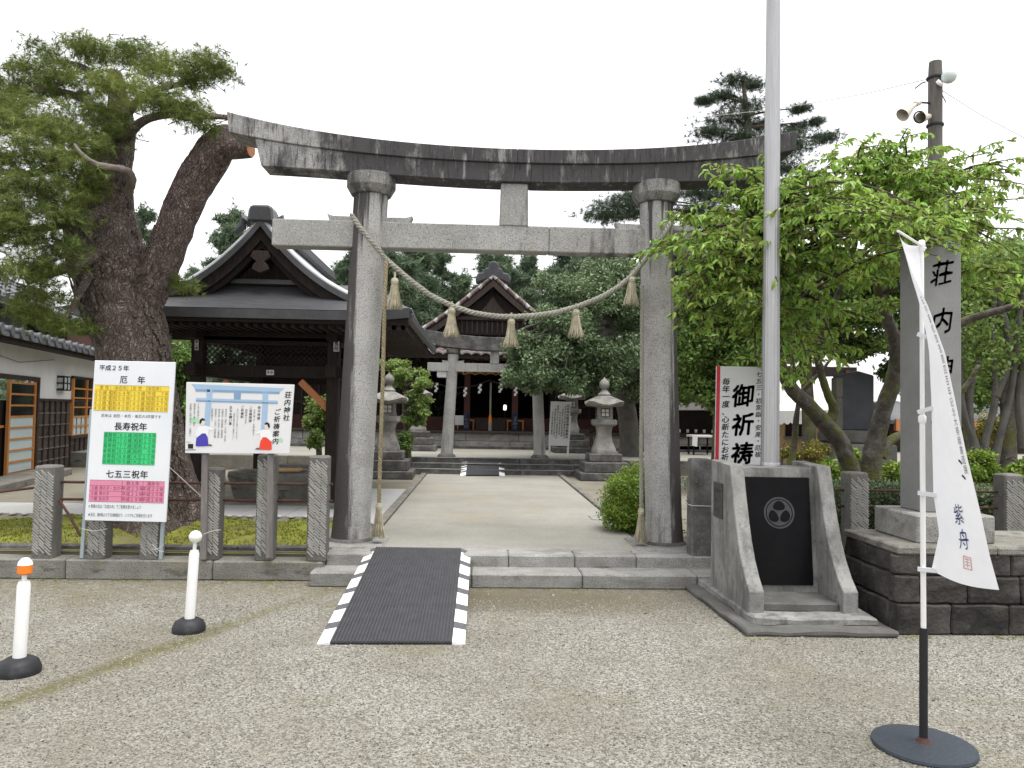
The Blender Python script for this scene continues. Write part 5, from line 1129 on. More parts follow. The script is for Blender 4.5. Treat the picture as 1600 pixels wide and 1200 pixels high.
p = Vector((XC, YG0 - .06, ZR)); MB().prism([(-.17, -.02), (-.15, .16), (-.115, .20), (.115, .20), (.15, .16), (.17, -.02)], lambda a, b, d: (XC + a, d, ZR + b), YG0 - .22, YG0 + .1).build('ridge_end', 'roof_bark', pav, bevel=.025)
MB().box(XC - .12, XC + .12, YG0 + .1, YG1, ZR - .03, ZR + .15).build('ridge', 'roof_bark', pav, bevel=.03)
for s in (-1, 1): MB().tube([(XC + s * .15, YG0 - .1, ZR - .02), (XC + s * .24, YG0 - .1, ZR + .04), (XC + s * .25, YG0 - .1, ZR - .06), (XC + s * .34, YG0 - .1, ZR - .14)], [.06, .07, .06, .04], 8).build('ridge_scroll', 'roof_bark', pav, smooth=True)
# frame
pl, prt = P(311, 560, 10.6).x, P(522, 560, 10.6).x
for x in (pl, prt):
    for y in (10.6, 13.6): MB().box(x - .08, x + .08, y - .08, y + .08, Z1, ZE - .1).build('post', 'dark_wood', pav, bevel=.008); MB().box(x - .14, x + .14, y - .14, y + .14, Z1 - .02, Z1 + .09).build('post_foot', 'granite_kerb', pav, bevel=.02)
zA_, zB_ = P(412, 589, 10.6).z, P(412, 571, 10.6).z
for y in (10.6, 13.6):
    for z0_, z1_, ex in ((zA_, zB_, .18), (P(412, 538, 10.6).z, P(412, 527, 10.6).z, .1), (ZE - .30, ZE - .14, .35)): MB().box(pl - ex, prt + ex, y - .06, y + .06, z0_, z1_).build('beam', 'dark_wood', pav, bevel=.006)
for x in (pl, prt):
    for z0_, z1_ in ((zA_ + .003, zB_ + .003), (ZE - .297, ZE - .137)): MB().box(x - .055, x + .055, 10.3, 14.0, z0_, z1_).build('side_beam', 'dark_wood', pav)
mb = MB(); zlo, zhi = zB_ + .01, P(412, 540, 10.6).z; H_ = zhi - zlo; w_ = prt - pl - .16; k = 0; x = -H_
while x < w_:
    for sgn in (1, -1):
        a, b = x, x + H_; c0, c1 = max(a, 0), min(b, w_)
        if c1 > c0:
            za_, zb_ = zlo + (c0 - a), zlo + (c1 - a)
            if sgn < 0: za_, zb_ = zhi - (c0 - a), zhi - (c1 - a)
            mb.bar((pl + .08 + c0, 10.6 + .006 * sgn, za_), (pl + .08 + c1, 10.6 + .006 * sgn, zb_), .012, .014, up=(0, 1, 0))
    x += .075
mb.build('lattice', 'dark_wood', pav)
MB().box(pl + .08, prt - .08, 10.63, 10.65, P(412, 524, 10.6).z, ZE - .3).build('transom_board', 'dark_wood', pav)
for a, b in (((470, 596), (516, 642)), ((358, 596), (318, 640))): MB().bar(P(*a, 10.62), P(*b, 10.62), .09, .07, up=(0, 1, 0)).build('brace', 'new_wood', pav)
def small_label(px0, px1, py0, py1, Y, txt, vert=False, parent=pav):
    c = [P(px0, py0, Y), P(px1, py0, Y), P(px1, py1, Y), P(px0, py1, Y)]; o = slab(*c, .008, 'votive_slip', 'board_grey', parent); f, _ = board_map(*c, .002, px1 - px0, py1 - py0); mb = MB()
    if vert: text_into(mb, f, txt, (px1 - px0) / 2, .5, (py1 - py0 - 1) / len(txt), True, .02)
    else: text_into(mb, f, txt, .8, 1.2, (px1 - px0 - 1.6) / len(txt), bold=.02)
    mb.build('lettering', 'ink', o)
small_label(416, 428, 578, 586, 10.53, '手水'); small_label(304, 310, 531, 547, 10.5, '清心寿', True); small_label(521, 530, 533, 549, 10.5, '長岡', True); small_label(415, 425, 508, 512, 10.5, '奉納')
# stone basin with bamboo lid and dippers
bs = thing('stone_basin', 'oblong rough stone water basin under the pavilion roof', 'water basin', (-2.95, 11.5, Z1)); cx_ = P(422, 760, 11.35).x
mb = ring_solid([[(cx_ + a * c0, 11.55 + b * s0, z) for c0, s0 in [(math.copysign(abs(math.cos(q)) ** .5, math.cos(q)), math.copysign(abs(math.sin(q)) ** .5, math.sin(q))) for q in np.linspace(0, 2 * math.pi, 33)[:-1]]] for a, b, z in ((.52, .26, Z1 - .02), (.56, .3, Z1 + .08), (.6, .33, Z1 + .25), (.64, .36, Z1 + .36), (.63, .36, Z1 + .42), (.5, .26, Z1 + .42), (.48, .25, Z1 + .34))])
mb.build('bowl', 'granite_kerb', bs, smooth=True, rough=.015, rscale=4)
MB().box(cx_ - .47, cx_ + .47, 11.33, 11.77, Z1 + .36, Z1 + .385).build('water', 'glass_dark', bs)
dp = thing('bamboo_rest', 'tan bamboo dipper rest lying across the stone basin', 'dipper rest', (cx_ + .1, 11.4, Z1 + .44))
for i in range(5): MB().tube([(cx_ + .02 + random.uniform(-.02, .02), 11.28 + .05 * i, Z1 + .45 + .012 * (i % 2)), (cx_ + .42, 11.28 + .05 * i, Z1 + .46)], .022, 8).build('bamboo_cane', 'tan', dp, smooth=True)
bd = thing('rope_coil', 'pale coiled hose on the ground beside the stone basin', 'hose', (cx_ + .75, 11.3, Z1)); MB().tube([(cx_ + .78 + .14 * math.cos(a), 11.25 + .1 * math.sin(a), Z1 + .02 + .004 * a) for a in np.linspace(0, 14, 60)], .012, 6).build('hose', 'wire_pale', bd, smooth=True)
bl_ = thing('low_bench', 'dark low wooden bench behind the stone basin', 'bench', (-2.6, 13.0, Z1)); MB().box(-3.3, -1.9, 12.85, 13.2, Z1 + .36, Z1 + .42).build('seat', 'grey_wood', bl_)
for x in (-3.2, -2.0): MB().box(x - .05, x + .05, 12.9, 13.15, Z1, Z1 + .36).build('leg', 'grey_wood', bl_)
# ================================================================ low white house on the left, seen along its front
A0 = G(0, 754, Z1); dv = ray(509, 637); dv = Vector((dv.x, dv.y, 0)).normalized(); nv = Vector((dv.y, -dv.x, 0))     # nv points to the path
if nv.x < 0: nv = -nv
def F(px, py):
    d = ray(px, py); t = (A0 - CAM).dot(nv) / d.dot(nv); q = CAM + d * t; return (q - A0).dot(dv), q.z
def W_(s, z, o=0.0): return A0 + dv * s + nv * o + Vector((0, 0, z - A0.z))
house = thing('white_house', 'low white plastered house with brown boarding and wooden lattice door on the left', 'house', W_(2, Z1))
def fbox(name, m, s0, s1, z0, z1, o0, o1, parent=house, **k):
    return MB().hexa([W_(s0, z0, o1), W_(s1, z0, o1), W_(s1, z0, o0), W_(s0, z0, o0), W_(s0, z1, o1), W_(s1, z1, o1), W_(s1, z1, o0), W_(s0, z1, o0)]).build(name, m, parent, **k)
def fpx(name, m, x0, y0, x1, y1, o0, o1, parent=house, **k):
    s0, za = F(x0, y0); s1, zb_ = F(x1, y1); return fbox(name, m, s0, s1, min(za, zb_), max(za, zb_), o0, o1, parent, **k)
ZEv = F(60, 551)[1]; SEND = 8.0; S0 = -5.5
sd0, sd1 = F(14, 650)[0], F(57, 650)[0]; sw0, sw1 = F(111, 640)[0], F(139, 640)[0]; zcl = F(80, 627)[1]; zfl = F(57, 742)[1]; zdt = F(57, 591)[1]
sdA = F(-60, 650)[0]
fbox('wall', 'plaster', sd1 + .02, SEND, zcl, ZEv + .1, -.12, 0); fbox('wall', 'plaster', S0, sdA, zfl, ZEv + .1, -.12, 0); fbox('wall', 'plaster', sdA, sd1 + .02, zdt, ZEv + .1, -.12, .001)
fbox('wall', 'dark_interior', S0, SEND, zfl - .3, zcl, -.16, -.1)
fbox('sill_beam', 'grey_wood', S0, SEND, zfl - .16, zfl, -.1, .06, bevel=.01); fbox('plinth', 'granite_kerb', S0, SEND, Z1 - .05, zfl - .17, -.1, .03, bevel=.01)
fbox('porch_step', 'granite_kerb', -3.5, sd1 + .2, Z1 - .02, Z1 + .12, .05, .6, bevel=.02)
# door: dark opening and a sliding lattice leaf with panes
fbox('door_opening', 'dark_interior', sdA, sd0, zfl, zdt - .08, -.35, -.3)
dr = fbox('door_frame', 'brown_wood', sd1 - .03, sd1 + .05, zfl, zdt + .02, -.06, .03); fbox('door_lintel', 'brown_wood', sdA, sd1 - .03, zdt - .06, zdt + .02, -.06, .03); fbox('door_mid_rail', 'door_wood', sdA, sd0, F(5, 669)[1], F(5, 665)[1], -.1, -.07); fbox('door_post', 'door_wood', sd0 - .0, sd0 + .07, zfl, zdt - .07, -.05, -.0)
leaf = thing_part = fbox('door_leaf', 'door_wood', sd1 - .10, sd1 - .035, zfl + .01, zdt - .065, -.04, .0)
fbox('door_leaf', 'door_wood', sd0 + .075, sd1 - .10, zfl + .012, zfl + .13, -.038, -.002, leaf)
rowz = np.linspace(zfl + .14, zdt - .1, 9)
for k in range(8):
    z0_, z1_ = rowz[k], rowz[k + 1]; fbox('pane', 'pale_pane' if k < 5 else 'glass_dark', sd0 + .08, sd1 - .105, z0_, z1_ - .03, -.028, -.022, leaf); fbox('muntin', 'door_wood', sd0 + .075, sd1 - .10, z1_ - .035, z1_, -.036, -.004, leaf)
# boarding in panels between battens
ns = 12; ss = np.linspace(sd1 + .06, SEND, 20); zz_ = np.linspace(zfl + .01, zcl, 7)
for i in range(19):
    for j in range(6):
        if ss[i] > sw0 - .3 and ss[i + 1] < sw1 + .3 and zz_[j] > F(120, 680)[1] - .02: continue
        fbox('cladding_board', 'clad_wood', ss[i] + .004, ss[i + 1] - .004, zz_[j], zz_[j + 1] + .012, -.09, -.012 - .006 * (j % 2))
    fbox('batten', 'batten_wood', ss[i] - .02, ss[i] + .02, zfl, zcl, -.02, .016)
for j in range(1, 6): fbox('batten', 'grey_wood', sd1 + .06, sw0 - .1, zz_[j] - .012, zz_[j] + .012, -.02, .006)
fbox('rail', 'batten_wood', sd1 + .05, SEND, zcl, zcl + .05, -.02, .022)
# window
zw0, zw1 = F(125, 679)[1], F(125, 593)[1]; wn_ = fbox('window', 'brown_wood', sw0 - .08, sw1 + .3, zw0 - .07, zw0, -.05, .05); fbox('window_head', 'brown_wood', sw0 - .08, sw1 + .3, zw1, zw1 + .06, -.05, .04, wn_)
sm = F(132.5, 640)[0]
for a in (sw0, sm, sw1 + .2): fbox('frame', 'door_wood', a - .03, a + .03, zw0, zw1, -.04, .05, wn_)
rz_ = np.linspace(zw0, zw1, 7)
for k in range(6):
    fbox('pane', 'pale_pane' if k in (0, 1) else 'glass_dark', sw0 + .03, sw1 + .17, rz_[k], rz_[k + 1], .004, .01, wn_); fbox('muntin', 'door_wood', sw0 + .03, sw1 + .17, rz_[k] - .02, rz_[k] + .015, .01, .035, wn_)
lm = thing('wall_lamp', 'small boxed wall lamp with dark frame on the white house wall', 'lamp', W_(F(93, 600)[0], F(93, 600)[1])); s0_, z0_ = F(88, 609); s1_, z1_ = F(100, 589)
fbox('glass', 'lamp_glass', s0_ + .03, s1_ - .03, z0_ + .03, z1_ - .03, .01, .13, lm)
for k in (0, .5, 1): fbox('bar', 'dark_metal', s0_ + (s1_ - s0_) * k - .012, s0_ + (s1_ - s0_) * k + .012, z0_, z1_, .12, .145, lm)
for zz in (z0_, (z0_ + z1_) / 2, z1_): fbox('bar', 'dark_metal', s0_, s1_, zz - .012, zz + .012, .0, .142, lm)
# eave roof of dark tiles: each row of cover tiles ends in a round cap
OV = .55; zev = ZEv
fbox('eave_board', 'dark_wood', S0, SEND + .5, zev + .0, zev + .09, OV - .05, OV); fbox('eave_soffit', 'brown_wood', S0, SEND + .5, zev + .05, zev + .08, 0, OV - .05)
rows = [[W_(s, zev + .10 + (OV - o) * .22, o) for s in (S0, SEND + .5)] for o in (OV + .05, .2, -.05)]; MB().grid(rows).build('roof_bed', 'roof_tile_grey', house, solid=.04)
s = S0
capm = MB().lathe([(.075, -.02), (.08, .0), (.06, .03), (.02, .04)], n=12).mesh('tile_cap', 'roof_tile_grey', smooth=True)
while s < SEND + .4:
    a, b = W_(s, zev + .15, OV + .06), W_(s, zev + .15 + (OV + .05) * .22, -.05); MB().tube([a, a.lerp(b, .5), b], .07, 10).build('cover_tile', 'roof_tile_grey', house, smooth=True)
    MB().tube([a + nv * .03, a - nv * .02], .085, 12).build('tile_cap', 'roof_tile_grey', house, smooth=True)
    MB().prism([(-.2, -.05), (-.1, -.07), (.1, -.07), (.2, -.05), (.12, .0), (-.12, .0)], lambda p, q, d: W_(s + .2 + p * .8, zev + .12 + q, d), OV + .03, OV + .07).build('pan_tile', 'roof_tile_grey', house)
    s += .40
# upper storey: dark wall, steeper tile roof, and the neighbours behind
fbox('upper_wall', 'dark_wood', S0, 3.4, zev + .1, zev + .75, -.9, -.06)
fbox('upper_window', 'grey_metal', S0 + .5, 1.0, zev + .3, zev + .6, -.058, -.03)
zu = zev + .62; rows = [[W_(s, zu + (o0) * .55, .35 - o0) for s in (S0, 3.6)] for o0 in (0, 1.0, 2.2)]; MB().grid(rows).build('upper_roof', 'roof_tile_grey', house, solid=.05)
s = S0
while s < 3.5:
    for k in range(6):
        a, b = W_(s, zu + .09 + .36 * k * .55, .38 - .36 * k), W_(s, zu + .05 + .36 * (k + 1) * .55, .38 - .36 * (k + 1)); MB().tube([a, b], [.09, .075], 8).build('upper_tile', 'roof_tile_grey', house, smooth=True)
    s += .34
MB().tube([W_(S0, zu - .05, .42), W_(3.6, zu - .05, .42)], .05, 8).build('gutter', 'dark_metal', house, smooth=True)
MB().tube([W_(S0, zev + .2, .07), W_(F(25, 566)[0], F(25, 566)[1], .05), W_(F(80, 562)[0], F(80, 562)[1], .05)], .006, 5).build('cable', 'wire_dark', house)
mh = thing('maroon_building', 'plain maroon building behind the pine trunk and tiled roofs', 'building', P(110, 600, 26)); MB().hexa([P(45, 640, 26), P(285, 640, 24), P(285, 640, 30), P(45, 640, 32), P(45, 500, 26), P(285, 505, 24), P(285, 505, 30), P(45, 500, 32)]).build('wall', 'maroon_wall', mh)
MB().prism([(0, 0), (1, 0), (1, .25), (.5, .9), (0, .25)], lambda p, q, d: P(40, 500, 26) + Vector((p * 6.3, d, q)), 0, 5).build('roof', 'roof_tile_grey', mh)
MB().hexa([P(-60, 520, 24), P(70, 505, 24), P(70, 505, 27), P(-60, 520, 27), P(-60, 420, 24), P(70, 452, 24), P(70, 452, 27), P(-60, 420, 27)]).build('upper_wall', 'dark_wood', mh)
for i in range(9): MB().bar(P(-40 + 12 * i, 500 - i, 23.9), P(-40 + 12 * i, 440 + i, 23.9), .08, .06, up=(0, 1, 0)).build('slat', 'grey_wood', mh)

# ================================================================ right background
me_ = thing('memorial_stone', 'tall dark slate memorial stone on a grey slab beyond the right fence', 'memorial', P(1337, 700, 13)); a, b = P(1308, 672, 13), P(1366, 582, 13)
MB().prism([(a.x, a.z), (b.x, a.z), (b.x, b.z - .05), ((a.x + b.x) / 2 + .05, b.z + .02), (a.x, b.z - .06)], lambda p, q, d: (p, d, q), 13, 13.18).build('slab', 'memorial_slate', me_, bevel=.02)
MB().box(a.x - .02, a.x + .1, 12.99, 13.19, a.z + .01, b.z - .1).build('frame', 'granite_kerb', me_, bevel=.01)
MB().box(a.x - .12, b.x + .06, 12.7, 13.5, a.z - .22, a.z).build('base', 'granite_post', me_, bevel=.03, cuts=3, rough=.03, rscale=4)
MB().box(a.x - .25, b.x + .2, 12.6, 13.6, Z1 - .02, a.z - .225).build('footing', 'granite_kerb', me_, bevel=.03)
te = thing('event_tent', 'white event tent with scalloped valance behind the cherry trunks', 'tent', P(1270, 700, 17)); q0, q1 = P(1215, 642, 17), P(1335, 640, 17); qa, qb = P(1232, 590, 18.3), P(1325, 588, 18.3)
MB().add([q0, q1, qb, qa, q0 + Vector((0, 3, 0)), q1 + Vector((0, 3, 0))], [(0, 1, 2, 3), (3, 2, 5, 4), (1, 5, 2), (0, 3, 4)]).build('canopy', 'tent', te)
mb = MB(); n = 60; mb.grid([[q0.lerp(q1, i / n) + Vector((0, -.01, -.26 - .05 * abs(math.sin(math.pi * i / 5)))) for i in range(n + 1)], [q0.lerp(q1, i / n) + Vector((0, 0, 0)) for i in range(n + 1)]]); mb.build('valance', 'tent', te)
for p in (q0, q1, q0 + Vector((0, 3, 0)), q1 + Vector((0, 3, 0))): MB().tube([p, (p.x, p.y, Z1)], .025, 8).build('pole', 'grey_metal', te)
st_ = thing('plywood_booth', 'tan plywood booth with dark hatch under the white tent', 'booth', P(1270, 705, 18)); u0, u1 = P(1226, 640, 18), P(1308, 700, 18)
MB().box(u0.x, u1.x + .3, 18, 19.2, Z1, u0.z).build('wall', 'tan', st_); h0, h1 = P(1228, 655, 17.97), P(1266, 682, 17.97); MB().box(h0.x, h1.x, 17.95, 17.995, h1.z, h0.z).build('hatch', 'dark_interior', st_); MB().box(h0.x - .05, h1.x + .05, 17.8, 17.99, h1.z - .06, h1.z - .01).build('counter', 'grey_wood', st_)
rb = thing('red_pavilion', 'dark red wooden pavilion with a pale roof beyond the prayer sign', 'pavilion', P(1100, 700, 22)); u0, u1 = P(1040, 640, 22), P(1215, 706, 22)
MB().box(u0.x, u1.x, 22.0, 24.5, Z1, 2.1).build('wall', 'dark_interior', rb); MB().box(u0.x - .1, u1.x, 21.6, 21.75, P(1080, 705, 21.7).z - .3, P(1080, 697, 21.7).z).build('sill', 'board_grey', rb)
MB().box(u0.x, u1.x, 21.8, 21.86, P(1090, 697, 21.8).z, P(1090, 677, 21.8).z).build('railing_panel', 'red_wood', rb)
for i in range(14): x = u0.x + .12 + i * .24; z = P(1090, 676, 21.8).z; MB().box(x - .03, x + .03, 21.79, 21.85, z, z + .09).build('railing_knob', 'plastic_white', rb)
MB().add([P(1030, 622, 21), P(1240, 618, 21), P(1220, 590, 24), P(1060, 592, 24), P(1030, 640, 21.1), P(1240, 640, 21.1)], [(0, 1, 2, 3), (4, 5, 1, 0)]).build('roof', 'roof_tile_pale', rb, solid=.05)
tb = thing('cloth_table', 'small table with a white cloth before the red railing', 'table', P(1100, 705, 20)); u0, u1 = P(1082, 683, 20), P(1118, 683, 20); MB().box(u0.x, u1.x, 20, 20.6, u0.z, u0.z + .05).build('top', 'paper', tb)
MB().quad((u0.x - .01, 19.99, u0.z - .22), (u0.x + .12, 19.98, u0.z - .25), (u0.x + .14, 19.99, u0.z + .055), (u0.x - .0, 19.99, u0.z + .055)).build('cloth', 'paper', tb)
for x in (u0.x + .05, u1.x - .05):
    for y in (20.05, 20.55): MB().box(x - .02, x + .02, y - .02, y + .02, Z1, u0.z).build('leg', 'dark_wood', tb)
oh = thing('brown_roof_house', 'low house with orange brown roof behind the pillar at the right', 'house', P(1420, 700, 24)); u0, u1 = P(1390, 652, 24), P(1640, 700, 24)
MB().box(u0.x, u1.x, 24, 29, Z1, u0.z).build('wall', 'brown_wood', oh); MB().add([P(1380, 662, 23.3), P(1640, 665, 23.3), P(1640, 630, 26), P(1390, 628, 26)], [(0, 1, 2, 3)]).build('roof', 'roof_tile_grey', oh, solid=.12); MB().box(u0.x - .2, u1.x, 23.25, 23.4, P(1400, 668, 23.3).z - .1, P(1400, 655, 23.3).z).build('fascia', 'new_wood', oh)

# utility pole with loudspeakers and a lamp
YU = 12.0; up = thing('utility_pole', 'weathered wooden utility pole with loudspeaker and globe lamp above the leaves', 'utility pole', (P(1461, 600, YU).x, YU, Z1)); pb, ptp = P(1459, 700, YU), P(1461.5, 97, YU); pb = Vector((pb.x, YU, Z1))
MB().tube([pb, pb.lerp(ptp, .5), pb.lerp(ptp, .97), ptp], [.12, .112, .105, .095], 18).build('shaft', 'pole_wood', up, smooth=True)
for y_ in (122, 196): MB().lathe([(.125, -.02), (.13, -.015), (.13, .015), (.125, .02)], P(1461, y_, YU), 18).build('band', 'dark_metal', up)
q = P(1483, 119, 11.8); MB().tube([P(1467, 131, 11.85), P(1470, 128, 11.82)], .06, 10).build('lamp_socket', 'plastic_white', up, smooth=True)
me2 = bpy.data.meshes.new('lamp_globe'); bm = bmesh.new(); bmesh.ops.create_uvsphere(bm, u_segments=20, v_segments=12, radius=.115); bm.to_mesh(me2); bm.free(); me2.materials.append(MATS['lamp_glass']); me2.shade_smooth(); place('lamp_globe', me2, up, q)
MB().tube([P(1432, 162, 11.7), P(1424, 168, 11.65), P(1410, 180, 11.6)], [.025, .045, .105], 18, cap=False).build('horn_speaker', 'horn', up, smooth=True); MB().tube([P(1436, 160, 11.75), P(1430, 163, 11.7)], .045, 12).build('speaker_driver', 'horn', up, smooth=True)
MB().tube([P(1452, 161, YU), P(1436, 160, 11.75)], .016, 8).build('speaker_arm', 'dark_metal', up)
MB().tube([P(1452, 182, 11.95), P(1438, 184, 11.75)], [.04, .085], 16, cap=False).build('horn_speaker', 'horn', up, smooth=True); MB().tube([P(1437 + 9 * math.cos(t), 183 + 9 * math.sin(t), 11.74) for t in np.linspace(0, 6.3, 20)], .013, 6).build('speaker_rim', 'dark_metal', up)
MB().tube([P(1446, 128, YU), P(1440, 130, YU), P(1430, 138, YU)], .012, 6).build('bracket', 'dark_metal', up); MB().tube([P(1468, 140, YU), P(1478, 160, YU)], .008, 6).build('bracket', 'dark_metal', up)
for lab, pts in (('thin overhead wire running left from the utility pole', [P(1452, 123, 12), P(1350, 147, 14), P(1215, 170, 17), P(900, 205, 24)]), ('thin overhead wire running right from the utility pole', [P(1470, 140, 12), P(1530, 178, 11.5), P(1600, 215, 11), P(1760, 290, 10)])):
    w = MB().tube(pts, .007, 5).build('overhead_wire', 'wire_pale'); tag(w, lab, 'wire', 'overhead wires')
# ================================================================ vegetation
def foliage(name, T, F_, pos, frames, size, m, parent, kind=None):
    V, FF = scatter(T, F_, pos, frames, size); o = link(name, npmesh(name, V, FF, m), None, parent)
    if kind: o['kind'] = kind
    return o
def limb(mb, pts, r0, r1, n=10, jit=.0):
    m = len(pts); mb.tube(pts, [r0 + (r1 - r0) * i / (m - 1) for i in range(m)], n, jit=jit); return mb
def smooth_pts(ctrl, k=5):
    """Catmull-Rom through (point, radius) controls"""
    out = []; n = len(ctrl)
    for i in range(n - 1):
        p0, p1, p2, p3 = (np.array([*ctrl[max(0, min(n - 1, j))][0], ctrl[max(0, min(n - 1, j))][1]]) for j in (i - 1, i, i + 1, i + 2))
        for q in range(k):
            t = q / k; out.append(.5 * ((2 * p1) + (-p0 + p2) * t + (2 * p0 - 5 * p1 + 4 * p2 - p3) * t * t + (-p0 + 3 * p1 - 3 * p2 + p3) * t ** 3))
    out.append(np.array([*ctrl[-1][0], ctrl[-1][1]])); return [Vector(o[:3]) for o in out], [float(o[3]) for o in out]

# ---------------------------------------------------------------- old pine on the left
YP = 8.8
def pr(px_w): return px_w / 2 / FPX * YP
pine = thing('pine_tree', 'huge old forked pine with shaggy bark leaning over the left signs', 'pine tree', G(225, 815, Z1))
ctrl = [(P(232, 835, YP), pr(190)), (P(230, 790, YP), pr(150)), (P(224, 700, YP), pr(122)), (P(219, 620, YP), pr(108)), (P(209, 540, YP), pr(104)), (P(187, 470, YP), pr(112)), (P(168, 400, YP), pr(112)), (P(160, 337, YP), pr(96)), (P(168, 280, YP), pr(72)), (P(180, 225, YP), pr(52)), (P(186, 170, YP - .1), pr(34)), (P(178, 110, YP - .2), pr(18))]
pts, rr = smooth_pts(ctrl, 8)
mb = MB().tube(pts, rr, 40); me = mb.mesh('trunk', 'pine_bark', smooth=True, sharp=180)
for v in me.vertices:
    c_ = v.co; a = mnoise.noise(Vector((c_.x * 3, c_.y * 3, c_.z * 1.1))); b = mnoise.noise(Vector((c_.x * 14, c_.y * 14, c_.z * 6))); w = max(0, 1 - (c_.z - Z1) / .8)
    ctr = Vector((pts[0].x if c_.z < .4 else c_.x, YP, c_.z)); d = Vector((c_.x - np.interp(c_.z, [p.z for p in pts], [p.x for p in pts]), c_.y - YP, 0))
    if d.length > 1e-4: v.co += d.normalized() * (a * .05 + b * .022 + w * .13 * math.sin(math.atan2(d.y, d.x) * 5 + 1))
trunk = link('trunk', me, None, pine)
# bark plates standing proud of the trunk and limb
def bark_plates(pts, rr, n, m, parent, lo, hi, name='bark_plates'):
    mb = MB(); zs_ = [p.z for p in pts]
    for i in range(n):
        k = random.randint(lo, hi); t = random.random(); p = pts[k].lerp(pts[k + 1], t); r = rr[k] + (rr[k + 1] - rr[k]) * t; d = (pts[k + 1] - pts[k]).normalized()
        a = random.uniform(math.pi * 1.0, math.pi * 2.0); s1_ = d.cross(Vector((0, 1, 0))).normalized(); s2_ = d.cross(s1_).normalized()
        if s2_.y > 0: s2_ = -s2_
        o = s1_ * math.cos(a) - s2_ * math.sin(a); tt = d.cross(o).normalized(); c0 = p + o * (r * .995); h, w, th = random.uniform(.03, .075), random.uniform(.014, .032), random.uniform(.006, .016)
        v = [c0 + d * h + tt * w * .3, c0 + d * h * .2 + tt * w, c0 - d * h + tt * w * .4, c0 - d * h * .8 - tt * w * .6, c0 + d * h * .3 - tt * w]
        mb.add(v + [q + o * th * random.uniform(.6, 1.2) for q in v], [(9, 8, 7, 6, 5), (0, 1, 6, 5), (1, 2, 7, 6), (2, 3, 8, 7), (3, 4, 9, 8), (4, 0, 5, 9)])
    o_ = mb.build(name, m, parent); o_['kind'] = 'stuff'; return o_
bark_plates(pts, rr, 1200, 'pine_bark', pine, 8, 66)
ctrl2 = [(P(215, 510, YP + .1), pr(30)), (P(228, 470, YP), pr(52)), (P(246, 425, YP - .1), pr(58)), (P(266, 375, YP - .2), pr(53)), (P(293, 310, YP - .25), pr(52)), (P(322, 258, YP - .3), pr(54)), (P(350, 218, YP - .3), pr(46)), (P(364, 203, YP - .3), pr(20))]
p2, r2 = smooth_pts(ctrl2, 8); me = MB().tube(p2, r2, 30).mesh('limb', 'pine_bark_pink', smooth=True, sharp=180, rough=.018, rscale=7); link('limb', me, None, pine); bark_plates(p2, r2, 250, 'pine_bark_pink', pine, 2, 44)
st_l = MB().tube([P(345, 232, 8.5), P(368, 233, 8.42), P(391, 233, 8.38)], [pr(34), pr(30), pr(26)], 16).build('limb_stub', 'pine_bark_pink', pine, smooth=True); MB().lathe([(pr(24), -.004), (pr(24), .004)], (0, 0, 0), 14).mesh('x')
sc0 = P(391, 233, 8.38); MB().tube([sc0, sc0 + Vector((.012, -.003, 0))], pr(23), 16).build('cut_face', 'cut_wood', pine)
# broken branch hook and side branches
br = MB()
a, b = smooth_pts([(P(116, 226, 7.72), .012), (P(128, 241, 7.74), .018), (P(150, 256, 7.82), .026), (P(180, 262, 7.98), .034), (P(200, 268, 8.15), .038), (P(207, 283, 8.3), .042), (P(200, 300, 8.5), .05)], 6); MB().tube(a, b, 12, jit=.12).build('broken_branch', 'dead_wood', pine, smooth=True, rough=.012, rscale=14)
for c_ in ([(P(180, 240, 8.6), .07), (P(215, 195, 8.4), .05), (P(255, 180, 8.2), .04), (P(310, 180, 8.0), .032), (P(360, 184, 7.9), .025)], [(P(182, 200, 8.7), .06), (P(225, 150, 8.5), .04), (P(285, 130, 8.3), .03), (P(320, 122, 8.2), .02)],
           [(P(175, 260, 8.6), .07), (P(120, 240, 8.3), .05), (P(60, 270, 8.0), .04), (P(0, 268, 7.8), .03)], [(P(165, 330, 8.5), .08), (P(100, 350, 8.1), .05), (P(30, 360, 7.7), .035), (P(-40, 350, 7.5), .02)], [(P(180, 190, 8.8), .06), (P(120, 150, 8.8), .045), (P(50, 140, 8.7), .03)], [(P(183, 150, 8.8), .05), (P(130, 105, 9.0), .035), (P(80, 95, 9.0), .02)],
           [(P(150, 400, 8.4), .07), (P(100, 420, 8.0), .05), (P(40, 440, 7.8), .04)], [(P(140, 430, 8.4), .05), (P(118, 470, 8.2), .03), (P(100, 500, 8.1), .02)]):
    a, b = smooth_pts(c_, 5); br.tube(a, b, 10)
br.build('branch', 'pine_bark_pink', pine, smooth=True)
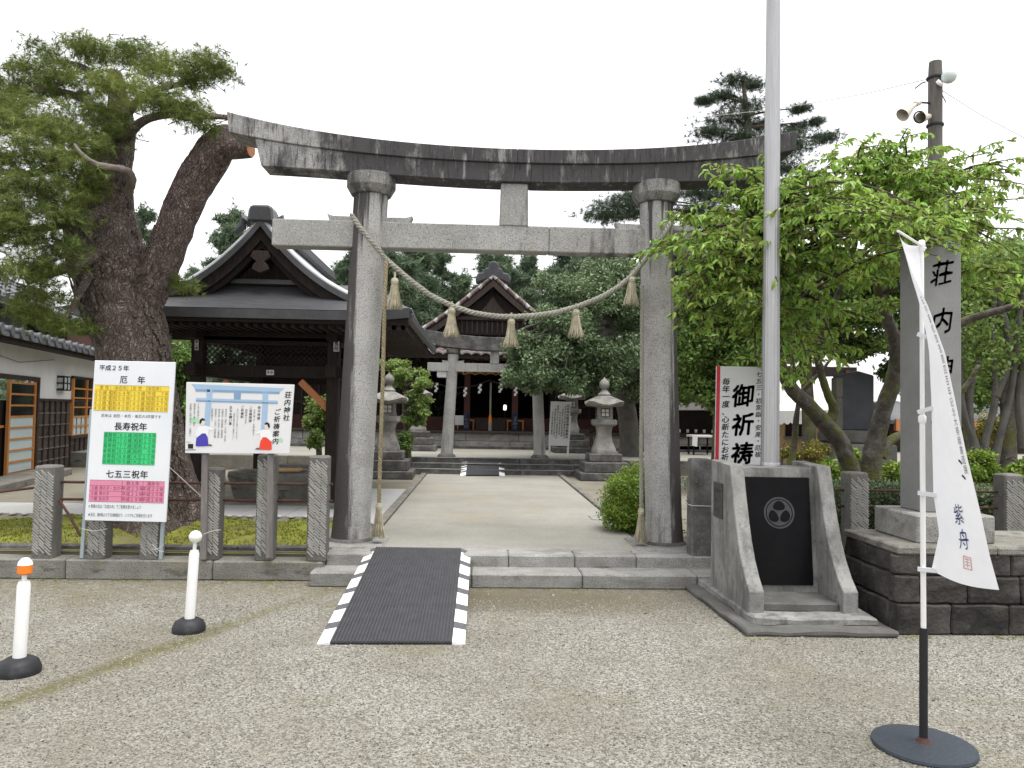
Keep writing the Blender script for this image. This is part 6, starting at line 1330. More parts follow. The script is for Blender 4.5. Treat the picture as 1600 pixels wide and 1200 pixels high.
PADS = [(110, 85, 70, 22, 9.0), (165, 80, 60, 24, 9.0), (225, 88, 50, 26, 8.8), (255, 115, 42, 22, 8.7), (70, 110, 50, 24, 8.8), (40, 130, 55, 32, 8.7), (110, 135, 60, 28, 8.7), (20, 160, 40, 24, 8.5), (320, 98, 44, 22, 8.2), (345, 112, 22, 18, 8.2), (300, 125, 22, 14, 8.2),
        (195, 135, 58, 24, 8.2), (240, 158, 55, 22, 8.1), (285, 172, 48, 20, 8.0), (315, 190, 32, 18, 7.95), (165, 180, 40, 24, 8.5), (60, 180, 70, 26, 8.2), (30, 195, 60, 24, 8.0), (95, 205, 55, 28, 8.0), (130, 225, 40, 26, 8.0), (175, 205, 30, 20, 8.45), (40, 240, 65, 28, 7.8), (110, 260, 50, 30, 7.9), (20, 290, 60, 30, 7.7), (80, 300, 60, 30, 7.8), (125, 290, 34, 22, 8.1), (50, 335, 70, 30, 7.7), (100, 330, 40, 24, 7.9), (10, 360, 60, 30, 7.6), (60, 385, 60, 26, 7.8), (25, 420, 70, 30, 7.7), (75, 415, 42, 22, 7.9), (75, 465, 40, 20, 8.1), (45, 485, 36, 18, 8.0), (105, 510, 34, 22, 8.2), (285, 448, 14, 8, 8.9), (-20, 140, 60, 30, 8.6), (-30, 250, 60, 40, 7.8), (-30, 340, 60, 40, 7.6)]
pos = []; 
for (a, b, w, h, Y) in PADS:
    c_ = P(a, b, Y); rx, rz = w / FPX * Y, h / FPX * Y; n = int(110 + 2900 * rx * max(rz, .1)); n = min(n, 820)
    sub_ = max(5, int(16 * rx / .4)); u = rng.normal(size=(sub_, 3)); u /= np.linalg.norm(u, axis=1)[:, None]; q = rng.uniform(.25, 1, sub_) ** .5
    cc = np.array(c_) + u * q[:, None] * np.array((rx * .9, max(rx * .75, .22), rz * .62))          # shoots, each a clump of needle tufts
    which = rng.integers(0, sub_, n); pos.append(cc[which] + rng.normal(size=(n, 3)) * np.array((.085, .085, .045)))
pos = np.concatenate(pos); n = len(pos); foliage('crown', FINE_T, FINE_F, pos, rot_frames(n, 0, .9), rng.uniform(.07, .115, n), 'needles', pine)
tw = MB()
for p in pos[::14]:
    q = Vector(p) + Vector((random.uniform(-.15, .15), random.uniform(-.1, .15), random.uniform(-.06, .02))); tw.tube([q, Vector(p)], [.006, .003], 4)
tw.build('twigs', 'twig', pine)
for i, (a, b, r) in enumerate(((288, 800, .24), (262, 815, .2), (215, 828, .2), (300, 822, .14))):     # mossy roots
    q = G(a, b + 8, Z1); bmq = bmesh.new(); bmesh.ops.create_icosphere(bmq, subdivisions=3, radius=1); mq = bpy.data.meshes.new('mossy_root'); bmq.to_mesh(mq); bmq.free(); mq.materials.append(MATS['moss_mound']); mq.shade_smooth()
    for v in mq.vertices: v.co *= 1 + .18 * mnoise.noise(v.co * 2 + Vector((i, 0, 0)))
    place('mossy_root', mq, pine, (q.x, q.y + .15, Z1 - .02), (0, 0, i), (r, r * .8, r * .9))

# ---------------------------------------------------------------- generic conifer and broadleaf builders
def cedar(label, px, top_py, Y, half_w, base_frac=.1, name='cedar_tree', leaf='cedar', dens=1.0, z0=None, group='conifers behind the shrine hall'):
    top = P(px, top_py, Y); z0 = Z1 if z0 is None else z0; base = Vector((top.x + random.uniform(-.2, .2), Y, z0)); H = top.z - z0; R_ = half_w / FPX * Y * 1.18
    t = thing(name, label, 'tree', base, group); MB().tube([base, base.lerp(top, .5), top], [.03 * H * .8, .016 * H, .02], 9).build('trunk', 'bark', t, smooth=True)
    P_ = []; bmb = MB(); nb = int(48 * dens) + 10
    for i in range(nb):
        f = base_frac + (1 - base_frac) * (i + random.random()) / nb; L_ = R_ * (1 - f) ** .55 * random.uniform(.55, 1.2) + .14 * R_; a = random.uniform(0, 2 * math.pi); o = base.lerp(top, f)
        tip_ = o + Vector((math.cos(a) * L_, math.sin(a) * L_, -.12 * L_ + random.uniform(-.1, .25) * L_)); bmb.tube([o, o.lerp(tip_, .5) + Vector((0, 0, .08 * L_)), tip_], [.006 * H * (1 - f) + .012, .012, .006], 5)
        k = int(80 + 110 * L_ / max(R_, .1))
        s_ = rng.uniform(.25, 1.05, k) ** .8; base_p = np.array(o)[None] * (1 - s_[:, None]) + np.array(tip_)[None] * s_[:, None]; P_.append(base_p + rng.normal(size=(k, 3)) * np.array((.17, .17, .10)) * R_ * (.5 + .5 * (1 - f)))
    k = 60; P_.append(np.array(top) + rng.normal(size=(k, 3)) * np.array((.07, .07, .16)) * R_ - np.array((0, 0, .12 * R_)))
    pos = np.concatenate(P_); n = len(pos); bmb.build('branches', 'bark', t); foliage('crown', FAR_T * np.array((1.2, 1, 1.2)), FAR_F, pos, rot_frames(n, 0, .3), rng.uniform(.10, .20, n) * R_ * .95, leaf, t)
    return t
def broadleaf(name, label, trunk_pts, clusters, n, size, m, bark='bark', group=None, shell=.5, T=SMALL_T, F_=SMALL_F, droop=-.4, limb_r=.05, cat='tree'):
    base = trunk_pts[0][0]; t = thing(name, label, cat, base, group); tp_, tr_ = smooth_pts(trunk_pts, 5); MB().tube(tp_, tr_, 14, jit=.05).build('trunk', bark, t, smooth=True)
    mb = MB(); vol = np.array([c[1][0] * c[1][1] * c[1][2] for c in clusters]) ** .67; cnt = (n * vol / vol.sum()).astype(int); P_ = []
    for (c, r), k in zip(clusters, cnt):
        c = Vector(c); st = min(tp_[len(tp_) // 3:], key=lambda q: (q - c).length + random.random() * .3); q = curve_pts(st, c, .1 * (c - st).length, 5, .12 * (c - st).length); limb(mb, q, limb_r, limb_r * .25, 7)
        for _ in range(6):
            e = c + Vector([random.uniform(-.85, .85) * r[i] for i in range(3)]); limb(mb, curve_pts(q[3], e, .05, 3, .1), limb_r * .35, .006, 5)
        # uneven sub-clumps so that the outline breaks up
        sub = max(4, k // 160); cc = ellipsoid_points(sub, c, np.array(r) * .8, .35)
        for j in range(sub): P_.append(ellipsoid_points(k // sub, cc[j], np.array(r) * rng.uniform(.25, .45), .3))
    mb.build('branches', bark, t, smooth=True); pos = np.concatenate(P_); k = len(pos); foliage('crown', T, F_, pos, rot_frames(k, .2, droop), rng.uniform(.7, 1.25, k) * size, m, t)
    return t
# trees behind the hall, left to right
cedar('dark conifer right of the gate column, left of the hall gable', 645, 392, 30, 70)
cedar('slender cedar with open crown left of the hall gable', 693, 394, 31, 42)
cedar('broad cedar half hidden by the left gate column', 560, 400, 29, 60)
cedar('conifer rising directly behind the hall ridge', 775, 398, 34, 60)
cedar('conifer with rounded tufts right of the hall ridge', 833, 402, 33, 45)
cedar('tall conifer at the centre right under the tie beam', 890, 385, 33, 62)
cedar('dark conifer behind the dense tree and tie beam', 965, 388, 32, 70)
cedar('sparse conifer above the pavilion roof on the left', 365, 333, 26, 55, group='conifers above the pavilion roof')
cedar('small dark conifer seen in the fork of the old pine', 222, 330, 24, 48, group='conifers above the pavilion roof')
cedar('green conifer between the pavilion and the forked limb', 300, 425, 22, 40, group='conifers above the pavilion roof')
cedar('dense conifer behind the right gate column', 1075, 395, 27, 75, dens=1.2)
cedar('broad green cedar filling the gap left of the hall roof', 610, 402, 27, 70, dens=1.3)
cedar('bushy cedar between the slender cedar and the hall gable', 725, 432, 30, 42)
cedar('low bushy conifer right of the hall gable', 808, 430, 31, 48)
cedar('dark conifer directly above the dense evergreen tree', 925, 398, 30, 60)
# open-crowned pine behind the right end of the gate
def pad_pine(label, trunk, pads, Y, name='pine_tree'):
    t = thing(name, label, 'pine tree', Vector((trunk[0][0].x, Y, Z1))); a, b = smooth_pts(trunk, 5); MB().tube(a, b, 12).build('trunk', 'twig', t, smooth=True); pos = []; mb = MB()
    for (px_, py_, w, h, dy) in pads:
        c_ = P(px_, py_, Y + dy); st = min(a, key=lambda q: (q - c_).length + max(0, q.z - c_.z) * 2); limb(mb, curve_pts(st, c_, .06, 4, .1), .035, .012, 6); rx, rz = w / FPX * Y, h / FPX * Y; n = int(90 + 170 * rx)
        u = rng.normal(size=(n, 3)) * np.array((.40 * rx, .40 * rx, .24 * rz)); pos.append(np.array(c_) + u)
    mb.build('branches', 'twig', t); pos = np.concatenate(pos); n = len(pos); foliage('crown', FINE_T * np.array((1, .8, 1)), FINE_F, pos, rot_frames(n, 0, .6), rng.uniform(.15, .26, n) * Y / 22, 'needles_dark', t)
YB_ = 20.0
pad_pine('tall open dark pine behind the right end of the large gate', [(Vector((P(1170, 500, YB_).x, YB_, Z1)), .3), (P(1172, 420, YB_), .22), (P(1165, 300, YB_), .16), (P(1168, 200, YB_), .09), (P(1160, 120, YB_), .04)],
         [(1150, 125, 34, 8, 0), (1175, 132, 24, 8, .5), (1100, 158, 18, 6, 0), (1130, 150, 26, 8, 0), (1165, 165, 50, 12, 0), (1140, 185, 55, 12, 0), (1180, 195, 50, 14, .5), (1110, 208, 40, 9, 0), (1150, 215, 55, 10, 0), (1225, 215, 60, 12, 0), (1245, 200, 24, 8, .3), (1250, 170, 20, 6, 0), (1240, 230, 50, 12, 0), (1205, 245, 60, 12, 0), (1275, 190, 14, 5, 0), (960, 322, 55, 9, -.5), (985, 308, 36, 8, -.5), (945, 338, 50, 8, -.5), (990, 335, 45, 9, 0), (1010, 320, 40, 8, 0), (1080, 330, 55, 12, 0), (1100, 355, 60, 14, 0), (1120, 310, 60, 12, 0), (1150, 290, 60, 12, 0), (1085, 300, 40, 9, 0), (1130, 335, 60, 14, 0), (1200, 300, 60, 14, 0), (1170, 260, 60, 10, 0), (1220, 265, 60, 10, 0), (1290, 215, 30, 8, 0)], YB_)

# dense dark evergreen right of the hall
YT = 17.6
broadleaf('evergreen_tree', 'dense dark green rounded evergreen before the hall, right of the path', [(Vector((P(985, 715, 19).x, 19, Z2 - .02)), .34), (P(984, 690, 19), .25), (P(982, 660, 19), .24), (P(976, 625, 18.8), .22), (P(968, 580, 18.4), .17), (P(958, 530, 18), .12), (P(940, 470, 17.8), .06)],
          [(P(a, b, Y), (w / FPX * Y, d, h / FPX * Y)) for a, b, w, h, d, Y in ((900, 470, 70, 48, 1.3, 17.4), (950, 440, 60, 38, 1.2, 18), (870, 510, 60, 45, 1.2, 16.8), (990, 480, 60, 55, 1.3, 18.2), (850, 560, 62, 45, 1.1, 16.4), (910, 560, 60, 40, 1.2, 17), (835, 590, 36, 30, .8, 16.2), (875, 600, 50, 28, .9, 16.6), (960, 560, 55, 40, 1.2, 17.6), (1000, 550, 45, 50, 1.2, 18.4), (930, 595, 50, 26, 1.0, 17.2), (820, 545, 30, 30, .7, 16.4), (870, 450, 40, 28, .9, 17.6), (1010, 600, 40, 30, 1, 18.6), (805, 590, 28, 26, .6, 16.3), (990, 420, 40, 22, .9, 18.4))],
          62000, .085, 'holly', 'bark_grey', limb_r=.10, shell=.6)
# small layered tree left of the second gate
YM = 15.0
broadleaf('layered_tree', 'small pale green layered tree between the left lantern and the second gate', [(Vector((P(640, 722, 16.9).x, 16.9, Z1)), .08), (P(636, 680, 16.9), .06), (P(632, 640, 16.9), .05), (P(632, 600, 16.8), .03)],
          [(P(a, b, Y), (w / FPX * Y, .45, h / FPX * Y)) for a, b, w, h, Y in ((612, 570, 34, 14, 17), (640, 580, 30, 13, 16.8), (655, 600, 24, 13, 16.6), (648, 622, 28, 12, 16.6), (662, 640, 20, 12, 16.5), (640, 648, 26, 12, 16.6), (632, 600, 24, 10, 17), (655, 656, 16, 8, 16.6))], 8000, .075, 'maple_leaf', 'bark', limb_r=.035)
broadleaf('low_shrub', 'small shrub growing at the foot of the left stone lantern', [(Vector((P(640, 735, 16.4).x, 16.4, Z1)), .03), (P(636, 705, 16.4), .02), (P(632, 690, 16.4), .012)], [(P(633, 690, 16.4), (.32, .3, .25))], 1800, .07, 'tree_leaf', limb_r=.015, cat='shrub')
broadleaf('garden_tree', 'green leafy tree seen under the pavilion roof beside its post', [(Vector((P(500, 720, 15.6).x, 15.6, Z1)), .07), (P(498, 680, 15.6), .05), (P(496, 650, 15.6), .03)], [(P(498, 650, 15.6), (.4, .4, .55)), (P(505, 680, 15.4), (.35, .4, .3))], 4500, .08, 'maple_leaf', limb_r=.03)
broadleaf('garden_tree', 'bright green tree behind the pine trunk left of the pavilion', [(Vector((P(285, 720, 16).x, 16, Z1)), .1), (P(285, 650, 16), .08), (P(283, 580, 16), .05)], [(P(284, 560, 16), (.5, .6, .55)), (P(278, 610, 16), (.5, .6, .6)), (P(292, 640, 16), (.4, .5, .4))], 7000, .10, 'tree_leaf', limb_r=.05)
# clipped round bush behind the right column
bq = P(990, 790, 9.0)
broadleaf('round_bush', 'clipped round light green bush behind the right gate column', [(Vector((bq.x, 9.0, Z1)), .05), (Vector((bq.x, 9.0, Z1 + .2)), .04), (Vector((bq.x, 9.0, Z1 + .35)), .03)], [((bq.x + .02, 9.0, Z1 + .34), (.42, .42, .36)), ((bq.x + .16, 9.15, Z1 + .42), (.36, .40, .40)), ((bq.x - .06, 8.95, Z1 + .2), (.34, .36, .22))], 26000, .034, 'bush_leaf', limb_r=.015, droop=.6, cat='bush')
# ---------------------------------------------------------------- cherry tree leaning over the monument
ch = thing('cherry_tree', 'mossy forked cherry tree spreading bright leaves over the monument and flagpole', 'cherry tree', G(1350, 760, Z1))
tk = []
def trunk(ctrl, n=14, k=6, name='trunk', m='bark'):
    a, b = smooth_pts(ctrl, k); tk.extend(zip(a, b)); me = MB().tube(a, b, n).mesh(name, m, smooth=True, sharp=180, rough=.012, rscale=9); return link(name, me, None, ch)
R9 = lambda w: w / 2 / FPX * 9 * .86
trunk([(P(1336, 775, 9), R9(40)), (P(1330, 735, 9), R9(34)), (P(1312, 690, 8.95), R9(31)), (P(1289, 662, 8.9), R9(30)), (P(1262, 632, 8.8), R9(26)), (P(1236, 606, 8.6), R9(24)), (P(1215, 560, 8.3), R9(20)), (P(1200, 500, 8.0), R9(15)), (P(1190, 420, 7.6), R9(11)), (P(1180, 340, 7.3), R9(7))])
trunk([(P(1288, 662, 8.9), R9(18)), (P(1303, 642, 8.9), R9(17)), (P(1292, 612, 8.8), R9(14)), (P(1282, 580, 8.7), R9(13)), (P(1277, 545, 8.5), R9(12)), (P(1300, 480, 8.2), R9(9)), (P(1330, 410, 8), R9(7)), (P(1345, 330, 7.8), R9(5))])
trunk([(P(1362, 775, 9.1), R9(46)), (P(1360, 730, 9.1), R9(38)), (P(1370, 680, 9.1), R9(33)), (P(1384, 630, 9), R9(30)), (P(1398, 585, 8.9), R9(28)), (P(1400, 540, 8.7), R9(24)), (P(1380, 480, 8.4), R9(18)), (P(1370, 420, 8.2), R9(12)), (P(1390, 330, 8), R9(7))])
trunk([(P(1376, 715, 9.1), R9(20)), (P(1390, 690, 9.1), R9(18)), (P(1420, 672, 9.2), R9(15)), (P(1480, 640, 9.3), R9(11)), (P(1530, 570, 9.2), R9(8))])
trunk([(P(1398, 590, 8.9), R9(22)), (P(1440, 545, 8.9), R9(18)), (P(1500, 505, 8.8), R9(16)), (P(1560, 485, 8.6), R9(13)), (P(1620, 470, 8.4), R9(10))])
trunk([(P(1236, 606, 8.6), R9(12)), (P(1250, 570, 8.4), R9(8)), (P(1262, 520, 8.2), R9(6)), (P(1250, 460, 7.8), R9(5))])
trunk([(P(1235, 735, 9.3), R9(15)), (P(1241, 690, 9.3), R9(12)), (P(1250, 620, 9.2), R9(9)), (P(1275, 590, 9.1), R9(7)), (P(1300, 560, 9), R9(5))], name='sucker')
TIPS = [(1043, 497, 6.7), (1062, 470, 6.8), (1010, 402, 7.2), (1040, 400, 7.0), (1080, 395, 6.8), (1075, 350, 7.3), (1105, 330, 7.2), (1140, 300, 7.0), (1175, 262, 7.0), (1195, 300, 6.8), (1120, 380, 6.6), (1160, 395, 6.5), (1180, 350, 6.9), (1100, 440, 6.9), (1130, 480, 6.7), (1085, 520, 7.2), (1160, 445, 6.5), (1190, 480, 6.4), (1170, 530, 6.9), (1215, 440, 6.3), (1235, 400, 6.3), (1240, 330, 6.6), (1225, 290, 6.9), (1265, 270, 6.9), (1290, 300, 6.7), (1305, 255, 7.0), (1330, 285, 6.8), (1345, 240, 7.0), (1375, 228, 7.1), (1410, 212, 7.2), (1418, 200, 7.3), (1350, 222, 7.2), (1548, 238, 7.3), (1395, 222, 7.4), (1500, 255, 7.4), (1575, 262, 7.3), (1395, 255, 6.9), (1380, 300, 6.6), (1420, 280, 6.8), (1450, 270, 7.0), (1470, 300, 6.8), (1440, 320, 6.5), (1490, 330, 6.6), (1520, 275, 7.1), (1540, 255, 7.3), (1515, 310, 6.8), (1555, 300, 6.9), (1580, 330, 6.8), (1600, 310, 7.1), (1560, 360, 6.6), (1530, 370, 6.5), (1480, 385, 6.4), (1590, 400, 6.7), (1560, 420, 6.9), (1440, 370, 6.3), (1390, 350, 6.4), (1340, 340, 6.5), (1350, 390, 6.4), (1300, 360, 6.5), (1290, 410, 6.4), (1265, 450, 6.5), (1320, 440, 6.6), (1370, 440, 6.8), (1240, 490, 6.5), (1280, 500, 6.8), (1225, 540, 6.8), (1330, 520, 7.2), (1260, 560, 6.9), (1240, 600, 7.0), (1310, 570, 7.3), (1360, 500, 7.3), (1420, 430, 7.0), (1400, 480, 7.6), (1200, 600, 7.4), (1450, 415, 6.6), (1490, 430, 7.2), (1545, 460, 7.2), (1600, 470, 7.2), (1455, 375, 5.5), (1478, 380, 5.5), (1495, 390, 5.6), (1465, 400, 5.5), (1508, 362, 5.6), (1445, 368, 5.5), (1425, 345, 5.6), (1490, 365, 5.5), (1460, 385, 5.6), (1488, 392, 5.65), (1500, 372, 5.7), (1440, 352, 5.6), (1418, 362, 5.7), (1475, 360, 5.7), (1400, 335, 5.8), (1060, 440, 7.0), (1095, 415, 6.7), (1130, 430, 6.6), (1145, 470, 6.6), (1110, 500, 6.9), (1155, 500, 6.6), (1200, 520, 6.5), (1180, 560, 6.9), (1215, 580, 6.8), (1250, 520, 6.6), (1300, 530, 7), (1060, 510, 7), (1210, 250, 7.4), (1285, 240, 7.6), (1430, 240, 7.8), (1490, 260, 8.0), (1625, 360, 7.0), (1620, 430, 7.0), (1270, 340, 7.6), (1420, 345, 7.6), (1505, 400, 7.8), (1360, 275, 7.8), (1315, 305, 7.9), (1150, 350, 7.8), (1210, 380, 7.6), (1480, 355, 8), (1590, 270, 7.2), (1575, 290, 6.9), (1605, 350, 6.6), (1585, 375, 6.5), (1540, 330, 6.5), (1505, 350, 6.4), (1610, 290, 7), (1550, 385, 6.4), (1460, 345, 6.3), (1410, 310, 6.4), (1360, 320, 6.4), (1320, 330, 6.4), (1280, 330, 6.4), (1255, 375, 6.3), (1330, 265, 6.7), (1300, 280, 6.6), (1250, 300, 6.6), (1465, 260, 7)]
tkp = [p for p, r in tk if p.z > 2.0 and r < .09]
tw = MB(); L_pos = []; L_dir = []
for (a, b, Y) in TIPS:
    e = P(a, b, Y + .15); st = min(tkp, key=lambda q: (q - e).length + random.random() * .5 + max(0, q.z - e.z) * .3)
    q = curve_pts(st, e, .12 * (e - st).length, 7, .14 * (e - st).length); limb(tw, q, .018, .005, 6)
    tw_list = [q]
    for _ in range(6):
        s_ = q[random.randint(3, 6)]; ang = random.uniform(0, 2 * math.pi); l_ = random.uniform(.22, .5); e2 = s_ + Vector((math.cos(ang) * l_, math.sin(ang) * l_ * .8, random.uniform(-.12, .08))); q2 = curve_pts(s_, e2, .03, 4, .04); limb(tw, q2, .006, .0025, 4); tw_list.append(q2)
    for qi, q2 in enumerate(tw_list):
        seg = q2[3:] if qi == 0 else q2
        for k in range(len(seg) - 1):
            for _ in range(5 if qi == 0 else 6):
                t = random.random(); p = seg[k].lerp(seg[k + 1], t); d = (seg[k + 1] - seg[k]).normalized(); sd = Vector((random.gauss(0, 1), random.gauss(0, 1), random.gauss(-.1, .5))).normalized(); L_pos.append(p); L_dir.append((d * .6 + sd * .8 + Vector((0, 0, -.35))).normalized())
tw.build('twigs', 'twig', ch)
pos = np.array([tuple(p) for p in L_pos]); ydir = np.array([tuple(d) for d in L_dir]); n = len(pos)
nz = rng.normal(size=(n, 3)) * .55 + np.array((0, -.15, 1.0)); nz -= (nz * ydir).sum(1)[:, None] * ydir; nz /= np.linalg.norm(nz, axis=1)[:, None]
fr = np.stack([np.cross(ydir, nz), ydir, nz], 1); sz = rng.uniform(.04, .10, n)
LT = LEAF_T * np.array((.74, 1, 1.6))
# the 300 nearest leaves are leaves of their own, the others one mass
dist = np.linalg.norm(pos - np.array(CAM), axis=1) / sz; order = np.argsort(dist)
near, far = order[:300], order[300:]
crown = foliage('foliage', LT, LEAF_F, pos[far], fr[far], sz[far], 'cherry_leaf', ch, 'stuff')
lm_ = []
for k in range(3):
    me = bpy.data.meshes.new('leaf'); q = LT * np.array((1 + .12 * (k - 1), 1, 1)); me.from_pydata([tuple(v) for v in q], [], LEAF_F); me.materials.append(MATS['cherry_single']); me.shade_smooth(); lm_.append(me)
for i, k in enumerate(near):
    R_ = Matrix((tuple(fr[k][0]), tuple(fr[k][1]), tuple(fr[k][2]))).transposed(); o = place('leaf', lm_[i % 3], ch, Vector(pos[k]), R_.to_euler(), (sz[k],) * 3)

# ---------------------------------------------------------------- trees and hedge at the right, behind the fence
def mass(name, label, px, py, Y, clusters, n, size, m, trunk_w=.14, group='trees beyond the right fence', base_px=None, bark='bark'):
    bx_ = P(base_px or px, py, Y).x; top = max(clusters, key=lambda c: -c[1]); tz = P(px, top[1] + 20, Y).z
    return broadleaf(name, label, [(Vector((bx_, Y, Z1)), trunk_w), (Vector((bx_ + .05, Y, 1.2)), trunk_w * .8), (Vector((P(px, py, Y).x, Y, (1.2 + tz) / 2)), trunk_w * .6), (Vector((P(px, py, Y).x, Y, tz)), trunk_w * .25)],
                     [(P(a, b, Y + dy), (w / FPX * Y, .3 * (w + h) / FPX * Y + .3, h / FPX * Y)) for a, b, w, h, dy in clusters], n, size, m, bark, group, limb_r=.05)
mass('leafy_tree', 'dark green tree filling the gap right of the right gate column', 1120, 560, 13.5, [(1100, 470, 60, 50, 0), (1150, 500, 60, 55, .3), (1090, 540, 50, 50, 0), (1150, 570, 55, 45, 0), (1110, 610, 50, 35, 0), (1180, 440, 45, 45, .5), (1075, 600, 30, 40, .3)], 30000, .085, 'tree_leaf')
mass('leafy_tree', 'green tree behind the flagpole and cherry trunks', 1260, 500, 12.5, [(1230, 440, 60, 50, 0), (1290, 420, 60, 50, 0), (1350, 440, 60, 50, 0), (1290, 490, 60, 40, 0), (1340, 490, 60, 40, 0), (1250, 530, 55, 30, 0), (1320, 540, 60, 26, .3), (1370, 540, 50, 24, 0), (1210, 550, 35, 40, 0)], 30000, .085, 'tree_leaf')
mass('leafy_tree', 'dark broad tree behind the inscribed pillar', 1450, 480, 12.8, [(1400, 440, 50, 50, 0), (1460, 450, 60, 50, 0), (1440, 520, 55, 40, 0), (1500, 500, 50, 50, 0), (1420, 580, 40, 30, 0)], 26000, .085, 'tree_leaf')
mass('leafy_tree', 'dark tree at the right edge behind the multi-stemmed shrub', 1570, 500, 11.5, [(1540, 440, 55, 45, 0), (1600, 450, 60, 60, 0), (1560, 520, 60, 45, 0), (1620, 560, 50, 60, 0), (1530, 580, 40, 26, 0), (1590, 400, 60, 30, 0)], 30000, .075, 'tree_leaf')
mass('leafy_tree', 'broad dark tree closing the view behind pillar and banner', 1500, 470, 15.5, [(1420, 420, 70, 60, 0), (1500, 420, 70, 60, 0), (1580, 430, 70, 60, 0), (1460, 520, 80, 60, 0), (1550, 530, 80, 60, 0), (1620, 520, 60, 70, 0), (1500, 600, 70, 40, 0), (1590, 610, 60, 40, 0)], 36000, .11, 'tree_leaf')
mass('leafy_tree', 'dark tree behind the flagpole at the level of the lower gate beam', 1200, 470, 15.5, [(1130, 430, 60, 50, 0), (1200, 420, 60, 55, 0), (1270, 430, 60, 50, 0), (1180, 500, 70, 50, 0), (1260, 510, 60, 50, 0)], 24000, .11, 'tree_leaf')
# thin multi-stemmed tree at the right edge
mt = thing('multi_stem_tree', 'slender grey multi-stemmed tree right of the inscribed pillar', 'tree', Vector((P(1545, 745, 10).x, 10, Z1))); mb = MB(); e_ = []
for c_ in ([(1543, 760), (1538, 700), (1555, 620), (1550, 520), (1558, 440), (1570, 400)], [(1548, 760), (1560, 690), (1580, 610), (1590, 520), (1600, 440)], [(1540, 760), (1525, 700), (1505, 640), (1500, 570), (1510, 500)], [(1555, 620), (1575, 560), (1570, 500), (1545, 430)], [(1535, 745), (1520, 690), (1515, 620), (1530, 560)], [(1600, 700), (1592, 620), (1605, 540)]):
    a, b = smooth_pts([(P(x, y, 10), .06 - .008 * i) for i, (x, y) in enumerate(c_)], 5); mb.tube(a, b, 9); e_.append(a[-1])
mb.build('stems', 'bark_grey', mt, smooth=True)
pos = np.concatenate([ellipsoid_points(900, e, (.45, .4, .35), .2) for e in e_]); n = len(pos); foliage('crown', SMALL_T, SMALL_F, pos, rot_frames(n, .2, -.3), rng.uniform(.05, .085, n), 'maple_leaf', mt)
# low garden shrubs between the fence and the tent
def shrub(label, px, py, Y, w, h, n, m, size=.05, name='garden_shrub'):
    c_ = P(px, py, Y); rx, rz = w / FPX * Y, h / FPX * Y; broadleaf(name, label, [(Vector((c_.x, Y, Z1)), .03), (Vector((c_.x, Y, (Z1 + c_.z) / 2)), .02), (c_, .012)], [(c_, (rx, rx * .7, rz)), (c_ + Vector((rx * .5, .1, -rz * .3)), (rx * .7, rx * .5, rz * .8)), (c_ + Vector((-rx * .5, 0, -rz * .3)), (rx * .7, rx * .5, rz * .8))], n, size, m, limb_r=.012, group='low shrubs beyond the right fence', cat='shrub')
shrub('yellow orange shrub below the tent left of the mossy trunk', 1268, 705, 12, 38, 20, 3200, 'yellow_leaf'); shrub('bright green shrub between the two mossy cherry trunks', 1338, 722, 10.5, 26, 22, 3000, 'bush_leaf', .06); shrub('bright green shrub left of the mossy cherry trunks', 1300, 735, 10, 24, 26, 2600, 'bush_leaf', .06); shrub('low green shrub just right of the second cherry trunk', 1395, 745, 9.8, 28, 22, 2800, 'bush_leaf', .06)
shrub('yellow green shrub behind the slender multi-stemmed tree', 1560, 665, 14, 50, 30, 4500, 'yellow_leaf', .06); shrub('green shrub between pillar and right-hand fence post', 1530, 735, 9.6, 36, 28, 3800, 'bush_leaf', .055); shrub('green shrub at the right picture edge behind the fence', 1600, 735, 9.6, 36, 26, 3400, 'bush_leaf', .055); shrub('small yellow shrub near the monument top', 1222, 705, 11.5, 22, 16, 1600, 'yellow_leaf', .05)
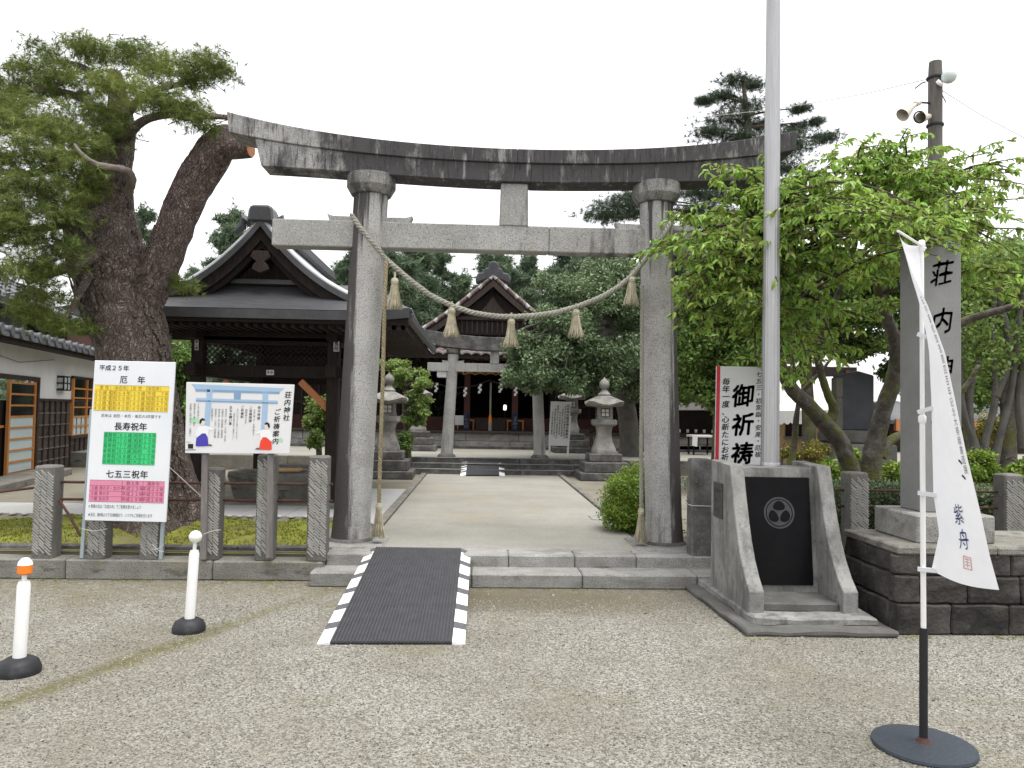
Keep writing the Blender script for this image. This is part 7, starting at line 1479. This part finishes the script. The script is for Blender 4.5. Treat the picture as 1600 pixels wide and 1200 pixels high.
# clipped hedge behind the right fence
hd = thing('clipped_hedge', 'long dark clipped hedge behind the right stone fence', 'hedge', (5, 8.2, Z1)); x0_, x1_ = 2.25, 9.0; n = 46000
u = rng.random((n, 3)); side = rng.random(n); pos = np.stack([x0_ + (x1_ - x0_) * u[:, 0], 7.85 + .75 * u[:, 1], Z1 + .62 * u[:, 2]], 1); f_ = side < .55; pos[f_, 1] = 7.85 + .1 * u[f_, 1]; tpm = (side >= .55) & (side < .85); pos[tpm, 2] = Z1 + .56 + .08 * u[tpm, 2]
pos[:, 1] += .05 * np.sin(pos[:, 0] * 5); pos[:, 2] += .03 * np.sin(pos[:, 0] * 3.1 + 1) * u[:, 2]
foliage('foliage', SMALL_T, SMALL_F, pos, rot_frames(n, .3, .3), rng.uniform(.03, .05, n), 'holly', hd); MB().box(x0_ + .12, x1_ - .1, 7.98, 8.5, Z1, Z1 + .5).build('core', 'twig', hd, cuts=6, rough=.05, rscale=4)
mb = MB()
for i in range(22): mb.tube([(x0_ + .15 + i * .3, 8.2, Z1 - .02), (x0_ + .15 + i * .3 + random.uniform(-.05, .05), 8.2, Z1 + .5)], .02, 6)
mb.build('stems', 'twig', hd)
# far wooded belt that closes the horizon
def belt(label, x0, x1, Y, h, n, size):
    xs_ = rng.uniform(x0, x1, n); prof = h * (.65 + .25 * np.sin(xs_ * .37 + 1) + .15 * np.sin(xs_ * 1.1) + .1 * np.sin(xs_ * 2.7)); z = Z1 + prof * rng.random(n) ** .6; pos = np.stack([xs_, Y + rng.uniform(-1.5, 1.5, n), z], 1)
    tag(foliage('far_wood', FAR_T, FAR_F, pos, rot_frames(n, 0, .3), rng.uniform(.6, 1.2, n) * size, 'cedar', None), label, kind='stuff')
belt('dense belt of far trees behind the shrine grounds', -60, 75, 44, 5.6, 16000, .55)
belt('far green trees beyond the right garden', 6.5, 40, 27, 3.6, 9000, .38)
belt('far green trees beyond the white house', -40, -9.5, 34, 4.0, 6000, .45)

# weeds and moss tufts along the foot of the kerb, steps and platform
pts_ = []
for x0_, x1_, y_, k in ((-4.6, -1.5, 7.2, 260), (-1.45, 2.0, 6.98, 120), (3.1, 5.4, 5.57, 420), (1.9, 3.1, 5.5, 120), (1.86, 1.9, 6.3, 40)):
    xs_ = rng.uniform(x0_, x1_, k); on = np.array([mnoise.noise(Vector((a * 1.7, y_, 0))) for a in xs_]) > -.05; xs_ = xs_[on]; pts_.append(np.stack([xs_, y_ - np.abs(rng.normal(0, .035, len(xs_))), np.zeros(len(xs_))], 1))
pos = np.concatenate(pts_); n = len(pos)
tag(foliage('weeds', TUFT_T, TUFT_F, pos, rot_frames(n, 0, 3.0), rng.uniform(.012, .035, n), 'moss_mound', None), 'tiny weeds along the foot of kerb and stone platform', kind='stuff')
